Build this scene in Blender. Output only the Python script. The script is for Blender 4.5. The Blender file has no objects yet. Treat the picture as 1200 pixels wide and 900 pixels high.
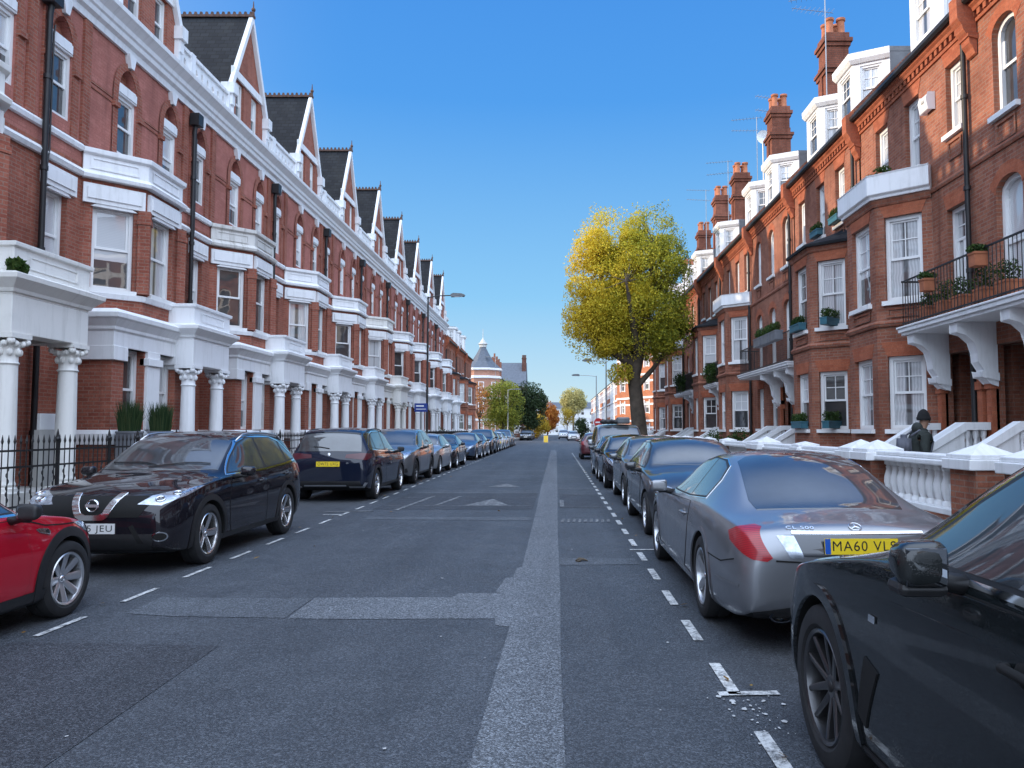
import bpy, bmesh, math, random
from mathutils import Vector, Matrix, Euler
from mathutils.bvhtree import BVHTree
from mathutils.geometry import delaunay_2d_cdt
from mathutils.interpolate import poly_3d_calc
from math import sin, cos, pi, radians as RAD, sqrt, atan2
random.seed(7)
SC = bpy.context.scene
COL = SC.collection
UP = Vector((0, 0, 1))

# ------------------------------------------------------------------ object helpers
def put(o, parent=None):
    COL.objects.link(o)
    if parent is not None: o.parent = parent
    return o

def tag(o, label=None, cat=None, group=None, kind=None):
    if label: o['label'] = label
    if cat: o['category'] = cat
    if group: o['group'] = group
    if kind: o['kind'] = kind
    return o

def thing(name, label, cat, loc=(0, 0, 0), rz=0, group=None):
    o = bpy.data.objects.new(name, None)
    o.empty_display_size = .2
    o.location = loc
    o.rotation_euler = (0, 0, rz)
    put(o)
    return tag(o, label, cat, group)

def node(name, me, parent=None, loc=None, rz=0, mat=None):
    o = bpy.data.objects.new(name, me)
    if loc is not None: o.location = loc
    o.rotation_euler = (0, 0, rz)
    put(o, parent)
    if mat is not None:
        if len(me.materials) == 0: me.materials.append(mat)
        o.material_slots[0].link = 'OBJECT'
        o.material_slots[0].material = mat
    return o

def kids(o): return [c for c in bpy.data.objects if c.parent == o]

def copy_tree(o, parent=None, cmap=None):
    c = o.copy(); COL.objects.link(c)
    if parent is not None: c.parent = parent
    for k in CH.get(o.name, []): copy_tree(k, c)
    return c

CH = {}
def index_children():
    CH.clear()
    for o in bpy.data.objects:
        if o.parent: CH.setdefault(o.parent.name, []).append(o)

# ------------------------------------------------------------------ mesh builder
class MB:
    def __init__(s): s.v = []; s.f = []; s.m = []
    def add(s, vs, fs, m=0):
        b = len(s.v)
        s.v += [tuple(p) for p in vs]
        s.f += [tuple(b+i for i in f) for f in fs]
        s.m += [m]*len(fs)
        return s
    def quad(s, a, b, c, d, m=0): return s.add([a, b, c, d], [(0, 1, 2, 3)], m)
    def box(s, x0, x1, y0, y1, z0, z1, m=0):
        return s.add([(x0,y0,z0),(x1,y0,z0),(x1,y1,z0),(x0,y1,z0),(x0,y0,z1),(x1,y0,z1),(x1,y1,z1),(x0,y1,z1)],
                     [(0,3,2,1),(4,5,6,7),(0,1,5,4),(1,2,6,5),(2,3,7,6),(3,0,4,7)], m)
    def obox(s, M, x, y, z, m=0):
        b = len(s.v); MBt = MB().box(-x/2, x/2, -y/2, y/2, -z/2, z/2)
        s.v += [tuple(M @ Vector(p)) for p in MBt.v]
        s.f += [tuple(b+i for i in f) for f in MBt.f]; s.m += [m]*6
        return s
    def prism(s, poly, axis, a0, a1, m=0):
        def P(p, a): return {'x': (a, p[0], p[1]), 'y': (p[0], a, p[1]), 'z': (p[0], p[1], a)}[axis]
        n = len(poly)
        vs = [P(p, a0) for p in poly] + [P(p, a1) for p in poly]
        fs = [tuple(range(n)), tuple(range(2*n-1, n-1, -1))] + [(i, (i+1) % n, n+(i+1) % n, n+i) for i in range(n)]
        return s.add(vs, fs, m)
    def lathe(s, prof, c=(0, 0, 0), n=12, axis='z', m=0, cap=True):
        vs = []
        for r, h in prof:
            for i in range(n):
                a = 2*pi*i/n; p = (r*cos(a), r*sin(a), h)
                if axis == 'x': p = (h, r*cos(a), r*sin(a))
                if axis == 'y': p = (r*sin(a), h, r*cos(a))
                vs.append((p[0]+c[0], p[1]+c[1], p[2]+c[2]))
        k = len(prof)
        fs = [(j*n+i, j*n+(i+1) % n, (j+1)*n+(i+1) % n, (j+1)*n+i) for j in range(k-1) for i in range(n)]
        if cap: fs += [tuple(range(n-1, -1, -1)), tuple(range((k-1)*n, k*n))]
        return s.add(vs, fs, m)
    def tube(s, pts, r, n=6, m=0, cap=True):
        pts = [Vector(p) for p in pts]
        rs = r if isinstance(r, (list, tuple)) else [r]*len(pts)
        vs = []; prev = None
        for i, p in enumerate(pts):
            t = (pts[min(i+1, len(pts)-1)]-pts[max(i-1, 0)]).normalized()
            a = prev if prev is not None else (Vector((1, 0, 0)) if abs(t.x) < .8 else Vector((0, 1, 0)))
            a = (a-t*a.dot(t)).normalized(); prev = a; b = t.cross(a)
            for k in range(n):
                w = 2*pi*k/n; vs.append(p+(a*cos(w)+b*sin(w))*rs[i])
        L = len(pts)
        fs = [(j*n+k, j*n+(k+1) % n, (j+1)*n+(k+1) % n, (j+1)*n+k) for j in range(L-1) for k in range(n)]
        if cap: fs += [tuple(range(n-1, -1, -1)), tuple(range((L-1)*n, L*n))]
        return s.add(vs, fs, m)
    def sphere(s, c, r, nu=8, nv=6, m=0, sc=(1, 1, 1)):
        prof = [(max(1e-4, r*sin(pi*j/nv)), -r*cos(pi*j/nv)) for j in range(nv+1)]
        b = len(s.v); s.lathe(prof, (0, 0, 0), nu, 'z', m, False)
        for i in range(b, len(s.v)):
            p = s.v[i]; s.v[i] = (p[0]*sc[0]+c[0], p[1]*sc[1]+c[1], p[2]*sc[2]+c[2])
        return s
    def mesh(s, name, mats, smooth=False, angle=None):
        me = bpy.data.meshes.new(name)
        me.from_pydata(s.v, [], s.f)
        for mt in (mats if isinstance(mats, (list, tuple)) else [mats]):
            if mt is not None: me.materials.append(mt)
        if any(s.m): me.polygons.foreach_set('material_index', s.m)
        if smooth:
            me.polygons.foreach_set('use_smooth', [True]*len(me.polygons))
            if angle: me.set_sharp_from_angle(angle=RAD(angle))
        me.update()
        return me
    def build(s, name, mats, parent=None, loc=None, rz=0, smooth=False, angle=None, bevel=0):
        o = node(name, s.mesh(name, mats, smooth, angle), parent, loc, rz)
        if bevel:
            b = o.modifiers.new('bevel', 'BEVEL'); b.width = bevel; b.segments = 2
            b.limit_method = 'ANGLE'; b.angle_limit = RAD(40)
        return o

def in_poly(p, poly):
    x, y = p; c = False; n = len(poly); j = n-1
    for i in range(n):
        xi, yi = poly[i]; xj, yj = poly[j]
        if (yi > y) != (yj > y) and x < (xj-xi)*(y-yi)/(yj-yi)+xi: c = not c
        j = i
    return c

def fill(outer, holes=(), pts=()):
    """triangulates a 2D polygon with holes; returns verts, tris"""
    vs = []; es = []
    for poly in [outer]+list(holes):
        b = len(vs); n = len(poly)
        vs += [Vector(p) for p in poly]
        es += [(b+i, b+(i+1) % n) for i in range(n)]
    vs += [Vector(p) for p in pts]
    r = delaunay_2d_cdt(vs, es, [], 0, 1e-5)
    V = [tuple(v) for v in r[0]]; T = []
    for f in r[2]:
        cx = sum(V[i][0] for i in f)/len(f); cy = sum(V[i][1] for i in f)/len(f)
        if in_poly((cx, cy), outer) and not any(in_poly((cx, cy), h) for h in holes): T.append(tuple(f))
    return V, T

def arch(s0, z0, w, h, rise=0, n=8, point=0):
    """opening outline, counter-clockwise, with a segmental or pointed head"""
    P = [(s0, z0), (s0+w, z0)]
    if rise <= 0: return P+[(s0+w, z0+h), (s0, z0+h)]
    zs = z0+h-rise
    for i in range(n+1):
        t = i/n; a = pi*t
        if point: z = zs+rise*(1-abs(2*t-1)**1.7)
        else: z = zs+rise*sin(a)**.85 if rise > w*.35 else zs+rise*(1-(2*t-1)**2)
        P.append((s0+w*(.5+.5*cos(a)) if rise > w*.35 else s0+w*(1-t), z))
    return P

# ------------------------------------------------------------------ facade frames: (o outward, s along, z)
class Frame:
    def __init__(f, so=1, ss=1): f.so = so; f.ss = ss; f.id = '%d%d' % (so, ss)
    def m(f, o, s, z): return (o*f.so, s*f.ss, z)
    def mv(f, o, s): return Vector((o*f.so, s*f.ss, 0))
    def box(f, mb, o0, o1, s0, s1, z0, z1, m=0):
        a = f.m(o0, s0, z0); b = f.m(o1, s1, z1)
        mb.box(min(a[0], b[0]), max(a[0], b[0]), min(a[1], b[1]), max(a[1], b[1]), z0, z1, m)
    def panel(f, mb, a, b, poly, holes=(), depth=.2, m=0, off=0, back=False):
        """wall sheet from a to b (o,s), poly/holes in (distance along, z); holes get reveals of the given depth"""
        A = Vector(f.m(a[0], a[1], 0)); B = Vector(f.m(b[0], b[1], 0)); d = (B-A).normalized()
        lo, ls = b[0]-a[0], b[1]-a[1]; n = f.mv(ls, -lo).normalized()
        V, T = fill(poly, holes)
        mb.add([A+d*p[0]+UP*p[1]+n*off for p in V], T, m)
        for h in holes:
            k = len(h)
            mb.add([A+d*p[0]+UP*p[1]+n*off for p in h]+[A+d*p[0]+UP*p[1]+n*(off-depth) for p in h],
                   [(i, (i+1) % k, k+(i+1) % k, k+i) for i in range(k)], m)
        if back:
            k = len(poly)
            mb.add([A+d*p[0]+UP*p[1]+n*off for p in poly]+[A+d*p[0]+UP*p[1]+n*(off-depth) for p in poly],
                   [(i, (i+1) % k, k+(i+1) % k, k+i) for i in range(k)], m)
            mb.add([A+d*p[0]+UP*p[1]+n*(off-depth) for p in V], T, m)
    def sweep(f, mb, prof, path, m=0, caps=True):
        """profile [(outward, z)] carried along a path [(o, s)] with mitred corners"""
        P = [Vector((p[0], p[1])) for p in path]; N = []
        for i in range(len(P)):
            ns = []
            if i > 0: d = (P[i]-P[i-1]).normalized(); ns.append(Vector((d.y, -d.x)))
            if i < len(P)-1: d = (P[i+1]-P[i]).normalized(); ns.append(Vector((d.y, -d.x)))
            n = sum(ns, Vector((0, 0)))
            if len(ns) == 2: n = n/max(.25, (1+ns[0].dot(ns[1])))
            N.append(n)
        k = len(prof); vs = []
        for p, n in zip(P, N):
            for d, z in prof: q = p+n*d; vs.append(f.m(q.x, q.y, z))
        fs = [(i*k+j, i*k+(j+1) % k, (i+1)*k+(j+1) % k, (i+1)*k+j) for i in range(len(P)-1) for j in range(k)]
        if caps: fs += [tuple(range(k)), tuple(range((len(P)-1)*k, len(P)*k))]
        mb.add(vs, fs, m)

# ------------------------------------------------------------------ materials
class NT:
    def __init__(s, name):
        s.mat = bpy.data.materials.new(name); s.mat.use_nodes = True
        s.t = s.mat.node_tree; s.n = s.t.nodes; s.l = s.t.links
        s.b = s.n['Principled BSDF']
    def add(s, typ, **kw):
        n = s.n.new(typ)
        for k, v in kw.items(): setattr(n, k, v)
        return n
    def link(s, a, b): s.l.new(a, b)
    def noise(s, scale, detail=4, rough=.55, vec=None, dim='3D'):
        n = s.add('ShaderNodeTexNoise'); n.inputs['Scale'].default_value = scale
        n.inputs['Detail'].default_value = detail; n.inputs['Roughness'].default_value = rough
        if vec is not None: s.link(vec, n.inputs['Vector'])
        return n.outputs['Fac']
    def ramp(s, fac, stops):
        n = s.add('ShaderNodeValToRGB'); cr = n.color_ramp
        while len(cr.elements) > len(stops): cr.elements.remove(cr.elements[-1])
        while len(cr.elements) < len(stops): cr.elements.new(1)
        for e, (p, c) in zip(cr.elements, stops):
            e.position = p; e.color = c if len(c) == 4 else (*c, 1)
        s.link(fac, n.inputs[0]); return n.outputs[0]
    def mix(s, fac, a, b, mode='MIX'):
        n = s.add('ShaderNodeMix', data_type='RGBA', blend_type=mode)
        for sock, v in ((n.inputs[0], fac), (n.inputs[6], a), (n.inputs[7], b)):
            if isinstance(v, (int, float)): sock.default_value = v
            elif isinstance(v, tuple): sock.default_value = (*v, 1) if len(v) == 3 else v
            else: s.link(v, sock)
        return n.outputs[2]
    def math(s, op, a, b=None, c=None):
        n = s.add('ShaderNodeMath', operation=op)
        for i, v in enumerate((a, b, c)):
            if v is None: continue
            if isinstance(v, (int, float)): n.inputs[i].default_value = v
            else: s.link(v, n.inputs[i])
        return n.outputs[0]
    def bump(s, h, strength=.3, dist=.01):
        n = s.add('ShaderNodeBump'); n.inputs['Strength'].default_value = strength
        n.inputs['Distance'].default_value = dist
        s.link(h, n.inputs['Height']); s.link(n.outputs[0], s.b.inputs['Normal'])
    def pos(s): return s.add('ShaderNodeNewGeometry').outputs['Position']
    def island(s): return s.add('ShaderNodeNewGeometry').outputs['Random Per Island']
    def objrand(s): return s.add('ShaderNodeObjectInfo').outputs['Random']
    def set(s, **kw):
        for k, v in kw.items():
            i = s.b.inputs[k.replace('_', ' ')]
            if isinstance(v, tuple) and len(v) == 3: v = (*v, 1)
            if isinstance(v, (int, float, tuple)): i.default_value = v
            else: s.link(v, i)
        return s

def simple(name, c, rough=.6, metal=0, spec=.5, var=.12, scale=3, bump=0, coat=0):
    t = NT(name); p = t.pos()
    f = t.noise(scale, 5, .6, p)
    d = tuple(x*(1-var) for x in c); e = tuple(min(1, x*(1+var)) for x in c)
    t.set(Base_Color=t.ramp(f, [(.3, d), (.7, e)]), Roughness=rough, Metallic=metal, Specular_IOR_Level=spec, Coat_Weight=coat)
    if bump: t.bump(t.noise(scale*6, 5, .6, p), bump, .01)
    return t.mat

def wallvec(t):
    g = t.add('ShaderNodeNewGeometry')
    c = t.add('ShaderNodeVectorMath', operation='CROSS_PRODUCT'); t.link(g.outputs['True Normal'], c.inputs[0]); c.inputs[1].default_value = (0, 0, 1)
    n = t.add('ShaderNodeVectorMath', operation='NORMALIZE'); t.link(c.outputs[0], n.inputs[0])
    d = t.add('ShaderNodeVectorMath', operation='DOT_PRODUCT'); t.link(g.outputs['Position'], d.inputs[0]); t.link(n.outputs[0], d.inputs[1])
    x = t.add('ShaderNodeSeparateXYZ'); t.link(g.outputs['Position'], x.inputs[0])
    v = t.add('ShaderNodeCombineXYZ'); t.link(d.outputs['Value'], v.inputs[0]); t.link(x.outputs[2], v.inputs[1])
    return v.outputs[0], g.outputs['Position'], x.outputs[2]

def brick(name, c1, c2, mortar, soot=.45, bump=.5, fade=0, msz=.009):
    t = NT(name); v, p, z = wallvec(t)
    b = t.add('ShaderNodeTexBrick'); t.link(v, b.inputs['Vector'])
    for k, x in (('Scale', 1), ('Mortar Size', msz), ('Mortar Smooth', .2), ('Bias', 0), ('Brick Width', .225), ('Row Height', .075)):
        b.inputs[k].default_value = x
    b.inputs['Color1'].default_value = (*c1, 1); b.inputs['Color2'].default_value = (*c2, 1); b.inputs['Mortar'].default_value = (*mortar, 1)
    fine = t.noise(35, 4, .7, p)
    col = t.mix(.55, b.outputs['Color'], t.ramp(fine, [(.25, (.35, .35, .35)), (.75, (1.35, 1.3, 1.25))]), 'MULTIPLY')
    big = t.noise(.55, 6, .62, p); mid = t.noise(3.1, 5, .65, p)
    col = t.mix(t.math('MULTIPLY', t.ramp(big, [(.42, (0, 0, 0)), (.72, (1, 1, 1))]), soot), col, tuple(x*.33 for x in c1))
    col = t.mix(t.math('MULTIPLY', t.ramp(mid, [(.5, (0, 0, 0)), (.8, (1, 1, 1))]), .35), col, tuple(min(1, x*1.5+.03) for x in c2))
    # rain streaks
    sp = t.add('ShaderNodeMapping'); t.link(v, sp.inputs[0]); sp.inputs['Scale'].default_value = (4, .25, 1)
    st = t.noise(1, 5, .6, sp.outputs[0])
    col = t.mix(t.math('MULTIPLY', t.ramp(st, [(.52, (0, 0, 0)), (.75, (1, 1, 1))]), soot*.9), col, tuple(x*.4 for x in c1))
    t.set(Base_Color=col, Roughness=.88, Specular_IOR_Level=.25)
    h = t.math('SUBTRACT', t.math('MULTIPLY', fine, .35), b.outputs['Fac'])
    t.bump(h, bump, .012)
    return t.mat

def painted(name, c, grime=.35, rough=.55):
    t = NT(name); v, p, z = wallvec(t)
    sp = t.add('ShaderNodeMapping'); t.link(v, sp.inputs[0]); sp.inputs['Scale'].default_value = (5, .5, 1)
    st = t.noise(1.3, 6, .65, sp.outputs[0]); bl = t.noise(2.2, 6, .7, p)
    m = t.math('MULTIPLY', t.ramp(st, [(.5, (0, 0, 0)), (.8, (1, 1, 1))]), grime)
    col = t.mix(m, c, (c[0]*.45, c[1]*.44, c[2]*.4))
    col = t.mix(t.math('MULTIPLY', t.ramp(bl, [(.55, (0, 0, 0)), (.78, (1, 1, 1))]), grime*.6), col, (c[0]*.6, c[1]*.6, c[2]*.58))
    t.set(Base_Color=col, Roughness=rough, Specular_IOR_Level=.35)
    t.bump(t.noise(14, 5, .6, p), .12, .01)
    return t.mat

def glassy(name, kind):
    """window pane seen from outside: glossy sheet in front of a dark room, net curtain or blind"""
    t = NT(name); v, p, z = wallvec(t); r = t.objrand()
    if kind == 'dark': col = t.ramp(t.noise(2.5, 3, .5, p), [(.35, (.012, .014, .017)), (.7, (.045, .042, .04))])
    elif kind == 'curtain':
        w = t.add('ShaderNodeTexWave'); w.inputs['Scale'].default_value = 5; w.inputs['Distortion'].default_value = 5; w.inputs['Detail'].default_value = 3; w.inputs['Detail Scale'].default_value = .6
        t.link(v, w.inputs[0]); c = t.add('ShaderNodeTexCoord').outputs['Generated']; x = t.add('ShaderNodeSeparateXYZ'); t.link(c, x.inputs[0])
        g = t.math('ABSOLUTE', t.math('SUBTRACT', x.outputs[0], t.math('MULTIPLY_ADD', r, .3, .35)))
        col = t.mix(t.ramp(t.math('ADD', g, t.math('MULTIPLY', r, .25)), [(.16, (0, 0, 0)), (.24, (1, 1, 1))]), (.05, .05, .052), t.ramp(w.outputs[1], [(0, (.40, .41, .42)), (1, (.58, .585, .59))]))
    else:
        c = t.add('ShaderNodeTexCoord').outputs['Generated']; x = t.add('ShaderNodeSeparateXYZ'); t.link(c, x.inputs[0])
        m = t.math('GREATER_THAN', x.outputs[2], t.math('MULTIPLY_ADD', r, .6, .15))
        w = t.add('ShaderNodeTexWave', bands_direction='Y'); w.inputs['Scale'].default_value = 9; t.link(v, w.inputs[0])
        col = t.mix(m, (.03, .032, .035), t.ramp(w.outputs[1], [(0, (.52, .53, .54)), (1, (.58, .59, .60))]))
    t.set(Base_Color=col, Roughness=.5, Specular_IOR_Level=.5, Coat_Weight=1, Coat_Roughness=.015, Coat_IOR=1.95)
    n = t.add('ShaderNodeBump'); n.inputs['Strength'].default_value = .05; n.inputs['Distance'].default_value = .05
    t.link(t.noise(1.6, 2, .4, p), n.inputs['Height']); t.link(n.outputs[0], t.b.inputs['Coat Normal'])
    return t.mat

def car_paint(name, c, metal=.3, rough=.35, dirt=.25, dew=0):
    t = NT(name); p = t.add('ShaderNodeTexCoord').outputs['Object']
    x = t.add('ShaderNodeSeparateXYZ'); t.link(p, x.inputs[0])
    n = t.noise(5, 6, .65, p)
    low = t.math('MULTIPLY', t.math('SUBTRACT', 1, t.math('MULTIPLY', x.outputs[2], 1.25)), t.ramp(n, [(.3, (0, 0, 0)), (.75, (1, 1, 1))]))
    m = t.math('MULTIPLY', t.math('MAXIMUM', low, 0), dirt*1.6)
    col = t.mix(m, c, (.11, .10, .09))
    cr = t.math('MULTIPLY_ADD', t.ramp(t.noise(9, 6, .7, p), [(.4, (0, 0, 0)), (.75, (1, 1, 1))]), .045+dew*.22, .012)
    t.set(Base_Color=col, Metallic=metal, Roughness=rough, Coat_Weight=1, Coat_Roughness=cr, Coat_IOR=1.55, Specular_IOR_Level=.5 if metal > .1 else .03)
    if dew:
        vo = t.add('ShaderNodeTexVoronoi'); vo.inputs['Scale'].default_value = 140; t.link(p, vo.inputs['Vector'])
        b = t.add('ShaderNodeBump'); b.inputs['Strength'].default_value = dew; b.inputs['Distance'].default_value = .002
        mk = t.math('MULTIPLY', t.ramp(vo.outputs['Distance'], [(.0, (1, 1, 1)), (.45, (0, 0, 0))]), t.ramp(n, [(.45, (0, 0, 0)), (.62, (1, 1, 1))]))
        t.link(mk, b.inputs['Height']); t.link(b.outputs[0], t.b.inputs['Coat Normal'])
    return t.mat

def foliage(name, stops, rough=.6, sun=0):
    t = NT(name); p = t.pos(); r = t.island()
    k = t.math('ADD', t.math('MULTIPLY', t.noise(.55, 3, .5, p), .75), t.math('MULTIPLY', r, .45))
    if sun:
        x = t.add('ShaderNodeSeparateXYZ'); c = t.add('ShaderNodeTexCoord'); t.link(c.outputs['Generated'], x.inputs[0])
        k = t.math('ADD', k, t.math('MULTIPLY', t.math('SUBTRACT', x.outputs[0], .42), sun))  # yellower on the sun side: autumn tint plus sunlight painted into the leaves
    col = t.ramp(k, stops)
    t.set(Base_Color=col, Roughness=rough, Specular_IOR_Level=.25)
    tr = t.add('ShaderNodeBsdfTranslucent'); t.link(col, tr.inputs[0])
    mx = t.add('ShaderNodeMixShader'); mx.inputs[0].default_value = .32
    t.link(t.b.outputs[0], mx.inputs[1]); t.link(tr.outputs[0], mx.inputs[2])
    t.link(mx.outputs[0], t.n['Material Output'].inputs['Surface'])
    return t.mat

def asphalt(name, c, agg=1.0, patch=.25, rough=.8):
    t = NT(name); p = t.pos()
    vo = t.add('ShaderNodeTexVoronoi'); vo.inputs['Scale'].default_value = 105; t.link(p, vo.inputs['Vector'])
    st = t.add('ShaderNodeSeparateColor'); t.link(vo.outputs['Color'], st.inputs[0])
    k = t.math('POWER', st.outputs[0], 2.2)
    col = t.mix(k, tuple(x*(1-.6*agg) for x in c), tuple(x*(1+1.3*agg) for x in c))
    fine = t.noise(38, 5, .75, p)
    col = t.mix(.75, col, t.ramp(fine, [(.3, (.62, .62, .63)), (.7, (1.35, 1.35, 1.35))]), 'MULTIPLY')
    big = t.noise(.35, 7, .68, p); mid = t.noise(2.3, 6, .65, p)
    col = t.mix(.8, col, t.ramp(big, [(.3, (1-patch,)*3), (.7, (1+patch,)*3)]), 'MULTIPLY')
    col = t.mix(.7, col, t.ramp(mid, [(.3, (1-patch*.8,)*3), (.72, (1+patch*.8,)*3)]), 'MULTIPLY')
    # tyre tracks, drips and oil stains along the street
    mp = t.add('ShaderNodeMapping'); t.link(p, mp.inputs[0]); mp.inputs['Scale'].default_value = (1.5, .06, 1)
    col = t.mix(.6, col, t.ramp(t.noise(1, 4, .6, mp.outputs[0]), [(.32, (.72, .72, .73)), (.68, (1.2, 1.2, 1.2))]), 'MULTIPLY')
    vc = t.add('ShaderNodeTexVoronoi', feature='DISTANCE_TO_EDGE'); vc.inputs['Scale'].default_value = .55
    wob = t.add('ShaderNodeVectorMath', operation='ADD'); t.link(p, wob.inputs[0])
    nz = t.add('ShaderNodeTexNoise'); nz.inputs['Scale'].default_value = 2.5; nz.inputs['Detail'].default_value = 5; t.link(p, nz.inputs['Vector'])
    sv = t.add('ShaderNodeVectorMath', operation='SCALE'); t.link(nz.outputs['Color'], sv.inputs[0]); sv.inputs['Scale'].default_value = .8; t.link(sv.outputs[0], wob.inputs[1]); t.link(wob.outputs[0], vc.inputs['Vector'])
    crk = t.math('MULTIPLY', t.ramp(vc.outputs['Distance'], [(.0, (1, 1, 1)), (.008, (0, 0, 0))]), t.ramp(big, [(.52, (0, 0, 0)), (.6, (1, 1, 1))]))
    col = t.mix(t.math('MULTIPLY', crk, .6), col, tuple(x*.35 for x in c))
    oil = t.ramp(t.noise(1.1, 3, .5, p), [(.66, (0, 0, 0)), (.74, (1, 1, 1))])
    col = t.mix(t.math('MULTIPLY', oil, .35), col, tuple(x*.45 for x in c))
    # small pale specks
    v2 = t.add('ShaderNodeTexVoronoi'); v2.inputs['Scale'].default_value = 2.7; t.link(p, v2.inputs['Vector'])
    sc = t.add('ShaderNodeSeparateColor'); t.link(v2.outputs['Color'], sc.inputs[0])
    dd = t.math('LESS_THAN', v2.outputs['Distance'], t.math('MULTIPLY', t.math('POWER', sc.outputs[1], 6), .05))
    col = t.mix(t.math('MULTIPLY', dd, .7), col, (.42, .42, .40))
    t.set(Base_Color=col, Roughness=t.ramp(mid, [(.3, (rough-.12,)*3), (.7, (rough+.08,)*3)]), Specular_IOR_Level=.35)
    t.bump(t.math('ADD', t.math('MULTIPLY', vo.outputs['Distance'], -1), t.math('MULTIPLY', fine, .6)), .55, .012)
    return t.mat

def worn_paint(name, base, paint, wear=.5):
    t = NT(name); p = t.pos()
    n = t.math('ADD', t.math('MULTIPLY', t.noise(9, 6, .75, p), .6), t.math('MULTIPLY', t.noise(60, 4, .7, p), .4))
    col = t.mix(t.ramp(n, [(wear-.06, (0, 0, 0)), (wear+.08, (1, 1, 1))]), base, paint)
    t.set(Base_Color=col, Roughness=.75)
    return t.mat

M = {}
M['brick_l'] = brick('brick_pink_red', (.30, .086, .056), (.385, .132, .086), (.33, .20, .155), .45, .4)
M['brick_u'] = brick('brick_painted_pink', (.43, .162, .128), (.48, .195, .155), (.39, .152, .12), .5, .2)
M['brick_r'] = brick('brick_orange_red', (.28, .092, .056), (.38, .15, .09), (.30, .20, .155), .7, .5)
M['brick_c'] = brick('brick_chimney_sooty', (.26, .085, .05), (.32, .11, .065), (.16, .10, .08), 1.0, .5)
M['brick_p'] = brick('brick_pink_hazed', (.46, .22, .15), (.52, .27, .19), (.42, .28, .22), .2, .3)  # pink brick of the tower, lightened in its colour to suggest haze
M['brick_d'] = brick('brick_sooty', (.13, .055, .04), (.19, .075, .05), (.10, .08, .07), .8, .6)
M['brick_f'] = brick('brick_bright_orange', (.42, .13, .055), (.50, .18, .08), (.40, .24, .17), .2, .3)
M['rubbed'] = brick('gauged_red_brick', (.35, .098, .05), (.45, .145, .075), (.33, .13, .08), .35, .25, msz=.005)
M['stone'] = painted('white_stucco', (.80, .805, .81), .5)
M['stone_w'] = painted('fresh_white_stucco', (.84, .845, .85), .36)
M['stone_c'] = painted('cream_stucco', (.80, .785, .74), .45)
M['stone_o'] = painted('weathered_stucco', (.66, .64, .60), 1.2)
M['slate_f'] = simple('hazed_slate', (.085, .10, .125), .7, var=.2)  # paler and bluer than slate: distance haze put into the colour
M['stone_g'] = painted('grey_stucco', (.5, .49, .46), .6)
M['white'] = painted('white_gloss_paint', (.80, .80, .79), .12, .35)
M['slate'] = NT('roof_slate').mat
def _slate():
    t = NT('slate_courses'); v, p, z = wallvec(t)
    b = t.add('ShaderNodeTexBrick'); t.link(v, b.inputs['Vector'])
    for k, x in (('Scale', 1), ('Mortar Size', .012), ('Mortar Smooth', .1), ('Brick Width', .28), ('Row Height', .16)): b.inputs[k].default_value = x
    b.inputs['Color1'].default_value = (.010, .011, .014, 1); b.inputs['Color2'].default_value = (.020, .022, .026, 1); b.inputs['Mortar'].default_value = (.006, .006, .007, 1)
    n = t.noise(1.4, 6, .7, p)
    col = t.mix(t.math('MULTIPLY', t.ramp(n, [(.5, (0, 0, 0)), (.75, (1, 1, 1))]), .5), b.outputs[0], (.03, .03, .027))
    t.set(Base_Color=col, Roughness=.75, Specular_IOR_Level=.2); t.bump(t.math('MULTIPLY', b.outputs[1], -1), .5, .02)
    return t.mat
M['slate'] = _slate()
M['tile'] = simple('clay_roof_tile', (.10, .055, .04), .85, var=.45, scale=9, bump=.6)
M['iron'] = simple('black_iron', (.012, .012, .013), .45, var=.2)
M['pipe'] = simple('cast_iron_pipe', (.014, .013, .014), .5, var=.3)
M['lead'] = simple('lead_sheet', (.14, .15, .16), .55, var=.25, bump=.2)
M['terra'] = simple('terracotta', (.38, .13, .06), .8, var=.25, scale=4, bump=.2)
M['g_dark'] = glassy('pane_dark_room', 'dark'); M['g_cur'] = glassy('pane_net_curtain', 'curtain'); M['g_bl'] = glassy('pane_roller_blind', 'blind')
M['d_red'] = simple('red_door_paint', (.32, .02, .025), .35, coat=.6, var=.08)
M['d_dark'] = simple('dark_door_paint', (.015, .016, .02), .3, coat=.6)
M['d_blue'] = simple('navy_door_paint', (.02, .03, .07), .3, coat=.6)
M['asphalt'] = asphalt('asphalt_old', (.064, .070, .079), .6, .26, .68)
M['asphalt_new'] = asphalt('asphalt_light_trench', (.13, .14, .152), .75, .14, .8)
M['asphalt_mid'] = asphalt('asphalt_faint_trench', (.088, .096, .106), .65, .22, .72)
M['asphalt_dark'] = asphalt('asphalt_table', (.05, .053, .06), .8, .2, .72)
M['line'] = worn_paint('worn_white_line', (.06, .062, .066), (.62, .62, .60), .46)
M['line_f'] = worn_paint('faded_white_line', (.07, .072, .076), (.40, .41, .41), .55)
def _paving():
    t = NT('concrete_paving'); p = t.pos()
    b = t.add('ShaderNodeTexBrick'); t.link(p, b.inputs['Vector'])
    for k, x in (('Scale', 1), ('Mortar Size', .008), ('Brick Width', .9), ('Row Height', .6)): b.inputs[k].default_value = x
    b.inputs['Color1'].default_value = (.17, .165, .155, 1); b.inputs['Color2'].default_value = (.23, .22, .205, 1); b.inputs['Mortar'].default_value = (.06, .06, .055, 1)
    col = t.mix(.7, b.outputs[0], t.ramp(t.noise(2, 6, .7, p), [(.3, (.55, .55, .55)), (.7, (1.25, 1.25, 1.25))]), 'MULTIPLY')
    t.set(Base_Color=col, Roughness=.85); t.bump(t.noise(50, 4, .6, p), .2, .006)
    return t.mat
M['paving'] = _paving()
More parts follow.
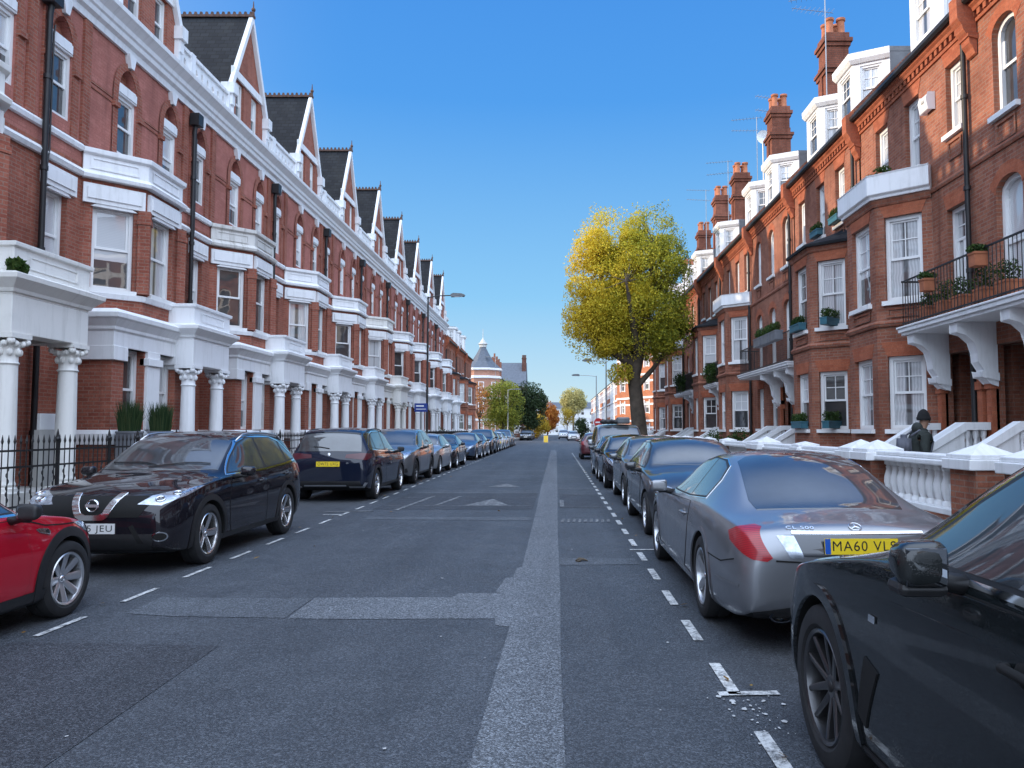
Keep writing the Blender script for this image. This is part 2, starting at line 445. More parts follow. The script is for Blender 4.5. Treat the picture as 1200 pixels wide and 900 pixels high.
M['kerb'] = simple('granite_kerb', (.26, .25, .24), .8, var=.25, scale=12, bump=.3)
M['earth'] = simple('bare_ground', (.10, .09, .075), .95, var=.3, scale=.5)
M['leaf_box'] = foliage('box_plant_leaves', [(.25, (.015, .035, .008)), (.6, (.04, .085, .018)), (.95, (.10, .14, .03))])
M['leaf_grass'] = foliage('tall_grass_blades', [(.25, (.02, .045, .02)), (.6, (.05, .09, .035)), (.95, (.12, .14, .06))])
M['teal'] = simple('teal_planter', (.03, .12, .16), .5)
M['zinc'] = simple('zinc_planter', (.20, .21, .23), .45, .3, var=.2)
M['bark'] = simple('plane_bark', (.075, .058, .042), .9, var=.5, scale=2.5, bump=.8)
M['steel'] = simple('galvanised_steel', (.33, .34, .35), .45, .7, var=.1)
# car materials
M['tyre'] = simple('tyre_rubber', (.016, .016, .017), .8, var=.3, scale=12)
M['alloy'] = simple('silver_alloy', (.62, .63, .65), .28, .85, var=.06)
M['alloy_d'] = simple('dark_alloy', (.13, .13, .135), .28, .85, var=.1)
M['alloy_cut'] = simple('machined_alloy', (.75, .74, .74), .2, .95, var=.05)
M['chrome'] = simple('chrome_trim', (.78, .79, .80), .1, 1, var=.03)
M['mirror'] = simple('mirror_glass', (.16, .17, .19), .03, 1, var=.02)
M['plastic'] = simple('black_plastic', (.017, .017, .018), .5, var=.2, scale=20)
M['gap'] = simple('shut_line_dark', (.004, .004, .004), .9)
def _carglass(name, c=(.010, .012, .014), haze=0):
    t = NT(name); p = t.add('ShaderNodeTexCoord').outputs['Object']
    n = t.noise(1.8, 4, .6, p)
    t.set(Base_Color=t.ramp(n, [(.35, c), (.7, tuple(x*3.2+.002 for x in c))]), Roughness=.4, Coat_Weight=1, Coat_IOR=1.9,
          Coat_Roughness=t.math('MULTIPLY_ADD', t.noise(6, 6, .7, p), .045+haze, .0))
    return t.mat
M['cglass'] = _carglass('car_glass'); M['cglass_frost'] = _carglass('car_glass_misted', (.03, .04, .05), .25)
def _lamp(name, c, rough=.08):
    t = NT(name); p = t.add('ShaderNodeTexCoord').outputs['Object']
    w = t.add('ShaderNodeTexWave', bands_direction='Z'); w.inputs['Scale'].default_value = 26; t.link(p, w.inputs[0])
    t.set(Base_Color=t.mix(t.ramp(w.outputs[1], [(.45, (0, 0, 0)), (.6, (1, 1, 1))]), tuple(x*.55 for x in c), c), Roughness=.35, Coat_Weight=.55, Coat_Roughness=rough, Coat_IOR=1.5)
    return t.mat
M['lamp_red'] = _lamp('red_lamp_lens', (.40, .005, .014)); M['lamp_dred'] = _lamp('dark_red_lamp_lens', (.10, .008, .018))
M['lamp_clear'] = simple('clear_lamp_lens', (.42, .46, .52), .12, .6, var=.45, scale=18, coat=1)
M['lamp_amber'] = simple('amber_lens', (.6, .22, .02), .2, coat=1)
M['plate_y'] = simple('yellow_plate', (.80, .58, .02), .35, var=.04); M['plate_w'] = simple('white_plate', (.72, .72, .70), .35, var=.04)
M['plate_k'] = simple('plate_black', (.012, .012, .012), .4); M['plate_b'] = simple('plate_blue', (.01, .09, .42), .35)
# ------------------------------------------------------------------ windows and doors
WC = {}
def ring(mb, outer, inner, y0, y1):
    k = len(outer)
    vs = [(p[0], y0, p[1]) for p in outer]+[(p[0], y0, p[1]) for p in inner]+[(p[0], y1, p[1]) for p in inner]+[(p[0], y1, p[1]) for p in outer]
    fs = []
    for i in range(k):
        j = (i+1) % k
        fs += [(i, j, k+j, k+i), (k+i, k+j, 2*k+j, 2*k+i), (3*k+i, 3*k+j, j, i)]
    mb.add(vs, fs)

def wmesh(w, h, style, r, rise, t):
    key = (round(w, 3), round(h, 3), style, r, rise, t)
    if key in WC: return WC[key]
    mb = MB()
    out = arch(0, 0, w, h, rise); inn = arch(t, t, w-2*t, h-2*t, rise*(w-2*t)/w)
    ring(mb, out, inn, r, r+.12)
    x0, x1, z0, z1 = t, w-t, t, h-t
    b = .045
    yu, yl = r+.045, r+.085
    mid = h*.5 if style != 'french' else h*.72
    mb.box(x0, x1, yu-.01, yu+.05, mid-b*.6, mid+b*.6)             # meeting rail
    if style != 'french':
        for xa in (x0, x1-b):
            mb.box(xa, xa+b, yl, yl+.04, z0, mid); mb.box(xa, xa+b, yu, yu+.04, mid, z1-rise)
        mb.box(x0+b, x1-b, yl, yl+.04, z0, z0+b*1.5)
        if rise <= 0: mb.box(x0+b, x1-b, yu, yu+.04, z1-b, z1)
    g = .022
    zt = z1-(rise*.25 if rise else 0)
    if style == 'grid':
        mb.box(w/2-g/2, w/2+g/2, yu+.012, yu+.035, mid, zt)
        zz = mid+(z1-mid)*.5; mb.box(x0, x1, yu+.013, yu+.034, zz-g/2, zz+g/2)
    elif style == 'six':
        for q in (1/3, 2/3): mb.box(x0+(x1-x0)*q-g/2, x0+(x1-x0)*q+g/2, yu+.012, yu+.035, mid, zt)
        zz = mid+(z1-mid)*.5; mb.box(x0, x1, yu+.013, yu+.034, zz-g/2, zz+g/2)
    elif style == 'french':
        mb.box(w/2-.07, w/2+.07, yu, yu+.05, z0, mid-.02)
        for xa in (x0, x1-.07): mb.box(xa, xa+.07, yu, yu+.05, z0, mid-.02)
        mb.box(x0, x1, yu+.001, yu+.052, z0, z0+.3)
        mb.box(w/2-g/2, w/2+g/2, yu+.012, yu+.035, mid, z1); mb.box(x0, x1, yu+.013, yu+.034, (mid+z1)/2-g/2, (mid+z1)/2+g/2)
    fr = mb.mesh('window_frame', M['white'])
    pb = MB(); V, T = fill(inn)
    pb.add([(p[0], yu+.03, p[1]) for p in V], T)
    WC[key] = (fr, pb.mesh('window_pane', M['g_dark']))
    return WC[key]

def extra(key, fn, mat):
    if key not in WC: mb = MB(); fn(mb); WC[key] = mb.mesh(key[0], mat)
    return WC[key]

def win(F, parent, a, b, s0, z0, w, h, style='plain', glass='g_dark', r=.12, rise=0, t=.075, sill='white', lintel=None, flat=False):
    A = Vector(F.m(a[0], a[1], 0)); B = Vector(F.m(b[0], b[1], 0)); d = (B-A).normalized()
    lo, ls = b[0]-a[0], b[1]-a[1]; n = F.mv(ls, -lo).normalized(); X = Vector((-n.y, n.x, 0))
    o = A+d*s0 if X.dot(d) > 0 else A+d*(s0+w)
    loc = (o.x, o.y, z0); rz = atan2(X.y, X.x)
    fr, pa = wmesh(w, h, style, r, rise, t)
    f = node('window', fr, parent, loc, rz)
    if flat: node('pane', pa, parent, loc, rz, mat=M[glass])
    else: node('pane', pa, f, mat=M[glass])
    if sill and not flat:
        node('sill', extra(('sill', round(w, 3), r), lambda mb: mb.box(-.07, w+.07, -.09, r+.01, -.1, -.003), M[sill]), f)
    if lintel == 'white':
        def L(mb):
            mb.box(-.2, w+.2, -.07, .02, h+.004, h+.42); mb.box(-.12, w+.12, -.1, -.06, h+.1, h+.34)
            mb.prism([(-.05, h-.06), (w+.05, h-.06), (w-.1, h+.02), (.1, h+.02)], 'y', -.05, .03)
        node('lintel', extra(('lintel', round(w, 3), round(h, 3)), L, M['stone']), f)
    elif lintel == 'rubbed':
        if rise:
            def L(mb):
                oa = arch(-.2, 0, w+.4, h+.24, rise*1.12); ia = arch(0, 0, w, h, rise); k = len(oa)
                vs = [(p[0], -.006, p[1]) for p in oa]+[(p[0], -.006, p[1]) for p in ia]
                mb.add(vs, [(i, i+1, k+i+1, k+i) for i in range(2, k-1)])
        else:
            def L(mb): mb.prism([(0, h+.003), (w, h+.003), (w+.13, h+.32), (-.13, h+.32)], 'y', -.012, .03)
        node('lintel', extra(('lintel_brick', round(w, 3), round(h, 3), rise), L, M['rubbed']), f)
    return f

def door(F, parent, a, b, s0, z0, w, h, mat, r=.15, fan=.45, frame='white'):
    A = Vector(F.m(a[0], a[1], 0)); B = Vector(F.m(b[0], b[1], 0)); d = (B-A).normalized()
    lo, ls = b[0]-a[0], b[1]-a[1]; n = F.mv(ls, -lo).normalized(); X = Vector((-n.y, n.x, 0))
    o = A+d*s0 if X.dot(d) > 0 else A+d*(s0+w)
    def D(mb):
        mb.box(.09, w-.09, r+.05, r+.1, 0, h-fan)
        for xa, xb in ((.17, w/2-.05), (w/2+.05, w-.17)):
            for za, zb in ((.2, .85), (1.0, h-fan-.2)):
                mb.box(xa, xb, r+.03, r+.06, za, zb)
    def Fm(mb):
        ring(mb, arch(0, 0, w, h), arch(.08, -.0, w-.16, h-.08), r, r+.12)
        mb.box(.08, w-.08, r-.01, r+.1, h-fan+.004, h-fan+.09)
        mb.box(w/2-.015, w/2+.015, r+.02, r+.06, h-fan+.09, h-.08)
    dn = node('door', extra(('door_leaf', w, h, r), D, mat), parent, (o.x, o.y, z0), atan2(X.y, X.x), mat=mat)
    node('frame', extra(('door_frame', w, h, r), Fm, M[frame]), dn)
    node('fanlight', extra(('fan', w, h, r), lambda mb: mb.quad((.08, r+.05, h-fan+.05), (w-.08, r+.05, h-fan+.05), (w-.08, r+.05, h-.08), (.08, r+.05, h-.08)), M['g_dark']), dn)
    def K(mb): mb.sphere((w-.17, r+.0, 1.0), .035); mb.box(w/2-.12, w/2+.12, r+.02, r+.031, .92, .97)
    node('knob', extra(('knob', w, r), K, M['chrome']), dn)
    return dn

PARTC = {}
def part(key, name, fn, mats, parent, smooth=False, angle=None, bevel=0, **kw):
    """a part whose mesh is shared by every house of the same pattern"""
    k = (key, name)
    if k not in PARTC:
        mb = MB(); fn(mb); PARTC[k] = mb.mesh(name, mats, smooth, angle)
    o = node(name, PARTC[k], parent, **kw)
    if not isinstance(mats, (list, tuple)) and PARTC[k].materials[0] != mats:
        o.material_slots[0].link = 'OBJECT'; o.material_slots[0].material = mats
    if bevel:
        b = o.modifiers.new('bevel', 'BEVEL'); b.width = bevel; b.segments = 2; b.limit_method = 'ANGLE'; b.angle_limit = RAD(40)
    return o

def rect(s0, s1, z0, z1): return [(s0, z0), (s1, z0), (s1, z1), (s0, z1)]

# ------------------------------------------------------------------ gabled stucco-and-brick terrace (west side)
LX = -10.0
def left_house(k, label, dmat, glass, stone='stone', far=False):
    F = Frame(1, 1); y0 = 14.5+6*k
    ST2 = M[['stone', 'stone_w', 'stone_w', 'stone', 'stone_c', 'stone_w', 'stone', 'stone', 'stone_w', 'stone_c'][(k*3+2) % 10]]
    root = thing('terraced_house', label, 'house', (LX, y0, 0), group='gabled red brick terrace with white porches')
    ST = M[stone]; K = 'L'
    a, b = (0, 0), (0, 6)
    W2 = [(.2, .74), (2.56, .8), (4.56, .74)]
    arches = [arch(s, 7.9, w, 2.05, .72, 10, 1) for s, w in W2]
    def wall(mb):
        F.panel(mb, a, b, rect(0, 6, 0, 7.2), [rect(.3, .95, 4.6, 6.4), rect(4.15, 5.05, .6, 2.9)], .2)
        F.box(mb, -9, -.34, .0, 6, 0, 10.9)
        # brick orders round the upper windows, and pilaster strips between houses
        for s, w in W2:
            F.panel(mb, a, b, arch(s-.2, 7.62, w+.4, 2.5, .85, 10, 1), [arch(s, 7.62, w, 2.33, .72, 10, 1)], .032, off=.035)
            F.panel(mb, (-.16, 0), (-.16, 6), rect(s, s+w, 9.3, 10.0), (), 0)
            F.box(mb, -.02, .09, s-.2, s-.002, 8.9, 9.02); F.box(mb, -.02, .09, s+w+.002, s+w+.2, 8.9, 9.02)
        for s0, s1 in ((-.004, .0), (1.25, 1.5), (5.58, 5.82)): F.box(mb, -.05, .055, s0, s1, 7.61, 10.32)
        for z in (8.95, 9.06):
            for s0, s1 in ((1.15, 1.24), (1.51, 2.35), (3.57, 4.35)): F.box(mb, -.02, .02, s0, s1, z, z+.05)
    part(K, 'wall', wall, M['brick_l'], root)
    part(K, 'upper_wall', lambda mb: F.panel(mb, a, b, rect(0, 6, 7.2, 10.32), arches, .2), M['brick_u'], root)
    for i, (s, w) in enumerate(W2):
        f = win(F, root, a, b, s, 7.9, w, 1.38, 'plain', glass[i], r=.05, sill=None)
        def HB(mb): mb.box(.003, w-.003, -.01, .1, 1.382, 1.65); mb.box(.03, w-.03, -.03, -.005, 1.42, 1.6)
        node('lintel', extra(('head_block', w), HB, ST), f)
        part(K+str(i), 'keystone', lambda mb: F.box(mb, -.05, .1, s+w/2-.06, s+w/2+.06, 10.0, 10.12) or mb.prism([(s+w/2-.06, 10.0), (s+w/2+.06, 10.0), (s+w/2+.15, 10.31), (s+w/2-.15, 10.31)], 'x', .0, .12), ST, root)
    win(F, root, a, b, .3, 4.6, .65, 1.8, 'plain', glass[3], lintel='white')
    # upper bay
    B = [(0, 1.4), (.9, 2.25), (.9, 3.75), (0, 4.6)]
    L = sqrt(.9**2+.85**2)
    def bay(mb):
        for p, q, l, w in ((B[0], B[1], L, .8), (B[1], B[2], 1.5, .96), (B[2], B[3], L, .8)):
            s = (l-w)/2; F.panel(mb, p, q, rect(0, l, 3.9, 6.95), [rect(s, s+w, 4.6, 6.4)], .2)
        for p, rr in ((B[1], 22), (B[2], -22)):
            q = [(p[0]+.17*cos(RAD(rr+45+90*i)), p[1]+.17*sin(RAD(rr+45+90*i))) for i in range(4)]
            mb.prism(q, 'z', 4.56, 6.4)
            q = [(p[0]+.2*cos(RAD(rr+45+90*i)), p[1]+.2*sin(RAD(rr+45+90*i))) for i in range(4)]
            mb.prism(q, 'z', 6.1, 6.22)
    part(K, 'bay', bay, M['brick_l'], root)
    for i, (p, q, l, w) in enumerate(((B[0], B[1], L, .8), (B[1], B[2], 1.5, .96), (B[2], B[3], L, .8))):
        win(F, root, p, q, (l-w)/2, 4.6, w, 1.8, 'plain', glass[4+i], lintel='white', r=.1)
    PB = [(0, 0), (0, 1.4)]+B[1:3]+[(0, 4.6), (0, 6)]
    def par(mb):
        F.sweep(mb, [(-.1, 6.92), (.15, 6.92), (.17, 7.0), (.06, 7.09), (.06, 7.42), (.13, 7.46), (.14, 7.56), (-.1, 7.56)], B)
        mb.prism([(.02, 1.45), (.86, 2.27), (.86, 3.73), (.02, 4.55)], 'z', 7.2, 7.24)
        for p, q, l in ((B[0], B[1], L), (B[1], B[2], 1.5), (B[2], B[3], L)):
            F.panel(mb, p, q, rect(.14, l-.14, 7.13, 7.38), [rect(.19, l-.19, 7.17, 7.34)], .02, off=.078)
    part(K, 'bay_parapet', par, M['stone_o'] if k == 1 else ST2, root, bevel=.008)
    for q, path in enumerate(([(0, 0), (0, 1.32)], [(0, 4.68), (0, 6)])):
        part(K+'u%d' % q, 'string_course', lambda mb: F.sweep(mb, [(-.05, 7.44), (.07, 7.46), (.09, 7.54), (.05, 7.6), (-.05, 7.6)], path), ST, root)
        part(K+'m%d' % q, 'string_course', lambda mb: F.sweep(mb, [(-.05, 6.92), (.08, 6.92), (.12, 7.0), (.06, 7.08), (-.05, 7.08)], path), ST, root)
    part(K+'l', 'sill_band', lambda mb: F.sweep(mb, [(-.05, 4.4), (.07, 4.4), (.11, 4.5), (-.05, 4.56)], [(0, 0)]+B+[(0, 6)]), ST, root)
    # ground floor bay with white entablature
    G = [(0, 1.0), (1.0, 1.0), (1.0, 4.0), (0, 4.0)]
    def gbay(mb):
        F.panel(mb, G[0], G[1], rect(0, 1, 0, 3.32)); F.panel(mb, G[2], G[3], rect(0, 1, 0, 3.32))
        F.panel(mb, G[1], G[2], rect(0, 3, 0, 3.32), [rect(.42, 1.2, 1.62, 3.3), rect(1.8, 2.58, 1.62, 3.3)], .25)
    part(K, 'ground_bay', gbay, M['brick_l'], root)
    for i, s in enumerate((.42, 1.8)): win(F, root, G[1], G[2], s, 1.62, .78, 1.68, 'plain', glass[7+i], r=.16, sill=None)
    def ent(mb):
        F.sweep(mb, [(-.3, 3.3), (.06, 3.3), (.06, 3.6), (.1, 3.64), (.1, 3.7), (.2, 3.84), (.24, 3.87), (.25, 3.97), (.1, 4.06), (-.3, 4.1)], G)
        F.box(mb, .02, .72, 1.28, 3.72, 4.0, 4.05)
        F.sweep(mb, [(-.02, 1.3), (.07, 1.3), (.07, 1.52), (.03, 1.6), (-.02, 1.6)], G)
        F.box(mb, .9, 1.07, 2.24, 2.76, 1.604, 3.32); F.box(mb, .9, 1.12, 2.2, 2.8, 3.0, 3.16)
        for s0, s1 in ((.93, 1.44), (3.52, 4.07)): F.box(mb, .3, 1.08, s0, s1, 3.02, 3.31)
    part(K, 'entablature', ent, ST2, root, bevel=.01)
    # porch
    def porch(mb):
        F.box(mb, 1.12, 1.5, 3.4, 5.36, 3.12, 3.72); F.box(mb, -.1, 1.119, 3.4, 3.72, 3.12, 3.72); F.box(mb, -.1, 1.119, 5.04, 5.36, 3.12, 3.72)
        F.box(mb, -.1, 1.499, 3.401, 5.359, 3.721, 4.04)
        path = [(0, 3.4), (1.5, 3.4), (1.5, 5.36), (0, 5.36)]
        F.sweep(mb, [(-.2, 3.76), (.03, 3.76), (.05, 3.82), (.15, 3.92), (.19, 3.96), (.2, 4.04), (.02, 4.1), (-.2, 4.1)], path)
        F.sweep(mb, [(-.14, 4.08), (.0, 4.08), (.0, 4.47), (.045, 4.49), (.05, 4.56), (-.17, 4.57), (-.17, 4.5), (-.14, 4.48)], path)
        F.panel(mb, path[1], path[2], rect(.35, 1.61, 4.18, 4.4), [rect(.39, 1.57, 4.21, 4.37)], .015, off=.014)
    part(K, 'porch', porch, ST2, root, bevel=.01)
    def colm(mb):
        mb.lathe([(.2, .62), (.2, .68), (.17, .7), (.185, .74), (.17, .78), (.165, .8), (.165, 1.6), (.15, 2.62), (.175, 2.65), (.15, 2.68), (.15, 2.78), (.19, 2.95), (.21, 2.99), (.14, 3.0)], n=18)
        for q in range(8):
            w = 2*pi*q/8
            mb.sphere((.165*cos(w), .165*sin(w), 2.83), .05, 6, 5, sc=(1, 1, 1.3)); mb.sphere((.2*cos(w+.39), .2*sin(w+.39), 2.96), .052, 6, 5)
        for w in (45, 135, 225, 315): mb.sphere((.25*cos(RAD(w)), .25*sin(RAD(w)), 3.0), .062, 8, 6)
        mb.box(-.23, .23, -.23, .23, 3.045, 3.12)
    for s in (3.62, 5.14): part(K+str(s), 'pedestal', lambda mb: F.box(mb, 1.09, 1.51, s-.21, s+.21, .12, .62), ST2, root, bevel=.012)
    for s in (3.62, 5.14): part(K, 'column', colm, ST2, root, True, 40, loc=(1.3, s, 0))
    door(F, root, a, b, 4.15, .6, .9, 2.3, dmat)
    def steps(mb):
        F.box(mb, 0, 1.52, 3.5, 5.3, .1, .6)
        for i in range(3): F.box(mb, 1.52+.28*i, 1.8+.28*i, 3.85, 4.95, .1, .47-.13*i)
    part(K, 'front_steps', steps, M['stone_g'], root)
    # cornice, roof balustrade, gable
    def corn(mb):
        F.sweep(mb, [(-.1, 10.3), (.07, 10.3), (.09, 10.44), (.17, 10.5), (.19, 10.6), (.23, 10.64), (.25, 10.74), (.36, 10.86), (.4, 10.9), (.41, 11.0), (.2, 11.06), (-.1, 11.06)], [(0, 0), (0, 6)])
    part(K, 'cornice', corn, ST, root)
    for s0, s1, sp in ((.0, 2.36, 2.1), (4.99, 6, 5.74)):
        def bal(mb):
            hs = []; n = int((s1-s0)/.3)
            for i in range(n):
                c = s0+(s1-s0)*(i+.5)/n
                hs.append([(c+.08*cos(RAD(45*q))*(1 if q % 2 else .8), 11.42+.14*sin(RAD(45*q))*(1 if q % 2 == 0 else .8)) for q in range(8)] if i % 3 else
                          [(c, 11.3), (c+.09, 11.42), (c, 11.54), (c-.09, 11.42)])
            F.panel(mb, (.06, 0), (.06, 6), rect(s0, s1, 11.05, 11.72), hs, .14, back=True)
            F.box(mb, -.12, .12, s0, s1, 11.70, 11.79); F.box(mb, -.1, .13, sp, sp+.24, 11.05, 11.82)
        part(K+str(s0), 'balustrade', bal, ST, root)
    gc = 3.68
    def gab(mb):
        F.panel(mb, (.04, 0), (.04, 6), [(2.4, 11.04), (4.96, 11.04), (4.96, 12.2), (gc, 14.85), (2.4, 12.2)], [rect(2.8, 3.38, 11.15, 12.5), rect(3.98, 4.56, 11.15, 12.5)], .15)
        F.box(mb, -8.6, -.2, 2.42, 4.94, 11.0, 12.15)
        F.box(mb, -.2, .02, 2.4, 2.44, 11.0, 12.15); F.box(mb, -.2, .02, 4.92, 4.96, 11.0, 12.15)
    part(K, 'gable', gab, M['brick_l'], root)
    for i, s in enumerate((2.8, 3.98)): win(F, root, (.04, 0), (.04, 6), s, 11.15, .58, 1.35, 'plain', glass[9+i], r=.08, sill='stone')
    def barge(mb):
        mb.prism([(2.14, 12.0), (2.32, 12.0), (gc, 14.78), (gc, 15.06)], 'x', .045, .17)
        mb.prism([(5.22, 12.0), (gc+.001, 15.06), (gc+.001, 14.78), (5.04, 12.0)], 'x', .045, .17)
        for s in (2.14, 4.92): F.box(mb, -.15, .27, s, s+.3, 11.78, 12.12); F.box(mb, -.1, .2, s+.06, s+.24, 11.45, 11.78)
        F.box(mb, .03, .1, 2.42, 4.94, 12.52, 12.76)
        mb.prism([(2.4, 11.04), (2.3, 11.04), (2.3, 11.5), (2.4, 11.9)], 'x', -.1, .16); mb.prism([(4.96, 11.04), (5.06, 11.04), (5.06, 11.5), (4.96, 11.9)], 'x', -.1, .16)
    part(K, 'bargeboard', barge, ST, root)
    def roof(mb):
        mb.prism([(2.2, 12.08), (gc, 15.0), (5.16, 12.08), (5.0, 12.08), (gc, 14.86), (2.36, 12.08)], 'x', -8.8, .03)
        F.box(mb, -8.9, -.16, .0, 6, 10.92, 11.04)
    rf = part(K, 'roof', roof, M['slate'], root)
    def crest(mb):
        mb.box(-6, .2, gc-.09, gc+.09, 14.95, 15.03)
        for i in range(34): mb.prism([(.15-i*.18, 15.03), (.03-i*.18, 15.03), (.06-i*.18, 15.15), (.12-i*.18, 15.15)], 'y', gc-.03, gc+.03)
        mb.tube([(.16, gc, 15.0), (.16, gc, 15.5)], [.05, .012], 6); mb.sphere((.16, gc, 15.22), .07)
    part(K, 'ridge_tiles', crest, M['tile'], rf)
    def pipe(mb):
        mb.tube([(.13, .02, .2), (.13, .02, 9.7), (.16, .02, 9.9)], .055, 8); mb.box(.05, .3, -.12, .16, 9.88, 10.2)
        for z in (1.5, 3.2, 5.0, 6.6, 8.4): mb.lathe([(.075, z), (.075, z+.09)], (.13, .02, 0), 8)
        mb.tube([(.1, .2, 7.1), (.1, .2, 9.4), (.08, .26, 9.6)], .02, 5); mb.tube([(.1, .2, 7.1), (.1, .12, 6.6), (.1, .12, 4.6)], .025, 5)
    part(K, 'drainpipe', pipe, M['pipe'], root, True, 50)
    return root

def rail_mesh(mb, length, z0, z1, gap=.125, x=0, spear=True, axis='y', fancy=False):
    n = int(length/gap)
    def P(t, z, d=0): return (x+d, t, z) if axis == 'y' else (t, x+d, z)
    for i in range(n):
        t = (i+.5)*length/n
        mb.tube([P(t, z0), P(t, z1)], .010, 4)
        if spear: mb.tube([P(t, z1-.02), P(t, z1+.03), P(t, z1+.13)], [.008, .022, .002], 4)
        if fancy and i % 2 == 0:
            for zz in (z0+.12, z0+.3, z0+.48):
                mb.tube([P(t+.03*sin(q*pi/3+(zz > z0+.2)*pi), zz+.03*q) for q in range(7)], .008, 4)
    zr = [z0+.04, z1-.12]+([z0+.62] if fancy else [])
    for z in zr: mb.box(*( (x-.008, x+.008, 0, length) if axis == 'y' else (0, length, x-.008, x+.008) ), z, z+.03)

def left_railing(k, label, fancy):
    o = thing('iron_railing', label, 'railing', (-7.9, 14.5+6*k, .12), group='black railings in front of the white porches')
    def bars(mb): rail_mesh(mb, 5.98, .3, 1.28, fancy=fancy)
    part('LR%d' % fancy, 'railing_panel', bars, M['iron'], o)
    def post(mb):
        mb.tube([(0, 0, .28), (0, 0, 1.3)], .026, 6); mb.sphere((0, 0, 1.34), .045, 8, 6); mb.tube([(0, 0, 1.36), (0, 0, 1.5)], [.035, .004], 6)
    for t in (.02, 1.5, 3.7, 5.1): part('LR', 'post', post, M['iron'], o, True, 40, loc=(0, t, 0))
    part('LR', 'plinth', lambda mb: mb.box(-.12, .12, 0, 5.995, 0, .3), M['stone_g'], o, bevel=.01)
    return o

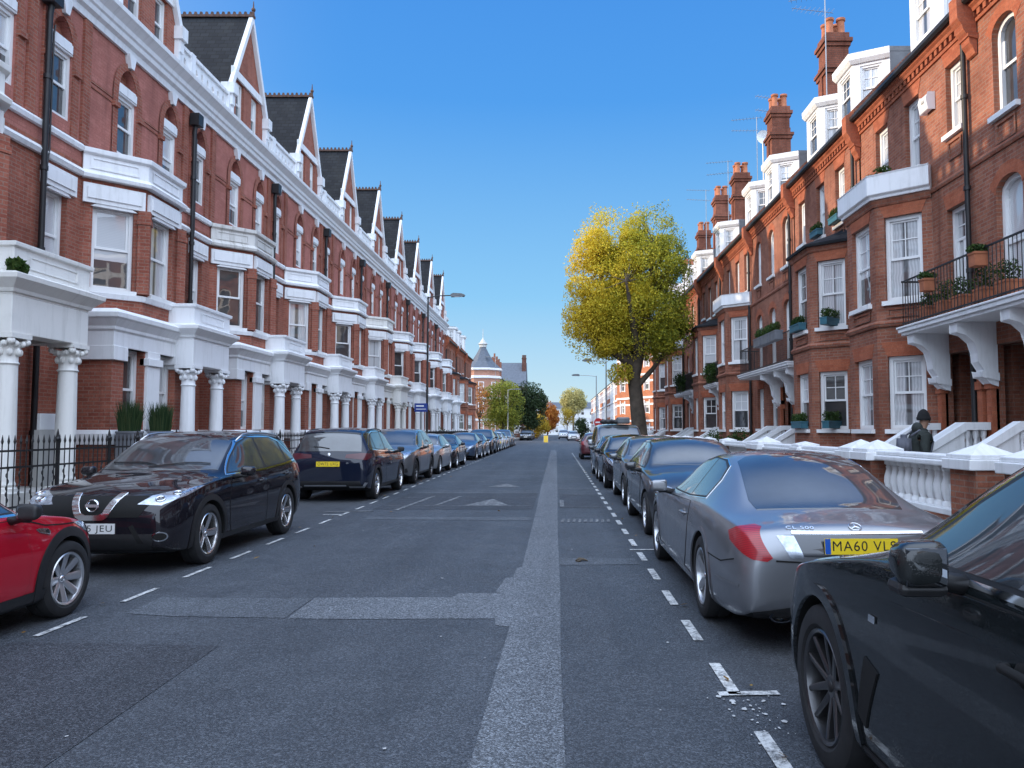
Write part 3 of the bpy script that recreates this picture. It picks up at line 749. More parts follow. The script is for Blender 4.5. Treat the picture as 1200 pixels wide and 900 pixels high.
# ------------------------------------------------------------------ red brick houses with bays and dormers (east side, and the far end of the west side)
def brick_house(F, x, y0, W, label, kind, bay, doors, glassf, group, chim=(), dorm=(), dmat='d_dark', sooty=False, z2=0, key=''):
    root = thing('brick_house', label, 'house', (x, y0, 0), group=group)
    BR = M['brick_d'] if sooty else M['brick_r']
    K = ('R', F.id, W, kind, bay, tuple(doors), sooty, tuple(chim), tuple(dorm), key)
    a, b = (0, 0), (0, W)
    def tube(mb, pts, r, n=8): mb.tube([F.m(*p) for p in pts], r, n)
    def prism_s(mb, poly, s0, s1, m=0):      # section in (o, z) carried along s
        mb.prism([(p[0]*F.so, p[1]) for p in poly], 'y', min(s0*F.ss, s1*F.ss), max(s0*F.ss, s1*F.ss), m)
    holes = []; wins = []
    rise = .0
    if kind == 'flat':
        cs = (.95, W/2, W-.95)
        for c in cs: wins.append((c-.36, 7.3, .72, 1.75, 'plain', .3, True))
        for c in cs: wins.append((c-.4, 3.78, .8, 2.35, 'french' if c != cs[2] else 'plain', .28, True))
        dd = doors[0] if doors else None
        for c in (cs if not doors else [c for c in cs if abs(c-dd-.7) > 1.3]): wins.append((c-.45, 1.65, .9, 1.55, 'grid', 0, True))
    else:
        wins += [(bay+.45, 7.4, .7, 1.62, 'grid', 0, True), (bay+2.05, 7.4, .7, 1.62, 'grid', 0, True)]
        for dd in doors:
            wins += [(dd+.35, 7.6, .62, 1.42, 'grid', 0, True), (dd+.33, 3.78, .74, 2.3, 'french', 0, True)]
    for s, z, w, h, st, ri, _ in wins: holes.append(arch(s, z, w, h, ri))
    for dd in doors: holes.append(rect(dd, dd+1.35, .8, 3.15))
    def wall(mb):
        F.panel(mb, a, b, rect(0, W, 0, 9.75), holes, .16)
        F.box(mb, -8, -1.3, 0, W, 0, 9.7)
        # fill behind the front except the porch recesses
        cuts = sorted(doors); s = 0
        for dd in cuts+[W+9]:
            e = min(dd, W)
            if e > s: F.box(mb, -1.3, -.3, s, e, 0, 9.7)
            if dd < W: F.box(mb, -1.3, -.3, dd, dd+1.35, 3.15, 9.7)
            s = dd+1.35
        # pilasters, aprons and dark moulded bands
        F.sweep(mb, [(-.05, 3.86), (.05, 3.86), (.08, 3.93), (.03, 4.0), (-.05, 4.0)], [(0, 0), (0, W)] if kind == 'flat' else [(0, 0), (0, max(.02, bay-.02))])
        for s, z, w, h, st, ri, _ in wins:
            if z > 7: F.panel(mb, a, b, rect(s+.05, s+w-.05, z-.55, z-.16), [rect(s+.1, s+w-.1, z-.5, z-.21)], .03, off=.03)
        F.sweep(mb, [(-.05, 6.62), (.03, 6.62), (.05, 6.68), (.02, 6.74), (-.05, 6.74)], [(0, 0), (0, W)])
    part(K, 'wall', wall, BR, root)
    for i, (s, z, w, h, st, ri, li) in enumerate(wins):
        win(F, root, a, b, s, z, w, h, st, glassf(i), r=.11, rise=ri, t=.085, sill='white' if st != 'french' else None, lintel='rubbed')
    for dd in doors:
        door(F, root, (-1.0, 0), (-1.0, W), dd+.12, .8, 1.1, 2.3, M[dmat], r=.05)
        part(K+(dd,), 'porch', lambda mb: F.box(mb, -1.3, -.17, dd, dd+1.35, .6, .8), M['rubbed'], root)
        for s0 in (dd-.16, dd+1.35):
            def rec(mb):
                F.box(mb, -.05, .09, s0, s0+.16, .8, 2.349); F.box(mb, -.05, .12, s0-.03, s0+.19, 2.35, 2.5); F.box(mb, -.05, .09, s0, s0+.16, 2.501, 3.1)
            part(K+(dd, s0), 'pilaster', rec, M['rubbed'], root)
        def st(mb):
            F.box(mb, -.168, .52, dd-.1, dd+1.45, .1, .79)
            for i in range(4): F.box(mb, .52+.2*i, .72+.2*i, dd-.02, dd+1.37, .1, .65-.14*i)
        part(K+(dd,), 'front_steps', st, M['stone_g'], root)
        for s0 in (dd-.26, dd+1.4):
            def bn(mb):
                q = [(1.42, 1.06), (1.42, 1.2), (.55, 1.74), (.1, 1.74), (.1, 1.6), (.52, 1.6)]
                prism_s(mb, q, s0-.02, s0+.2)
                prism_s(mb, [(1.38, .1), (1.38, 1.06), (.56, 1.56), (.56, .1)], s0+.03, s0+.15)
                F.box(mb, .1, .55, s0, s0+.18, .8, .92)
                for o in (.18, .33, .48):
                    p = F.m(o, s0+.09, 0); mb.lathe([(.05, .92), (.05, 1.0), (.03, 1.05), (.06, 1.2), (.03, 1.42), (.05, 1.5), (.05, 1.6)], (p[0], p[1], 0), 8)
            part(K+(s0,), 'banister', bn, M['stone'], root)
    if bay is not None:
        B = [(0, bay), (.9, bay+.8), (.9, bay+2.4), (0, bay+3.2)]; L = sqrt(.9**2+.8**2)
        segs = ((B[0], B[1], L, .78), (B[1], B[2], 1.6, 1.0), (B[2], B[3], L, .78))
        def bw(mb):
            for p, q, l, w in segs:
                s = (l-w)/2
                F.panel(mb, p, q, rect(0, l, 0, 6.75), [rect(s, s+w, 1.62, 3.2), rect(s, s+w, 4.42, 6.28)], .14)
                F.panel(mb, p, q, rect(s, s+w, 4.05, 4.26), [rect(s+.06, s+w-.06, 4.09, 4.22)], .03, off=.03)
            F.sweep(mb, [(-.05, 3.86), (.05, 3.86), (.08, 3.93), (.03, 4.0), (-.05, 4.0)], B)
            F.sweep(mb, [(-.05, 6.55), (.03, 6.55), (.09, 6.7), (-.05, 6.7)], B)
        part(K, 'bay', bw, BR, root)
        for i, (p, q, l, w) in enumerate(segs):
            for z, h, g in ((1.62, 1.58, 0), (4.42, 1.86, 3)):
                win(F, root, p, q, (l-w)/2, z, w, h, 'grid', glassf(20+i+g), r=.09, t=.085, lintel='rubbed')
        if kind == 'white':
            def top(mb):
                F.sweep(mb, [(-.12, 6.7), (.12, 6.7), (.13, 6.76), (.19, 6.8), (.19, 7.2), (.21, 7.24), (-.12, 7.24)], B)
                mb.prism([F.m(o, s, 0)[:2] for o, s in ((-.02, bay+.05), (.85, bay+.83), (.85, bay+2.37), (-.02, bay+3.15))], 'z', 6.95, 7.0)
            part(K, 'bay_parapet', top, M['stone'], root, bevel=.01)
        else:
            def top(mb):
                e = [F.m(o, s, 6.78) for o, s in ((0, bay-.22), (1.05, bay+.72), (1.05, bay+2.48), (0, bay+3.42))]
                t = [F.m(o, s, 7.16) for o, s in ((.0, bay+.5), (.12, bay+1.05), (.12, bay+2.15), (.0, bay+2.7))]
                u = [(p[0], p[1], 6.7) for p in e]
                mb.add(e+t, [(0, 1, 5, 4), (1, 2, 6, 5), (2, 3, 7, 6)]); mb.add(e+u, [(0, 1, 5, 4), (1, 2, 6, 5), (2, 3, 7, 6), (4, 5, 6, 7)])
            part(K, 'bay_roof', top, M['slate'], root)
    def eaves(mb):
        F.sweep(mb, [(-.05, 9.34), (.04, 9.34), (.05, 9.4), (-.05, 9.42)], [(0, 0), (0, W)])
        n = int(W/.2)
        for i in range(n): F.box(mb, -.02, .075, (i+.25)*W/n, (i+.75)*W/n, 9.42, 9.535)
        F.sweep(mb, [(-.05, 9.537), (.09, 9.537), (.11, 9.6), (.16, 9.64), (.18, 9.72), (-.05, 9.74)], [(0, 0), (0, W)])
    part(K, 'eaves', eaves, M['rubbed'] if not sooty else BR, root)
    def gut(mb):
        F.sweep(mb, [(.16, 9.76), (.17, 9.7), (.24, 9.68), (.29, 9.72), (.29, 9.8), (.16, 9.8)], [(0, .02), (0, W-.02)])
        tube(mb, [(.24, .22, 9.68), (.1, .22, 9.35), (.1, .22, .2)], .05, 8)
        for z in (1.5, 3, 4.6, 6.2, 8): c = F.m(.1, .22, 0); mb.lathe([(.07, z), (.07, z+.08)], (c[0], c[1], 0), 8)
    part(K, 'drainpipe', gut, M['pipe'], root, True, 50)
    rf = part(K, 'roof', lambda mb: prism_s(mb, [(.2, 9.78), (-3.0, 12.9), (-4.5, 12.9), (-8.0, 9.78)], .0, W), M['tile'], root)
    def party(mb):
        prism_s(mb, [(.15, 9.76), (.15, 9.95), (-.3, 10.2), (-3.1, 13.2), (-3.1, 12.5), (-.4, 9.76)], -.12, .12)
        prism_s(mb, [(.16, 9.96), (.2, 10.02), (-3.1, 13.32), (-3.1, 13.19), (-.3, 10.19)], -.16, .16)
    part(K, 'party_wall', party, BR, root)
    def corb(mb):
        prism_s(mb, [(.02, 8.72), (.06, 8.74), (.10, 8.86), (.16, 8.95), (.17, 9.05), (.27, 9.2), (.30, 9.3), (.38, 9.42), (.39, 9.86), (.2, 9.95), (.02, 9.86)], -.14, .14)
        prism_s(mb, [(.0, 9.0), (.2, 9.06), (.2, 9.12), (.0, 9.12)], -.17, .17)
    part(K, 'kneeler', corb, M['rubbed'] if not sooty else BR, root)
    for dc in dorm:
        P = [(-1.15, dc-1.0), (-.28, dc-.55), (-.28, dc+.55), (-1.15, dc+1.0)]; l = sqrt(.87**2+.45**2)
        sg = ((P[0], P[1], l, .56), (P[1], P[2], 1.1, .8), (P[2], P[3], l, .56))
        def dr(mb):
            for p, q, ll, w in sg:
                s = (ll-w)/2; F.panel(mb, p, q, rect(0, ll, 9.9, 11.85), [rect(s, s+w, 10.45, 11.72)], .08)
            F.sweep(mb, [(-.1, 11.8), (.05, 11.8), (.12, 11.9), (.13, 12.08), (-.1, 12.1)], P)
        dm = part(K+(dc,), 'dormer', dr, M['stone'], root)
        def dt(mb):
            mb.prism([F.m(o, s, 0)[:2] for o, s in ((-.3, dc-.54), (-.3, dc+.54), (-1.16, dc+.98), (-2.6, dc+.98), (-2.6, dc-.98), (-1.16, dc-.98))], 'z', 12.0, 12.14)
            F.box(mb, -2.6, -1.16, dc-.98, dc+.98, 9.9, 11.99)
        part(K+(dc,), 'dormer_roof', dt, M['lead'], dm)
        for i, (p, q, ll, w) in enumerate(sg): win(F, dm, p, q, (ll-w)/2, 10.45, w, 1.27, 'six' if w > .6 else 'grid', glassf(30+i), r=.03, t=.06, flat=True)
    for ci, (cs, ch) in enumerate(chim):
        def chm(mb):
            F.box(mb, -2.55, -1.7, cs-.45, cs+.45, 9.9, ch-1.0)
            F.box(mb, -2.61, -1.64, cs-.51, cs+.51, ch-1.5, ch-1.36); F.box(mb, -2.67, -1.58, cs-.57, cs+.57, ch-1.36, ch-1.24)
            F.box(mb, -2.52, -1.73, cs-.42, cs+.42, ch-1.0, ch-.3)
            F.box(mb, -2.58, -1.67, cs-.48, cs+.48, ch-.5, ch-.36); F.box(mb, -2.64, -1.61, cs-.54, cs+.54, ch-.36, ch-.22); F.box(mb, -2.55, -1.7, cs-.45, cs+.45, ch-.22, ch)
            F.box(mb, -2.3, -1.64, cs-.1, cs+.1, 9.9, ch-1.51)
        c = part(K+(cs,), 'chimney', chm, M['brick_c'], root)
        def pot(mb): mb.lathe([(.17, 0), (.17, .06), (.14, .1), (.13, .5), (.17, .54), (.17, .62), (.11, .62), (.11, .4)], n=10)
        for o in (-1.92, -2.33):
            for s in (cs-.22, cs+.22): part('pot', 'chimney_pot', pot, M['terra'], c, True, 40, loc=F.m(o, s, ch-.02))
    return root

def balcony(F, root, s0, s1, brackets, pots=False, depth=.78):
    def slab(mb):
        F.box(mb, 0, depth, s0, s1, 3.56, 3.62); F.box(mb, 0, depth+.05, s0-.04, s1+.04, 3.621, 3.7)
        F.box(mb, .0, depth+.08, s0-.06, s1+.06, 3.701, 3.74)
    sl = MB(); slab(sl); sl = sl.build('balcony', M['stone'], root, bevel=.01)
    def rl(mb):
        n = int((s1-s0)/.115)
        for i in range(n+1):
            s = s0+.02+(s1-s0-.04)*i/n; p = F.m(depth-.05, s, 0); mb.tube([(p[0], p[1], 3.72), (p[0], p[1], 4.68)], .009, 4)
        for s in (s0+.02, s1-.02):
            for j in range(7): p = F.m(depth-.05-j*.11, s, 0); mb.tube([(p[0], p[1], 3.72), (p[0], p[1], 4.68)], .009, 4)
            F.box(mb, 0, depth-.03, s-.012, s+.012, 4.68, 4.72)
        for z in (3.8, 4.68): F.box(mb, depth-.065, depth-.03, s0, s1, z+.001, z+.03)
    r = MB(); rl(r); r.build('balcony_railing', M['iron'], sl)
    for s in brackets:
        b = MB(); q = [(0, 3.56), (.72, 3.56), (.71, 3.38), (.56, 3.34), (.4, 3.2), (.34, 3.0), (.33, 2.84), (.24, 2.7), (.2, 2.52), (.12, 2.44), (0, 2.4)]
        b.prism([(p[0]*F.so, p[1]) for p in q], 'y', s-.13, s+.13)
        b.prism([(p[0]*F.so, p[1]) for p in [(0, 2.62), (.3, 2.66), (.28, 2.56), (0, 2.5)]], 'y', s-.17, s+.17)
        b.build('bracket', M['stone'], sl, bevel=.012)
    return sl

def baluster(mb): mb.lathe([(.075, .56), (.075, .62), (.045, .64), (.06, .68), (.085, .78), (.08, .86), (.045, .98), (.055, 1.02), (.04, 1.04), (.075, 1.06), (.075, 1.12)], n=10)
def garden_wall(y0, y1, label, near):
    o = thing('garden_wall', label, 'wall', (5.3, y0, .0), group='white capped front garden walls')
    L = y1-y0
    n = max(1, round(L/3.0)); pw = .6 if near else .45
    bp = MB(); cap = MB(); cop = MB()
    xs = [pw/2+(L-pw)*i/n for i in range(n+1)]
    for x in xs: bp.box(-.25, .25, x-pw/2, x+pw/2, .1, 1.12)
    cop.box(-.21, .21, pw/2, L-pw/2, 1.121, 1.2); cop.box(-.17, .17, pw/2, L-pw/2, 1.2, 1.27)
    for i in range(n):
        bp.box(-.17, .17, xs[i]+pw/2, xs[i+1]-pw/2, .1, .48)
    bp.build('brick_base', M['brick_r'], o)
    cop.build('coping', M['stone'], o, bevel=.02)
    rl = MB()
    for i in range(n): rl.box(-.17, .17, xs[i]+pw/2+.002, xs[i+1]-pw/2-.002, .481, .56)
    rl.build('bottom_rail', M['stone'], o, bevel=.01)
    for x in xs:
        big = near and x in (xs[0], xs[-1])
        c = MB(); w = .34 if big else .27; t = .08 if big else 0
        c.box(-w, w, -w, w, 1.11, 1.24); c.box(-w+.04, w-.04, -w+.04, w-.04, 1.24, 1.30)
        q = w-.06; c.add([(-q, -q, 1.30), (q, -q, 1.30), (q, q, 1.30), (-q, q, 1.30), (0, 0, 1.36+t)], [(0, 1, 4), (1, 2, 4), (2, 3, 4), (3, 0, 4)])
        part('gw%d' % big, 'cap', lambda mb: mb.add(c.v, c.f), M['stone'], o, bevel=.012, loc=(0, x, 0))
    for i in range(n):
        d = xs[i+1]-xs[i]-pw; m = int(d/.215)
        if near:
            for j in range(m): part('gw', 'baluster', baluster, M['stone'], o, True, 60, loc=(0, xs[i]+pw/2+d*(j+.5)/m, 0))
        else:
            mb = MB()
            for j in range(m): mb.lathe([(.06, .56), (.08, .8), (.045, 1.0), (.06, 1.12)], (0, xs[i]+pw/2+d*(j+.5)/m, 0), 6)
            mb.build('baluster_row', M['stone'], o, smooth=True, angle=60)
    return o
# ------------------------------------------------------------------ cars: lofted cage -> subdivided body -> panels cut to follow the surface
ST_SUV = [(0,.42,.62,.70,.60,.56,.40,.02),(.04,.30,.72,.80,.74,.70,.46,.03),(.14,.24,.80,.88,.83,.79,.52,.04),(.32,.21,.88,.95,.88,.84,.58,.04),
 (.60,.20,.93,1.0,.90,.865,.62,.04),(.95,.20,.965,1.04,.905,.87,.66,.045),(1.22,.20,.985,1.075,.905,.87,.70,.05),(1.42,.20,.995,1.16,.905,.87,.70,.05),
 (1.75,.20,1.0,1.35,.905,.87,.69,.06),(2.1,.20,1.01,1.515,.905,.87,.665,.055),(2.45,.20,1.02,1.575,.905,.87,.65,.05),(2.9,.20,1.03,1.59,.905,.87,.645,.045),
 (3.4,.20,1.05,1.575,.905,.87,.64,.045),(3.8,.20,1.08,1.54,.90,.86,.63,.045),(4.05,.22,1.09,1.49,.89,.84,.62,.045),(4.16,.24,1.07,1.38,.88,.82,.625,.05),
 (4.28,.28,1.0,1.14,.86,.80,.64,.03),(4.36,.32,.90,.99,.82,.76,.58,.03),(4.40,.42,.78,.86,.70,.66,.50,.02)]
ST_HATCH = [(0,.34,.46,.52,.40,.37,.26,.02),(.03,.24,.53,.59,.53,.49,.34,.03),(.12,.20,.625,.695,.65,.61,.42,.04),(.30,.18,.735,.80,.77,.72,.51,.05),
 (.60,.17,.83,.895,.85,.79,.57,.05),(.95,.17,.88,.945,.865,.81,.62,.05),(1.18,.17,.90,.98,.865,.815,.66,.05),(1.32,.17,.905,1.06,.865,.82,.66,.05),
 (1.55,.17,.91,1.24,.865,.82,.62,.06),(1.80,.17,.915,1.355,.865,.82,.59,.06),(2.1,.17,.92,1.40,.865,.82,.57,.05),(2.6,.17,.93,1.41,.865,.82,.56,.05),
 (3.1,.17,.94,1.385,.865,.82,.55,.05),(3.42,.18,.95,1.33,.86,.81,.53,.05),(3.56,.19,.94,1.22,.85,.80,.54,.05),(3.68,.22,.90,1.02,.83,.78,.57,.03),
 (3.77,.28,.80,.88,.78,.73,.55,.03),(3.82,.38,.68,.74,.64,.60,.45,.02)]
ST_COUPE = [(0,.36,.56,.64,.62,.58,.40,.02),(.05,.24,.64,.72,.76,.72,.48,.03),(.2,.18,.72,.80,.86,.82,.56,.04),(.5,.17,.79,.88,.915,.87,.62,.05),
 (.95,.16,.84,.94,.93,.885,.66,.05),(1.4,.16,.875,.975,.935,.885,.68,.05),(1.68,.16,.89,1.0,.935,.885,.70,.05),(1.85,.16,.90,1.06,.935,.885,.70,.05),
 (2.25,.16,.91,1.26,.935,.885,.63,.06),(2.6,.16,.915,1.375,.935,.885,.585,.06),(3.0,.16,.92,1.42,.935,.88,.56,.055),(3.4,.16,.935,1.405,.935,.88,.555,.055),
 (3.75,.16,.950,1.33,.935,.875,.57,.06),(4.1,.17,.945,1.17,.93,.865,.61,.06),(4.4,.18,.928,1.015,.92,.85,.65,.045),(4.55,.19,.915,.97,.91,.84,.66,.04),
 (4.8,.20,.89,.938,.885,.81,.66,.04),(4.96,.24,.835,.915,.85,.77,.64,.03),(5.03,.28,.755,.84,.80,.73,.60,.03),(5.07,.40,.64,.71,.68,.64,.50,.02)]
ST_VAN = [(0,.40,.70,.82,.70,.66,.50,.02),(.05,.30,.84,.97,.84,.80,.60,.03),(.2,.26,.94,1.08,.93,.89,.70,.04),(.6,.24,1.03,1.19,.97,.93,.76,.05),
 (.95,.24,1.08,1.29,.98,.94,.80,.05),(1.15,.24,1.10,1.43,.98,.945,.82,.06),(1.6,.24,1.12,1.78,.98,.945,.80,.07),(1.85,.24,1.13,1.91,.98,.945,.79,.07),
 (2.4,.24,1.14,1.96,.98,.95,.79,.06),(3.6,.24,1.14,1.97,.98,.95,.79,.06),(4.5,.24,1.14,1.95,.98,.95,.78,.06),(4.82,.26,1.12,1.9,.97,.93,.77,.06),
 (4.92,.3,1.05,1.6,.95,.91,.77,.05),(4.97,.36,.9,1.2,.88,.85,.72,.04)]

def grow(poly, d):
    """offset a 2D polygon outwards by d"""
    n = len(poly); A = sum(poly[i][0]*poly[(i+1) % n][1]-poly[(i+1) % n][0]*poly[i][1] for i in range(n))
    sg = 1 if A > 0 else -1; out = []
    for i in range(n):
        p = Vector(poly[i]); e0 = (p-Vector(poly[i-1])).normalized(); e1 = (Vector(poly[(i+1) % n])-p).normalized()
        n0 = Vector((e0.y, -e0.x))*sg; n1 = Vector((e1.y, -e1.x))*sg
        m = (n0+n1)/max(.35, 1+n0.dot(n1)); out.append(tuple(p+m*d))
    return out

def roundp(poly, k=2):
    """Chaikin corner cutting"""
    for _ in range(k):
        q = []
        for i in range(len(poly)):
            a, b = Vector(poly[i]), Vector(poly[(i+1) % len(poly)]); q += [tuple(a*.8+b*.2), tuple(a*.2+b*.8)]
        poly = q
    return poly

class Body:
    def __init__(s, table, L, W, H, paint, axles, R, level=3, arch_gap=.045, dark_low=None):
        b0 = table[-1][0]; h0 = max(r[3] for r in table); w0 = max(r[4] for r in table)
        s.sy, s.sx, s.sz = L/b0, W/2/w0, H/h0; s.L = L; s.R = R; s.axles = [a*s.sy for a in axles]; s.paint = paint
        half = []
        for t, zb, zs, zt, wm, ws, wt, cr in table:
            zr = zt-cr
            half.append([(0, zb), (.7*wm, zb), (.95*wm, zb+.03), (wm*.995, zb+.2*(zs-zb)), (wm, zb+.58*(zs-zb)), (ws+(wm-ws)*.5, zs-.2*(zs-zb)*.6), (ws, zs),
                         (wt+(ws-wt)*.52, zs+(zr-zs)*.5), (wt, zr), (.55*wt, zr+.75*cr), (0, zt)])
        vs = []; idx = []
        for (row, h) in zip(table, half):
            y = L/2-row[0]*s.sy; r = []
            for x, z in h: r.append(len(vs)); vs.append((x*s.sx, y, z*s.sz))
            l = [r[0]]
            for x, z in h[1:-1]: l.append(len(vs)); vs.append((-x*s.sx, y, z*s.sz))
            l.append(r[-1]); idx.append((r, l))
        fs = []; n = 11
        for i in range(len(idx)-1):
            for j in range(n-1):
                a, b = idx[i], idx[i+1]
                fs.append((a[0][j], a[0][j+1], b[0][j+1], b[0][j])); fs.append((a[1][j], b[1][j], b[1][j+1], a[1][j+1]))
        for e, flip in ((idx[0], 0), (idx[-1], 1)):
            for j in range(n-1):
                q = [e[0][j], e[1][j], e[1][j+1], e[0][j+1]]
                q = [v for k, v in enumerate(q) if v not in q[:k]]
                fs.append(tuple(q if not flip else q[::-1]))
        me = bpy.data.meshes.new('cage'); me.from_pydata(vs, [], fs)
        bm = bmesh.new(); bm.from_mesh(me); cl = bm.edges.layers.float.new('crease_edge')
        key = {}
        for r, l in idx:
            for j, c in ((6, .72), (2, .5), (8, .4)): key[r[j]] = (j, c); key[l[j]] = (j, c)
        for e in bm.edges:
            a, b = e.verts[0].index, e.verts[1].index
            if a in key and b in key and key[a][0] == key[b][0] and abs(e.verts[0].co.y-e.verts[1].co.y) > 1e-4: e[cl] = key[a][1]
        bmesh.ops.recalc_face_normals(bm, faces=bm.faces)
        bm.to_mesh(me); bm.free()
        o = bpy.data.objects.new('tmp', me); COL.objects.link(o)
        sb = o.modifiers.new('s', 'SUBSURF'); sb.levels = sb.render_levels = level
        bpy.context.view_layer.update()
        s.me = bpy.data.meshes.new_from_object(o.evaluated_get(bpy.context.evaluated_depsgraph_get()))
        COL.objects.unlink(o)
        s.V = [v.co.copy() for v in s.me.vertices]; s.N = [v.normal.copy() for v in s.me.vertices]
        s.P = [tuple(p.vertices) for p in s.me.polygons]
        s.bvh = BVHTree.FromPolygons(s.V, s.P)
        # wheel wells
        s.wm = max(v.x for v in s.V)
        cut = MB(); s.wells = []
        for t in s.axles:
            y = L/2-t; s.wells.append((y, R+arch_gap))
            for sg in (-1, 1):
                x0, x1 = sorted((sg*(s.wm-.34), sg*(s.wm+.2)))
                cut.lathe([(R+arch_gap, x0), (R+arch_gap, x1)], (0, y, R), 48, 'x')
        cm = cut.mesh('cut', None)
        bm = bmesh.new(); bm.from_mesh(cm); bmesh.ops.recalc_face_normals(bm, faces=bm.faces); bm.to_mesh(cm); bm.free()
        co = bpy.data.objects.new('cut', cm); COL.objects.link(co)
        o = bpy.data.objects.new('tmp', s.me); COL.objects.link(o)
        bo = o.modifiers.new('b', 'BOOLEAN'); bo.object = co; bo.operation = 'DIFFERENCE'; bo.solver = 'EXACT'
        bpy.context.view_layer.update()
        me = bpy.data.meshes.new_from_object(o.evaluated_get(bpy.context.evaluated_depsgraph_get())); me.name = 'car_body'
        COL.objects.unlink(o); COL.objects.unlink(co)
        me.materials.clear(); me.materials.append(paint); me.materials.append(M['gap']); me.materials.append(M['plastic'])
        ln = []; mi = []
        for p in me.polygons:
            c = p.center; k = 0
            for y, r in s.wells:
                d = sqrt((c.y-y)**2+(c.z-R)**2)
                if d < r+.004 and abs(c.x) > s.wm-.36 and (abs(abs(p.normal.x)) > .9 and abs(c.x) < s.wm-.3 or abs(p.normal.x) < .25 and abs(d-r) < .006): k = 1
            if p.normal.z < -.7 and c.z < .45*s.sz: k = 1
            if dark_low and k == 0 and c.z < dark_low: k = 2
            mi.append(k)
            for vi in p.vertices:
                co_ = me.vertices[vi].co
                if k != 1:
                    n = s.nrm(co_)
                    ln.append(n if n is not None and n.dot(p.normal) > .6 else p.normal.copy())
                else: ln.append(p.normal.copy())
        me.polygons.foreach_set('material_index', mi)
        me.polygons.foreach_set('use_smooth', [True]*len(mi))
        me.normals_split_custom_set([tuple(n) for n in ln])
        s.body = me
    def interp(s, loc, i):
        p = s.P[i]; w = poly_3d_calc([s.V[k] for k in p], loc); n = Vector((0, 0, 0))
        for k, x in zip(p, w): n += s.N[k]*x
        return n.normalized()
    def nrm(s, co):
        r = s.bvh.find_nearest(co)
        return s.interp(r[0], r[2]) if r[0] is not None and r[3] < .004 else None
    def hit(s, p, d):
        d = Vector(d).normalized(); r = s.bvh.ray_cast(Vector(p)-d*6, d)
        if r[0] is None:
            q = s.bvh.find_nearest(Vector(p)); return q[0], s.interp(q[0], q[2])
        return r[0], s.interp(r[0], r[2])
    def pt(s, x, t, z): return Vector((x*s.sx, s.L/2-t*s.sy, z*s.sz))
    def patch(s, pts, d, raise_=.004, grid=.04, skirt=.008):
        """sheet cut to a polygon (3D points, seen along d) and laid on the body"""
        d = Vector(d).normalized(); u = d.cross(UP).normalized(); v = u.cross(d)
        poly = [(Vector(p).dot(u), Vector(p).dot(v)) for p in pts]
        B = []
        for i in range(len(poly)):
            a, b = Vector(poly[i]), Vector(poly[(i+1) % len(poly)]); k = max(1, math.ceil((b-a).length/grid))
            for j in range(k): B.append(tuple(a+(b-a)*j/k))
        xs = [p[0] for p in poly]; ys = [p[1] for p in poly]; inner = []
        gx = grid; nx = int((max(xs)-min(xs))/gx); ny = int((max(ys)-min(ys))/gx)
        for i in range(1, nx+1):
            for j in range(1, ny+1):
                q = (min(xs)+i*gx, min(ys)+j*gx)
                if in_poly(q, poly) and all((q[0]-b[0])**2+(q[1]-b[1])**2 > (.35*gx)**2 for b in B): inner.append(q)
        V, T = fill(B, (), inner)
        P = []; N = []
        for q in V:
            h, n = s.hit(u*q[0]+v*q[1], d); P.append(h+n*raise_); N.append(n)
        T2 = []
        for t in T:
            a, b, c = (P[i] for i in t)
            if (b-a).cross(c-a).dot(N[t[0]]) < 0: t = (t[0], t[2], t[1])
            T2.append(t)
        # skirt round the rim
        cnt = {}
        for t in T2:
            for i in range(3):
                e = (t[i], t[(i+1) % 3]); cnt[tuple(sorted(e))] = None if tuple(sorted(e)) in cnt else e
        vs = list(P); ns = list(N); fs = list(T2); low = {}
        for e in cnt.values():
            if e is None: continue
            for i in e:
                if i not in low: low[i] = len(vs); vs.append(P[i]-N[i]*skirt); ns.append(N[i])
            fs.append((e[1], e[0], low[e[0]], low[e[1]]))
        return vs, fs, ns
    def mesh(s, name, patches, mat):
        vs = []; fs = []; ns = []
        for a, b, c in patches:
            k = len(vs); vs += a; ns += c; fs += [tuple(k+i for i in f) for f in b]
        me = bpy.data.meshes.new(name); me.from_pydata([tuple(v) for v in vs], [], fs); me.materials.append(mat)
        me.polygons.foreach_set('use_smooth', [True]*len(fs))
        ln = []
        for p in me.polygons:
            for i in p.vertices: ln.append(tuple(ns[i]))
        me.normals_split_custom_set(ln)
        return me
    # polygons in base coordinates: side (t, z); front/rear (x, z)
    def side(s, poly, sg, **kw): return s.patch([s.pt(0, t, z) for t, z in poly], (-sg, 0, 0), **kw)
    def front(s, poly, **kw): return s.patch([s.pt(x, 0, z) for x, z in poly], (0, -1, 0), **kw)
    def rear(s, poly, **kw): return s.patch([s.pt(x, 0, z) for x, z in poly], (0, 1, 0), **kw)
    def free(s, pts, d, **kw): return s.patch([s.pt(*p) for p in pts], d, **kw)

def strip(pts, w):
    """closed outline of a polyline of width w (2D)"""
    L = []; Rr = []
    P = [Vector(p) for p in pts]
    for i, p in enumerate(P):
        d = (P[min(i+1, len(P)-1)]-P[max(i-1, 0)]).normalized(); n = Vector((-d.y, d.x))*w/2
        L.append(tuple(p+n)); Rr.append(tuple(p-n))
    return L+Rr[::-1]

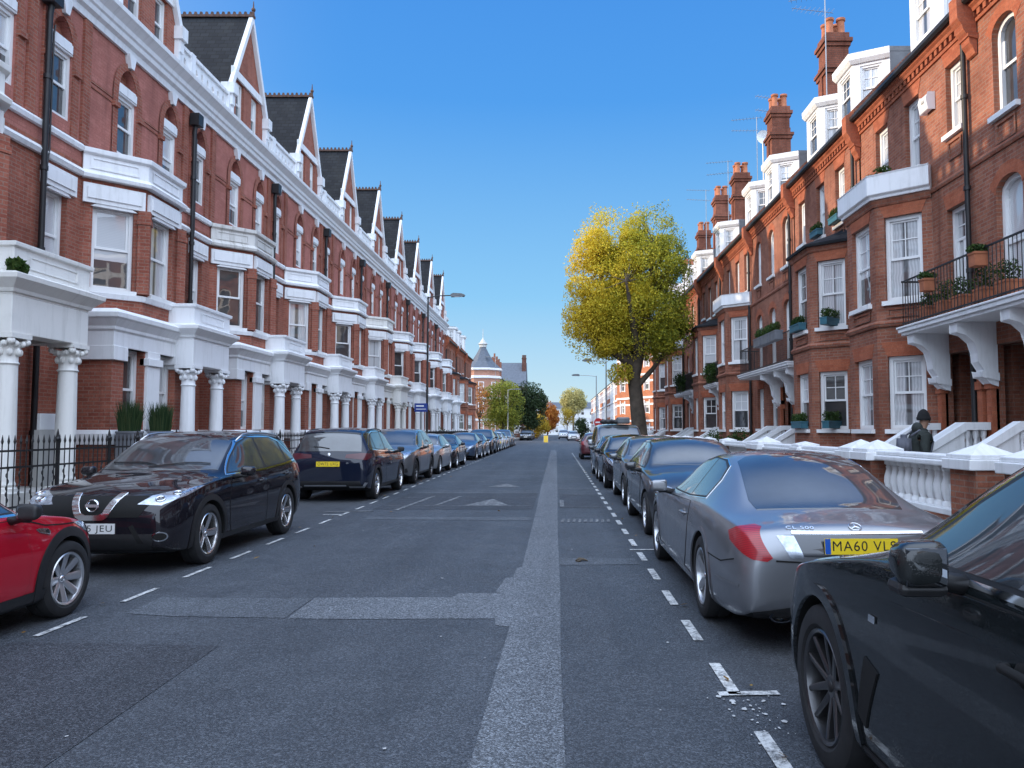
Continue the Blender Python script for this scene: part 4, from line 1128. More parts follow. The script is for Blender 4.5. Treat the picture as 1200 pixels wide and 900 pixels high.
WHEELS = {}
def wheel_meshes(R, tw, style, rr=None):
    key = (R, tw, style)
    if key in WHEELS: return WHEELS[key]
    rr = rr or R*.70; h = tw/2
    ty = MB(); ty.lathe([(rr-.02, -h), (R-.03, -h), (R-.008, -h+.015), (R, -h+.04), (R, -.012), (R-.008, -.008), (R-.008, .008), (R, .012), (R, h-.04), (R-.008, h-.015), (R-.03, h), (rr+.02, h+.002), (rr, h-.012), (rr-.015, h-.03)], n=44, axis='x', cap=False)
    rm = MB(); n, w1, w2, dish, two = style[1:6]
    rm.lathe([(rr+.003, h-.014), (rr-.006, h-.004), (rr-.022, h-.012), (rr-.03, h-.05), (rr-.035, -h*.5)], n=44, axis='x', cap=False)
    rm.lathe([(.001, h-.028-dish), (.05, h-.028-dish), (.065, h-.04-dish), (.07, h-.08-dish)], n=18, axis='x', cap=False)
    bk = MB(); bk.lathe([(.001, -.02), (rr-.03, -.02)], n=30, axis='x', cap=False)
    for i in range(n):
        for k in ((-1, 1) if two else (0,)):
            a = 2*pi*i/n
            def Q(r, off, x): return (x, r*cos(a)-off*sin(a), r*sin(a)+off*cos(a))
            o1, o2 = k*two*.25, k*two
            x1, x2 = h-.032-dish, h-.016
            r1, r2 = .035, rr-.012
            pts = []
            for r, o, w, x in ((r1, o1, w1, x1), (r2*.62, o1+(o2-o1)*.6, w1+(w2-w1)*.6, x1+(x2-x1)*.45+.006), (r2, o2, w2, x2)):
                pts += [Q(r, o-w/2, x-.006), Q(r, o-w*.28, x), Q(r, o+w*.28, x), Q(r, o+w/2, x-.006), Q(r, o+w*.4, x-.05), Q(r, o-w*.4, x-.05)]
            fs = []
            for j in range(2):
                for q in range(6): fs.append((j*6+q, j*6+(q+1) % 6, j*6+6+(q+1) % 6, j*6+6+q))
            rm.add(pts, fs)
    hc = MB(); hc.lathe([(.001, h-.018-dish), (.026, h-.02-dish), (.03, h-.03-dish)], n=16, axis='x', cap=False)
    mat = M[style[0]]
    WHEELS[key] = (ty.mesh('tyre', M['tyre'], True, 35), rm.mesh('rim', mat, True, 35), bk.mesh('brake_disc', M['gap']), hc.mesh('hub_cap', M['chrome' if style[0] != 'alloy_d' else 'plastic'], True))
    return WHEELS[key]

def text_mesh(txt, size, mat, sx=1.0, ext=.0015, spacing=1.0, font_bold=.0):
    c = bpy.data.curves.new('txt', 'FONT'); c.body = txt; c.size = size; c.align_x = 'CENTER'; c.align_y = 'CENTER'; c.extrude = ext; c.space_character = spacing; c.offset = font_bold
    o = bpy.data.objects.new('txt', c); COL.objects.link(o); bpy.context.view_layer.update()
    me = bpy.data.meshes.new_from_object(o.evaluated_get(bpy.context.evaluated_depsgraph_get()))
    COL.objects.unlink(o); bpy.data.objects.remove(o)
    for v in me.vertices: v.co.x *= sx
    me.materials.clear(); me.materials.append(mat); me.name = 'lettering'
    return me

def oriented(name, me, parent, loc, n, up=UP, spin=0):
    """places a mesh drawn in its xy plane so that its +z looks along n"""
    n = Vector(n).normalized(); y = (up-n*up.dot(n)).normalized(); x = y.cross(n)
    m = Matrix((x, y, n)).transposed().to_4x4(); m.translation = loc
    o = node(name, me, parent); o.matrix_local = m
    return o

def plate(root, txt, loc, n, yellow, w=.52, h=.111, band=False):
    mb = MB(); mb.box(-w/2, w/2, -h/2, h/2, -.004, .004)
    p = oriented('number_plate', mb.mesh('number_plate', M['plate_y' if yellow else 'plate_w']), root, loc, n)
    if txt:
        right = txt[0] == '>'; txt = txt.lstrip('>')
        me = text_mesh(txt, .098, M['plate_k'], .80, .0, 1.12, 0)
        xs = [v.co.x for v in me.vertices]; k = (w*.86)/(max(xs)-min(xs))
        for v in me.vertices: v.co.x = v.co.x*k*(.76 if right else 1)+(.018 if band else .062 if right else 0)
        node('lettering', me, p, (0, 0, .0052))
    if band:
        b = MB(); b.box(-w/2+.002, -w/2+.042, -h/2+.002, h/2-.002, .0042, .0048); b.build('blue_band', M['plate_b'], p)
    return p

def ring_mesh(r, t, mat, seg=28, bar=None):
    mb = MB(); mb.tube([(r*cos(2*pi*i/seg), r*sin(2*pi*i/seg), 0) for i in range(seg+1)], t, 8, cap=False)
    if bar: mb.box(-bar[0], bar[0], -bar[1], bar[1], -t*.6, t*1.1)
    return mb.mesh('emblem', mat, True, 40)

def mirror_part(root, B, sg, t, z, paint, size=(.19, .11, .145), out=.075, near=False):
    h, n = B.hit(B.pt(0, t, z), (-sg, 0, 0))
    x = abs(h.x)+out+size[0]/2
    bm = bmesh.new(); bmesh.ops.create_cube(bm, size=1)
    for v in bm.verts:
        v.co.x *= size[0]; v.co.y *= size[1]; v.co.z *= size[2]
        if v.co.y > 0: v.co.z *= .72; v.co.x *= .82; v.co.z += .01
        if v.co.x*sg > 0: v.co.z *= .88; v.co.y -= .012
    bmesh.ops.bevel(bm, geom=bm.edges[:], offset=min(size)*.40, segments=5, affect='EDGES', profile=.6)
    me = bpy.data.meshes.new('door_mirror'); bm.to_mesh(me); bm.free(); me.materials.append(paint)
    me.polygons.foreach_set('use_smooth', [True]*len(me.polygons))
    o = node('door_mirror', me, root, (sg*x, h.y, h.z+.055))
    g = MB(); g.box(-size[0]*.36, size[0]*.36, -size[1]/2-.0015, -size[1]/2+.004, -size[2]*.34, size[2]*.34); g.build('mirror_glass', M['mirror'], o, bevel=.0015)
    a = MB(); a.tube([(-sg*(out+size[0]/2+.01), .01, -.075), (-sg*(size[0]/2-.02), .0, -.05), (0, 0, -size[2]*.38)], [.034, .03, .028], 8); a.build('mirror_arm', M['plastic'], o, smooth=True)
    if near:
        b = MB(); b.box(-size[0]*.44, size[0]*.44, -size[1]*.45, size[1]*.34, -size[2]*.56, -size[2]*.28); b.build('mirror_base', M['plastic'], o, bevel=.022)
    return o

def car(name, label, cat, spec, loc, rz, group=None):
    B = Body(spec['table'], spec['L'], spec['W'], spec['H'], spec['paint'], spec['axles'], spec['R'], spec.get('level', 3), spec.get('gap', .045), spec.get('dark_low'))
    root = thing(name, label, cat, loc, rz, group)
    g = spec.get('grid', .045)
    node('body', B.body, root)
    tw = spec.get('tw', .22)
    ms = wheel_meshes(spec['R'], tw, spec['wheel'])
    for t in B.axles:
        for sg in (1, -1):
            w = node('wheel', ms[0], root, (sg*(B.wm-tw/2-spec.get('inset', .012)), B.L/2-t, spec['R']), 0 if sg > 0 else pi)
            r = node('rim', ms[1], w); node('brake_disc', ms[2], w); node('hub_cap', ms[3], w)
    dl = spec['dlo']
    for sg in (1, -1):
        sh = []
        if spec.get('chrome_dlo'): node('window_trim', B.mesh('window_trim', [B.side(grow(dl, spec.get('trim_w', .022)), sg, raise_=.004, grid=g)], M['chrome']), root)
        node('window_surround', B.mesh('window_surround', [B.side(dl, sg, raise_=.0062, grid=g)], M['plastic']), root)
        for q in spec['glass']: node('side_window', B.mesh('side_window', [B.side(q, sg, raise_=.0085, grid=g)], M['cglass']), root)
        for q, hd in spec['doors']:
            dn = node('door', B.mesh('door', [B.side(q, sg, raise_=.0055, grid=g)], spec['paint']), root)
            node('door_gap', B.mesh('door_gap', [B.side(grow(q, .006), sg, raise_=.0022, grid=g)], M['gap']), dn)
            if hd:
                h, n = B.hit(B.pt(0, hd[0], hd[1]), (-sg, 0, 0))
                m = MB(); m.tube([(0, -.10, 0), (0, -.085, .028), (0, .085, .028), (0, .10, 0)], [.012, .015, .015, .012], 8); m.sphere((0, 0, .0), .05, 12, 6, sc=(.8, 1.5, .16))
                oriented('handle', m.mesh('handle', spec['paint'] if not hd[2:] else M[hd[2]], True, 50), dn, h+n*.006, n, Vector((0, 1, 0)))
        for q, mt, rs in spec.get('side_extra', []): node(mt[1], B.mesh(mt[1], [B.side(q, sg, raise_=rs, grid=g)], M[mt[0]] if isinstance(mt[0], str) else mt[0]), root)
        if spec.get('arch'):
            mt, w, rs = spec['arch']
            for t in B.axles:
                r0, r1 = spec['R']+spec.get('gap', .045)-.004, spec['R']+spec.get('gap', .045)+w
                q = [(t+r0*cos(a), spec['R']+r0*sin(a)) for a in [RAD(-14+208*i/26) for i in range(27)]]
                q += [(t+r1*cos(a), spec['R']+r1*sin(a)) for a in [RAD(194-208*i/26) for i in range(27)]]
                node('wheel_arch_trim', B.mesh('wheel_arch_trim', [B.patch([Vector((0, B.L/2-a, z)) for a, z in q], (-sg, 0, 0), raise_=rs, grid=.05, skirt=rs+.004)], M[mt] if isinstance(mt, str) else mt), root)
        for pts, d, mt, nm in spec.get('lamps', []):
            node(nm, B.mesh(nm, [B.free([(sg*p[0], p[1], p[2]) for p in pts], (d[0]*sg, d[1], d[2]), raise_=.006, grid=g*.8)], M[mt]), root)
    for pts, d, mt, nm, rs in spec.get('panels', []):
        node(nm, B.mesh(nm, [B.free(pts, d, raise_=rs, grid=g)], M[mt] if isinstance(mt, str) else mt), root)
    lines = spec.get('lines', [])
    for p, d in lines: node('panel_gap', B.mesh('panel_gap', [B.free(p, d, raise_=.0036, grid=g)], M['gap']), root)
    if spec.get('mirror'):
        t, z = spec['mirror']
        for sg in (1, -1): mirror_part(root, B, sg, t, z, spec['paint'] if not spec.get('mirror_mat') else M[spec['mirror_mat']], near=spec.get('near', False), size=spec.get('mirror_size', (.19, .11, .145)))
    if spec.get('rails'):
        x, t0, t1, mt = spec['rails']
        for sg in (1, -1):
            ps = []
            for i in range(9):
                t = t0+(t1-t0)*i/8; h, n = B.hit(B.pt(sg*x, t, 0), (0, 0, -1)); ps.append(h+UP*(.045 if 0 < i < 8 else .0))
            m = MB(); m.tube(ps, .014, 6); m.build('roof_rail', M[mt], root, smooth=True)
    for side, txt, z, yel, band in spec.get('plates', []):
        d = (0, -1, 0) if side == 'front' else (0, 1, 0)
        pl = B.pt(0, 0, z); h, n = B.hit(pl, d)
        n = Vector((0, 1 if side == 'front' else -1, .08 if side == 'rear' else 0)).normalized()
        hs = [B.hit(Vector((xx, 0, pl.z+zz)), d)[0].y for xx in (-.26, 0, .26) for zz in (-.05, .05)]
        yy = max(hs)+.008 if side == 'front' else min(hs)-.008
        plate(root, txt, Vector((0, yy, pl.z)), n, yel, band=band)
    for fn in spec.get('more', []): fn(root, B)
    return root

SW5 = ('alloy', 5, .085, .075, .015, 0); SW10 = ('alloy', 5, .04, .034, .02, .055); SW8 = ('alloy', 8, .055, .075, .03, 0)
SWD = ('alloy_d', 5, .04, .03, .03, .06); SWM = ('alloy_cut', 5, .075, .095, .02, 0); SWX = ('alloy_cut', 5, .035, .028, .045, .05)
FW = (0, -1, -.62)
ST_BIG = [tuple([r[0], r[1]]+[r[2]-d, r[3]-d]+list(r[4:])) for r, d in zip(ST_SUV, [.02, .05, .075, .085, .07, .035, .01]+[0]*20)]
SUV = dict(table=ST_SUV, L=4.40, W=1.83, H=1.59, axles=(.89, 3.54), R=.345, wheel=SW5,
  dlo=[(1.46, 1.03), (1.78, 1.245), (2.1, 1.42), (2.42, 1.487), (3.3, 1.478), (3.62, 1.41), (4.0, 1.19), (3.98, 1.13), (3.5, 1.09), (2.6, 1.045)],
  glass=[[(1.52, 1.045), (1.80, 1.235), (2.11, 1.40), (2.42, 1.468), (2.61, 1.47), (2.64, 1.06)], [(2.71, 1.063), (2.68, 1.47), (3.3, 1.46), (3.53, 1.41), (3.57, 1.11)], [(3.63, 1.12), (3.59, 1.395), (3.66, 1.36), (3.96, 1.185), (3.94, 1.14)]],
  doors=[([(1.52, .985), (1.43, .7), (1.45, .42), (1.52, .30), (2.66, .30), (2.69, 1.0)], (2.5, .885)), ([(2.71, 1.0), (2.68, .30), (3.10, .30), (3.22, .5), (3.45, .72), (3.62, .82), (3.66, 1.05)], (3.52, .925))],
  mirror=(1.62, 1.0), arch=('plastic', .065, .012),
  panels=[([(-.74, 1.47, 1.05), (-.4, 1.30, 1.075), (0, 1.25, 1.085), (.4, 1.30, 1.075), (.74, 1.47, 1.05), (.625, 2.08, 1.455), (.3, 2.07, 1.50), (0, 2.06, 1.51), (-.3, 2.07, 1.50), (-.625, 2.08, 1.455)], FW, 'cglass', 'windscreen', .005),
          ([(-.64, 4.27, 1.10), (.64, 4.27, 1.10), (.58, 4.07, 1.43), (-.58, 4.07, 1.43)], (0, 1, -.3), 'cglass', 'rear_window', .005),
          ([(-.62, 0, .28), (.62, 0, .28), (.68, 0, .46), (-.68, 0, .46)], (0, -1, 0), 'plastic', 'lower_grille', .006)],
  lines=[([(x, t, 1.0) for x, t in strip([(-.82, .55), (-.74, .3), (-.4, .13), (0, .1), (.4, .13), (.74, .3), (.82, .55), (.80, 1.3)], .012)], (0, 0, -1)), ([(-.80, t, 1.0) if 0 else (x, t, 1.0) for x, t in strip([(-.80, 1.3), (-.82, .55)], .012)], (0, 0, -1))],
  lamps=[([(.42, .12, .76), (.62, .22, .73), (.80, .45, .83), (.86, .78, .93), (.70, .45, .895), (.52, .24, .845)], (-.55, -.8, -.2), 'lamp_clear', 'headlight'),
         ([(.88, 4.05, 1.05), (.66, 4.31, 1.06), (.62, 4.36, .92), (.78, 4.33, .88), (.88, 4.15, .92)], (-.7, .8, 0), 'lamp_red', 'tail_light')],
  side_extra=[([(1.18, .19), (3.22, .19), (3.24, .31), (1.16, .31)], ('plastic', 'sill_trim'), .009)])
HATCH = dict(table=ST_HATCH, L=3.82, W=1.73, H=1.41, axles=(.76, 3.26), R=.312, wheel=SW10, tw=.2,
  dlo=[(1.34, .94), (1.55, 1.13), (1.8, 1.275), (2.1, 1.325), (3.0, 1.315), (3.3, 1.24), (3.42, 1.05), (3.38, .985), (2.4, .96)],
  glass=[[(1.40, .952), (1.57, 1.115), (1.82, 1.255), (2.1, 1.308), (2.36, 1.308), (2.38, .972)], [(2.45, .974), (2.43, 1.308), (2.98, 1.298), (3.27, 1.225), (3.38, 1.05), (3.34, .998)]],
  doors=[([(1.32, .89), (1.24, .6), (1.26, .38), (1.32, .27), (2.4, .27), (2.42, .905)], (2.24, .80))],
  mirror=(1.46, .91),
  panels=[([(-.69, 1.36, .965), (-.35, 1.22, .99), (0, 1.17, 1.0), (.35, 1.22, .99), (.69, 1.36, .965), (.56, 1.79, 1.30), (0, 1.76, 1.345), (-.56, 1.79, 1.30)], FW, 'cglass', 'windscreen', .005),
          ([(-.56, 3.67, 1.0), (.56, 3.67, 1.0), (.51, 3.46, 1.27), (-.51, 3.46, 1.27)], (0, 1, -.3), 'cglass', 'rear_window', .005),
          ([(-.5, 0, .26), (.5, 0, .26), (.56, 0, .42), (-.56, 0, .42)], (0, -1, 0), 'plastic', 'lower_grille', .006),
          ([(-.4, 0, .50), (.4, 0, .50), (.46, 0, .62), (-.46, 0, .62)], (0, -1, 0), 'plastic', 'grille', .006)],
  lamps=[([(.50, .1, .62), (.66, .18, .60), (.78, .42, .70), (.80, .62, .79), (.68, .36, .77), (.56, .18, .73)], (-.5, -.8, -.25), 'lamp_clear', 'headlight'),
         ([(.84, 3.5, .92), (.66, 3.68, .93), (.64, 3.74, .76), (.8, 3.7, .74)], (-.7, .8, 0), 'lamp_red', 'tail_light')],
  lines=[([(x, t, 1.0) for x, t in strip([(-.75, .55), (-.66, .26), (-.35, .13), (0, .1), (.35, .13), (.66, .26), (.75, .55), (.74, 1.15)], .012)], (0, 0, -1))])
COUPE = dict(table=ST_COUPE, L=5.07, W=1.87, H=1.42, axles=(.90, 3.86), R=.345, wheel=SW5,
  dlo=[(1.86, .945), (2.25, 1.175), (2.62, 1.29), (3.0, 1.335), (3.40, 1.322), (3.60, 1.27), (3.69, 1.15), (3.70, 1.0), (3.0, .962)],
  glass=[[(1.94, .962), (2.27, 1.163), (2.63, 1.275), (3.0, 1.318), (3.14, 1.318), (3.06, .975)], [(3.085, .977), (3.165, 1.318), (3.40, 1.306), (3.58, 1.255), (3.668, 1.15), (3.68, 1.012)]],
  doors=[([(1.80, .885), (1.72, .6), (1.76, .38), (1.82, .27), (3.0, .27), (3.16, .42), (3.22, .62), (3.2, .925)], (3.02, .80))],
  mirror=(1.98, .93),
  panels=[([(-.72, 1.86, .985), (-.4, 1.72, 1.0), (0, 1.68, 1.01), (.4, 1.72, 1.0), (.72, 1.86, .985), (.58, 2.55, 1.31), (.3, 2.53, 1.345), (0, 2.52, 1.36), (-.3, 2.53, 1.345), (-.58, 2.55, 1.31)], FW, 'cglass', 'windscreen', .005),
          (None)],
  lamps=[([(.45, .1, .62), (.66, .2, .60), (.82, .45, .68), (.86, .7, .76), (.7, .4, .75), (.55, .2, .70)], (-.5, -.8, -.25), 'lamp_clear', 'headlight')],
  lines=[])
VAN = dict(table=ST_VAN, L=4.97, W=1.99, H=1.97, axles=(1.0, 3.93), R=.34, wheel=SW5,
  dlo=[(1.18, 1.16), (1.5, 1.5), (1.85, 1.75), (2.3, 1.78), (4.6, 1.78), (4.62, 1.2), (2.4, 1.17)],
  glass=[[(1.26, 1.175), (1.53, 1.48), (1.87, 1.725), (2.3, 1.755), (2.33, 1.19)], [(2.45, 1.2), (2.43, 1.755), (3.45, 1.755), (3.45, 1.2)], [(3.55, 1.2), (3.55, 1.755), (4.55, 1.755), (4.55, 1.215)]],
  doors=[([(1.24, 1.1), (1.36, .6), (1.45, .4), (2.36, .36), (2.38, 1.12)], (2.2, 1.0)), ([(2.41, 1.12), (2.39, .36), (3.5, .36), (3.5, 1.12)], None)],
  mirror=(1.4, 1.12), mirror_size=(.2, .13, .26),
  panels=[([(-.83, 1.12, 1.3), (0, .97, 1.33), (.83, 1.12, 1.3), (.76, 1.75, 1.82), (0, 1.68, 1.86), (-.76, 1.75, 1.82)], (0, -1, -.8), 'cglass', 'windscreen', .005),
          ([(-.7, 4.93, 1.25), (.7, 4.93, 1.25), (.68, 4.86, 1.72), (-.68, 4.86, 1.72)], (0, 1, 0), 'cglass', 'rear_window', .005),
          ([(-.55, 0, .62), (.55, 0, .62), (.62, 0, .80), (-.62, 0, .80)], (0, -1, 0), 'plastic', 'grille', .006),
          ([(-.7, 0, .32), (.7, 0, .32), (.74, 0, .5), (-.74, 0, .5)], (0, -1, 0), 'plastic', 'bumper', .008)],
  lamps=[([(.6, .08, .74), (.84, .3, .80), (.90, .6, .98), (.80, .35, 1.0), (.64, .14, .90)], (-.5, -.8, -.2), 'lamp_clear', 'headlight'),
         ([(.95, 4.8, 1.1), (.8, 4.95, 1.1), (.8, 4.95, .75), (.95, 4.85, .75)], (-.6, .8, 0), 'lamp_red', 'tail_light')])
SALOON = dict(COUPE)
def merge(base, **kw):
    d = dict(base)
    for k, v in kw.items():
        d[k] = (list(base.get(k, []))+v[1]) if isinstance(v, tuple) and len(v) == 2 and v[0] == '+' else v
    return d
# ------------------------------------------------------------------ the cars that stand near enough to read
def P_(n, c, **k): return car_paint(n, c, **k)
PT = {'gunmetal': P_('paint_silver_grey', (.26, .27, .29), metal=.75, rough=.38, dirt=.22, dew=.35),
      'darkgreen': P_('paint_dark_graphite', (.009, .012, .013), metal=0, rough=.5, dirt=.07, dew=.22),
      'red': P_('paint_red', (.46, .008, .025), metal=.0, rough=.35, dirt=.12),
      'black': P_('paint_black_violet', (.008, .007, .011), metal=0, rough=.35, dirt=.15),
      'navy': P_('paint_navy', (.007, .011, .026), metal=.0, rough=.35, dirt=.12),
      'grey': P_('paint_mid_grey', (.17, .18, .19), metal=.6, rough=.35), 'silver': P_('paint_silver', (.42, .44, .46), metal=.7, rough=.35),
      'anth': P_('paint_anthracite', (.045, .05, .058), metal=.5, rough=.35), 'white': P_('paint_white', (.72, .73, .74), metal=0, rough=.4),
      'blue': P_('paint_steel_blue', (.05, .09, .16), metal=.5, rough=.35), 'maroon': P_('paint_maroon', (.11, .012, .02), metal=.2, rough=.35)}

def chrome_v(root, B):
    v = [(-.285, .885), (-.215, .885), (-.12, .69), (-.07, .665), (.07, .665), (.12, .69), (.215, .885), (.285, .885), (.175, .645), (.12, .61), (-.12, .61), (-.175, .645)]
    node('grille_trim', B.mesh('grille_trim', [B.front(v, raise_=.016, grid=.03, skirt=.012)], M['chrome']), root)
    h, n = B.hit(B.pt(0, 0, .765), (0, -1, 0)); oriented('emblem', ring_mesh(.062, .011, M['chrome'], bar=(.075, .016)), root, h+Vector((0, .022, 0)), (0, 1, .1))
    for sg in (1, -1):
        q = [(sg*(.66+.085*cos(a)), .2, .43+.052*sin(a)) for a in [2*pi*i/20 for i in range(20)]]
        f = node('fog_lamp', B.mesh('fog_lamp', [B.free(q, (-sg*.35, -.9, 0), raise_=.012, grid=.03)], M['chrome']), root)
        q = [(sg*(.66+.070*cos(a)), .2, .43+.040*sin(a)) for a in [2*pi*i/20 for i in range(20)]]
        node('fog_lens', B.mesh('fog_lens', [B.free(q, (-sg*.35, -.9, 0), raise_=.0135, grid=.03)], M['gap']), f)
def lamp_inside(root, B, pts, r):
    for sg in (1, -1):
        for (x, t, z) in pts:
            h, n = B.hit(B.pt(sg*x, t, z), (-.55*sg, -.8, -.2))
            f = oriented('lamp_reflector', ring_mesh(r, .010, M['chrome']), root, h+n*.007, n)
            m = MB(); m.lathe([(.001, .003), (r*.8, .001), (r*.95, -.004)], n=16); node('lamp_lens', m.mesh('lamp_lens', M['cglass'], True), f)
def front_bits(root, B):
    lamp_inside(root, B, [(.60, .25, .80), (.72, .40, .855)], .045)
    for a, b in (((-.62, 1.42), (.10, 1.30)), ((.02, 1.32), (.62, 1.46))):
        p0 = B.hit(B.pt(a[0], a[1]-.06, 1.2), (0, 0, -1)); ps = []
        for i in range(6):
            q = B.hit(B.pt(a[0]+(b[0]-a[0])*i/5, a[1]+.05+(b[1]-a[1])*i/5+.02*sin(i), 1.2), (0, 0, -1)); ps.append(q[0]+q[1]*.018)
        m = MB(); m.tube(ps, .008, 5); m.build('wiper', M['plastic'], root)
    node('bumper_lip', B.mesh('bumper_lip', [B.front([(-.74, .215), (.74, .215), (.72, .265), (-.72, .265)], raise_=.012, grid=.04)], M['alloy_d']), root)
    for sg in (1, -1):
        node('intake', B.mesh('intake', [B.front([(sg*.50, .36), (sg*.56, .36), (sg*.44, .56), (sg*.40, .54)], raise_=.007, grid=.03)], M['gap']), root)
crossover = merge(SUV, paint=PT['black'], L=4.40, W=1.82, H=1.60, wheel=SWM, chrome_dlo=True, grid=.03, R=.358,
  panels=('+', [([(-.5, 0, .64), (.5, 0, .64), (.6, 0, .80), (.52, 0, .86), (-.52, 0, .86), (-.6, 0, .80)], (0, -1, 0), 'gap', 'grille', .005)]),
  rails=(.655, 2.15, 3.85, 'alloy'), more=[chrome_v, front_bits], side_extra=('+', [([(.95, .80), (3.9, .86), (3.9, .868), (.95, .81)], (PT['black'], 'crease_line'), .007), ([(1.3, .40), (3.0, .43), (3.0, .438), (1.3, .412)], (PT['black'], 'sill_crease'), .007)]))

def small_suv_rear(root, B):
    h, n = B.hit(B.pt(0, 4.3, 1.0), (0, 1, 0))
    m = MB(); m.lathe([(.001, .004), (.034, .004), (.04, 0)], n=20); oriented('emblem', m.mesh('emblem', M['alloy'], True), root, h+n*.004, n)
    node('rear_spoiler', B.mesh('rear_spoiler', [B.free([(-.62, 4.06, 1.48), (.62, 4.06, 1.48), (.59, 3.9, 1.56), (-.59, 3.9, 1.56)], (0, .4, -1), raise_=.03, skirt=.03, grid=.04)], PT['navy']), root)
    for q in ([(-.52, .335), (.40, .335), (.40, .36), (-.52, .36)], [(.46, .30), (.78, .30), (.84, .40), (.80, .41), (.75, .33), (.46, .33)], [(-.58, .30), (-.78, .30), (-.84, .40), (-.80, .41), (-.75, .33), (-.58, .33)]):
        node('bumper_trim', B.mesh('bumper_trim', [B.rear(q, raise_=.012, grid=.03)], M['alloy']), root)
    node('bumper_lower', B.mesh('bumper_lower', [B.rear([(-.74, .30), (.74, .30), (.70, .44), (-.70, .44)], raise_=.006, grid=.04)], M['plastic']), root)
    me = text_mesh('23i', .045, M['alloy']); h, n = B.hit(B.pt(.42, 4.3, .82), (0, 1, 0)); oriented('badge', me, root, h+n*.004, n)
    m = MB(); h, n = B.hit(B.pt(0, 4.25, 1.12), (0, 1, 0)); m.tube([h+n*.02, h+n*.025+Vector((-.18, .02, .03)), h+n*.02+Vector((-.36, .03, .04))], .009, 5); m.build('wiper', M['plastic'], root)
small_suv = merge(SUV, paint=PT['navy'], L=4.5, W=1.84, H=1.67, wheel=SWX, chrome_dlo=True, grid=.035, rails=(.655, 2.15, 3.85, 'plastic'), mirror_mat='plastic',
  panels=[SUV['panels'][0], SUV['panels'][2], ([(-.70, 4.29, 1.06), (.70, 4.29, 1.06), (.645, 4.08, 1.44), (.56, 4.05, 1.47), (-.56, 4.05, 1.47), (-.645, 4.08, 1.44)], (0, 1, -.3), 'cglass', 'rear_window', .006)],
  lamps=[SUV['lamps'][0], ([(.875, 4.0, 1.01), (.70, 4.30, 1.03), (.38, 4.34, 1.0), (.36, 4.36, .93), (.66, 4.35, .90), (.80, 4.3, .88), (.885, 4.06, .93)], (-.45, .9, 0), 'lamp_dred', 'tail_light')],
  more=[small_suv_rear])

def coupe_rear(root, B):
    st = lambda x: x
    ch = [(-.47, .852), (.47, .852), (.47, .866), (-.47, .866)]
    node('boot_trim', B.mesh('boot_trim', [B.rear(ch, raise_=.014, grid=.03, skirt=.012)], M['chrome']), root)
    node('plate_recess', B.mesh('plate_recess', [B.rear([(-.47, .70), (.47, .70), (.53, .845), (-.53, .845)], raise_=.004, grid=.03)], PT['anth']), root)
    for sg in (1, -1):
        node('reversing_light', B.mesh('reversing_light', [B.rear([(sg*.50, .69), (sg*.40, .69), (sg*.46, .84), (sg*.58, .84)], raise_=.007, grid=.03)], M['lamp_clear']), root)
        e = MB(); e.lathe([(.045, -.06), (.05, .02), (.042, .02), (.04, -.05)], n=16, axis='y'); ex = e.build('exhaust', M['chrome'], root, smooth=True, angle=40); ex.scale = (1.7, 1, .8)
        ex.location = B.pt(sg*.56, 5.0, .27); ex.rotation_euler = (0, 0, pi)
    node('bumper_lower', B.mesh('bumper_lower', [B.rear([(-.70, .20), (.70, .20), (.76, .30), (.40, .36), (-.40, .36), (-.76, .30)], raise_=.006, grid=.04)], M['plastic']), root)
    h, n = B.hit(B.pt(0, 5.0, .908), (0, 1, -.3)); ho = h
    em = oriented('emblem', ring_mesh(.043, .004, M['chrome']), root, h+n*.006, n)
    s = MB()
    for a in (90, 210, 330): s.add([(.041*cos(RAD(a)), .041*sin(RAD(a)), .002), (.008*cos(RAD(a+60)), .008*sin(RAD(a+60)), .004), (0, 0, .006), (.008*cos(RAD(a-60)), .008*sin(RAD(a-60)), .004)], [(0, 1, 2), (0, 2, 3)])
    s.build('emblem_star', M['chrome'], em)
    h, n = B.hit(B.pt(-.40, 5.0, .90), (0, 1, -.3)); oriented('badge', text_mesh('CL 500', .052, M['chrome'], 1.15, .003, 1.15), root, h+n*.006, n)
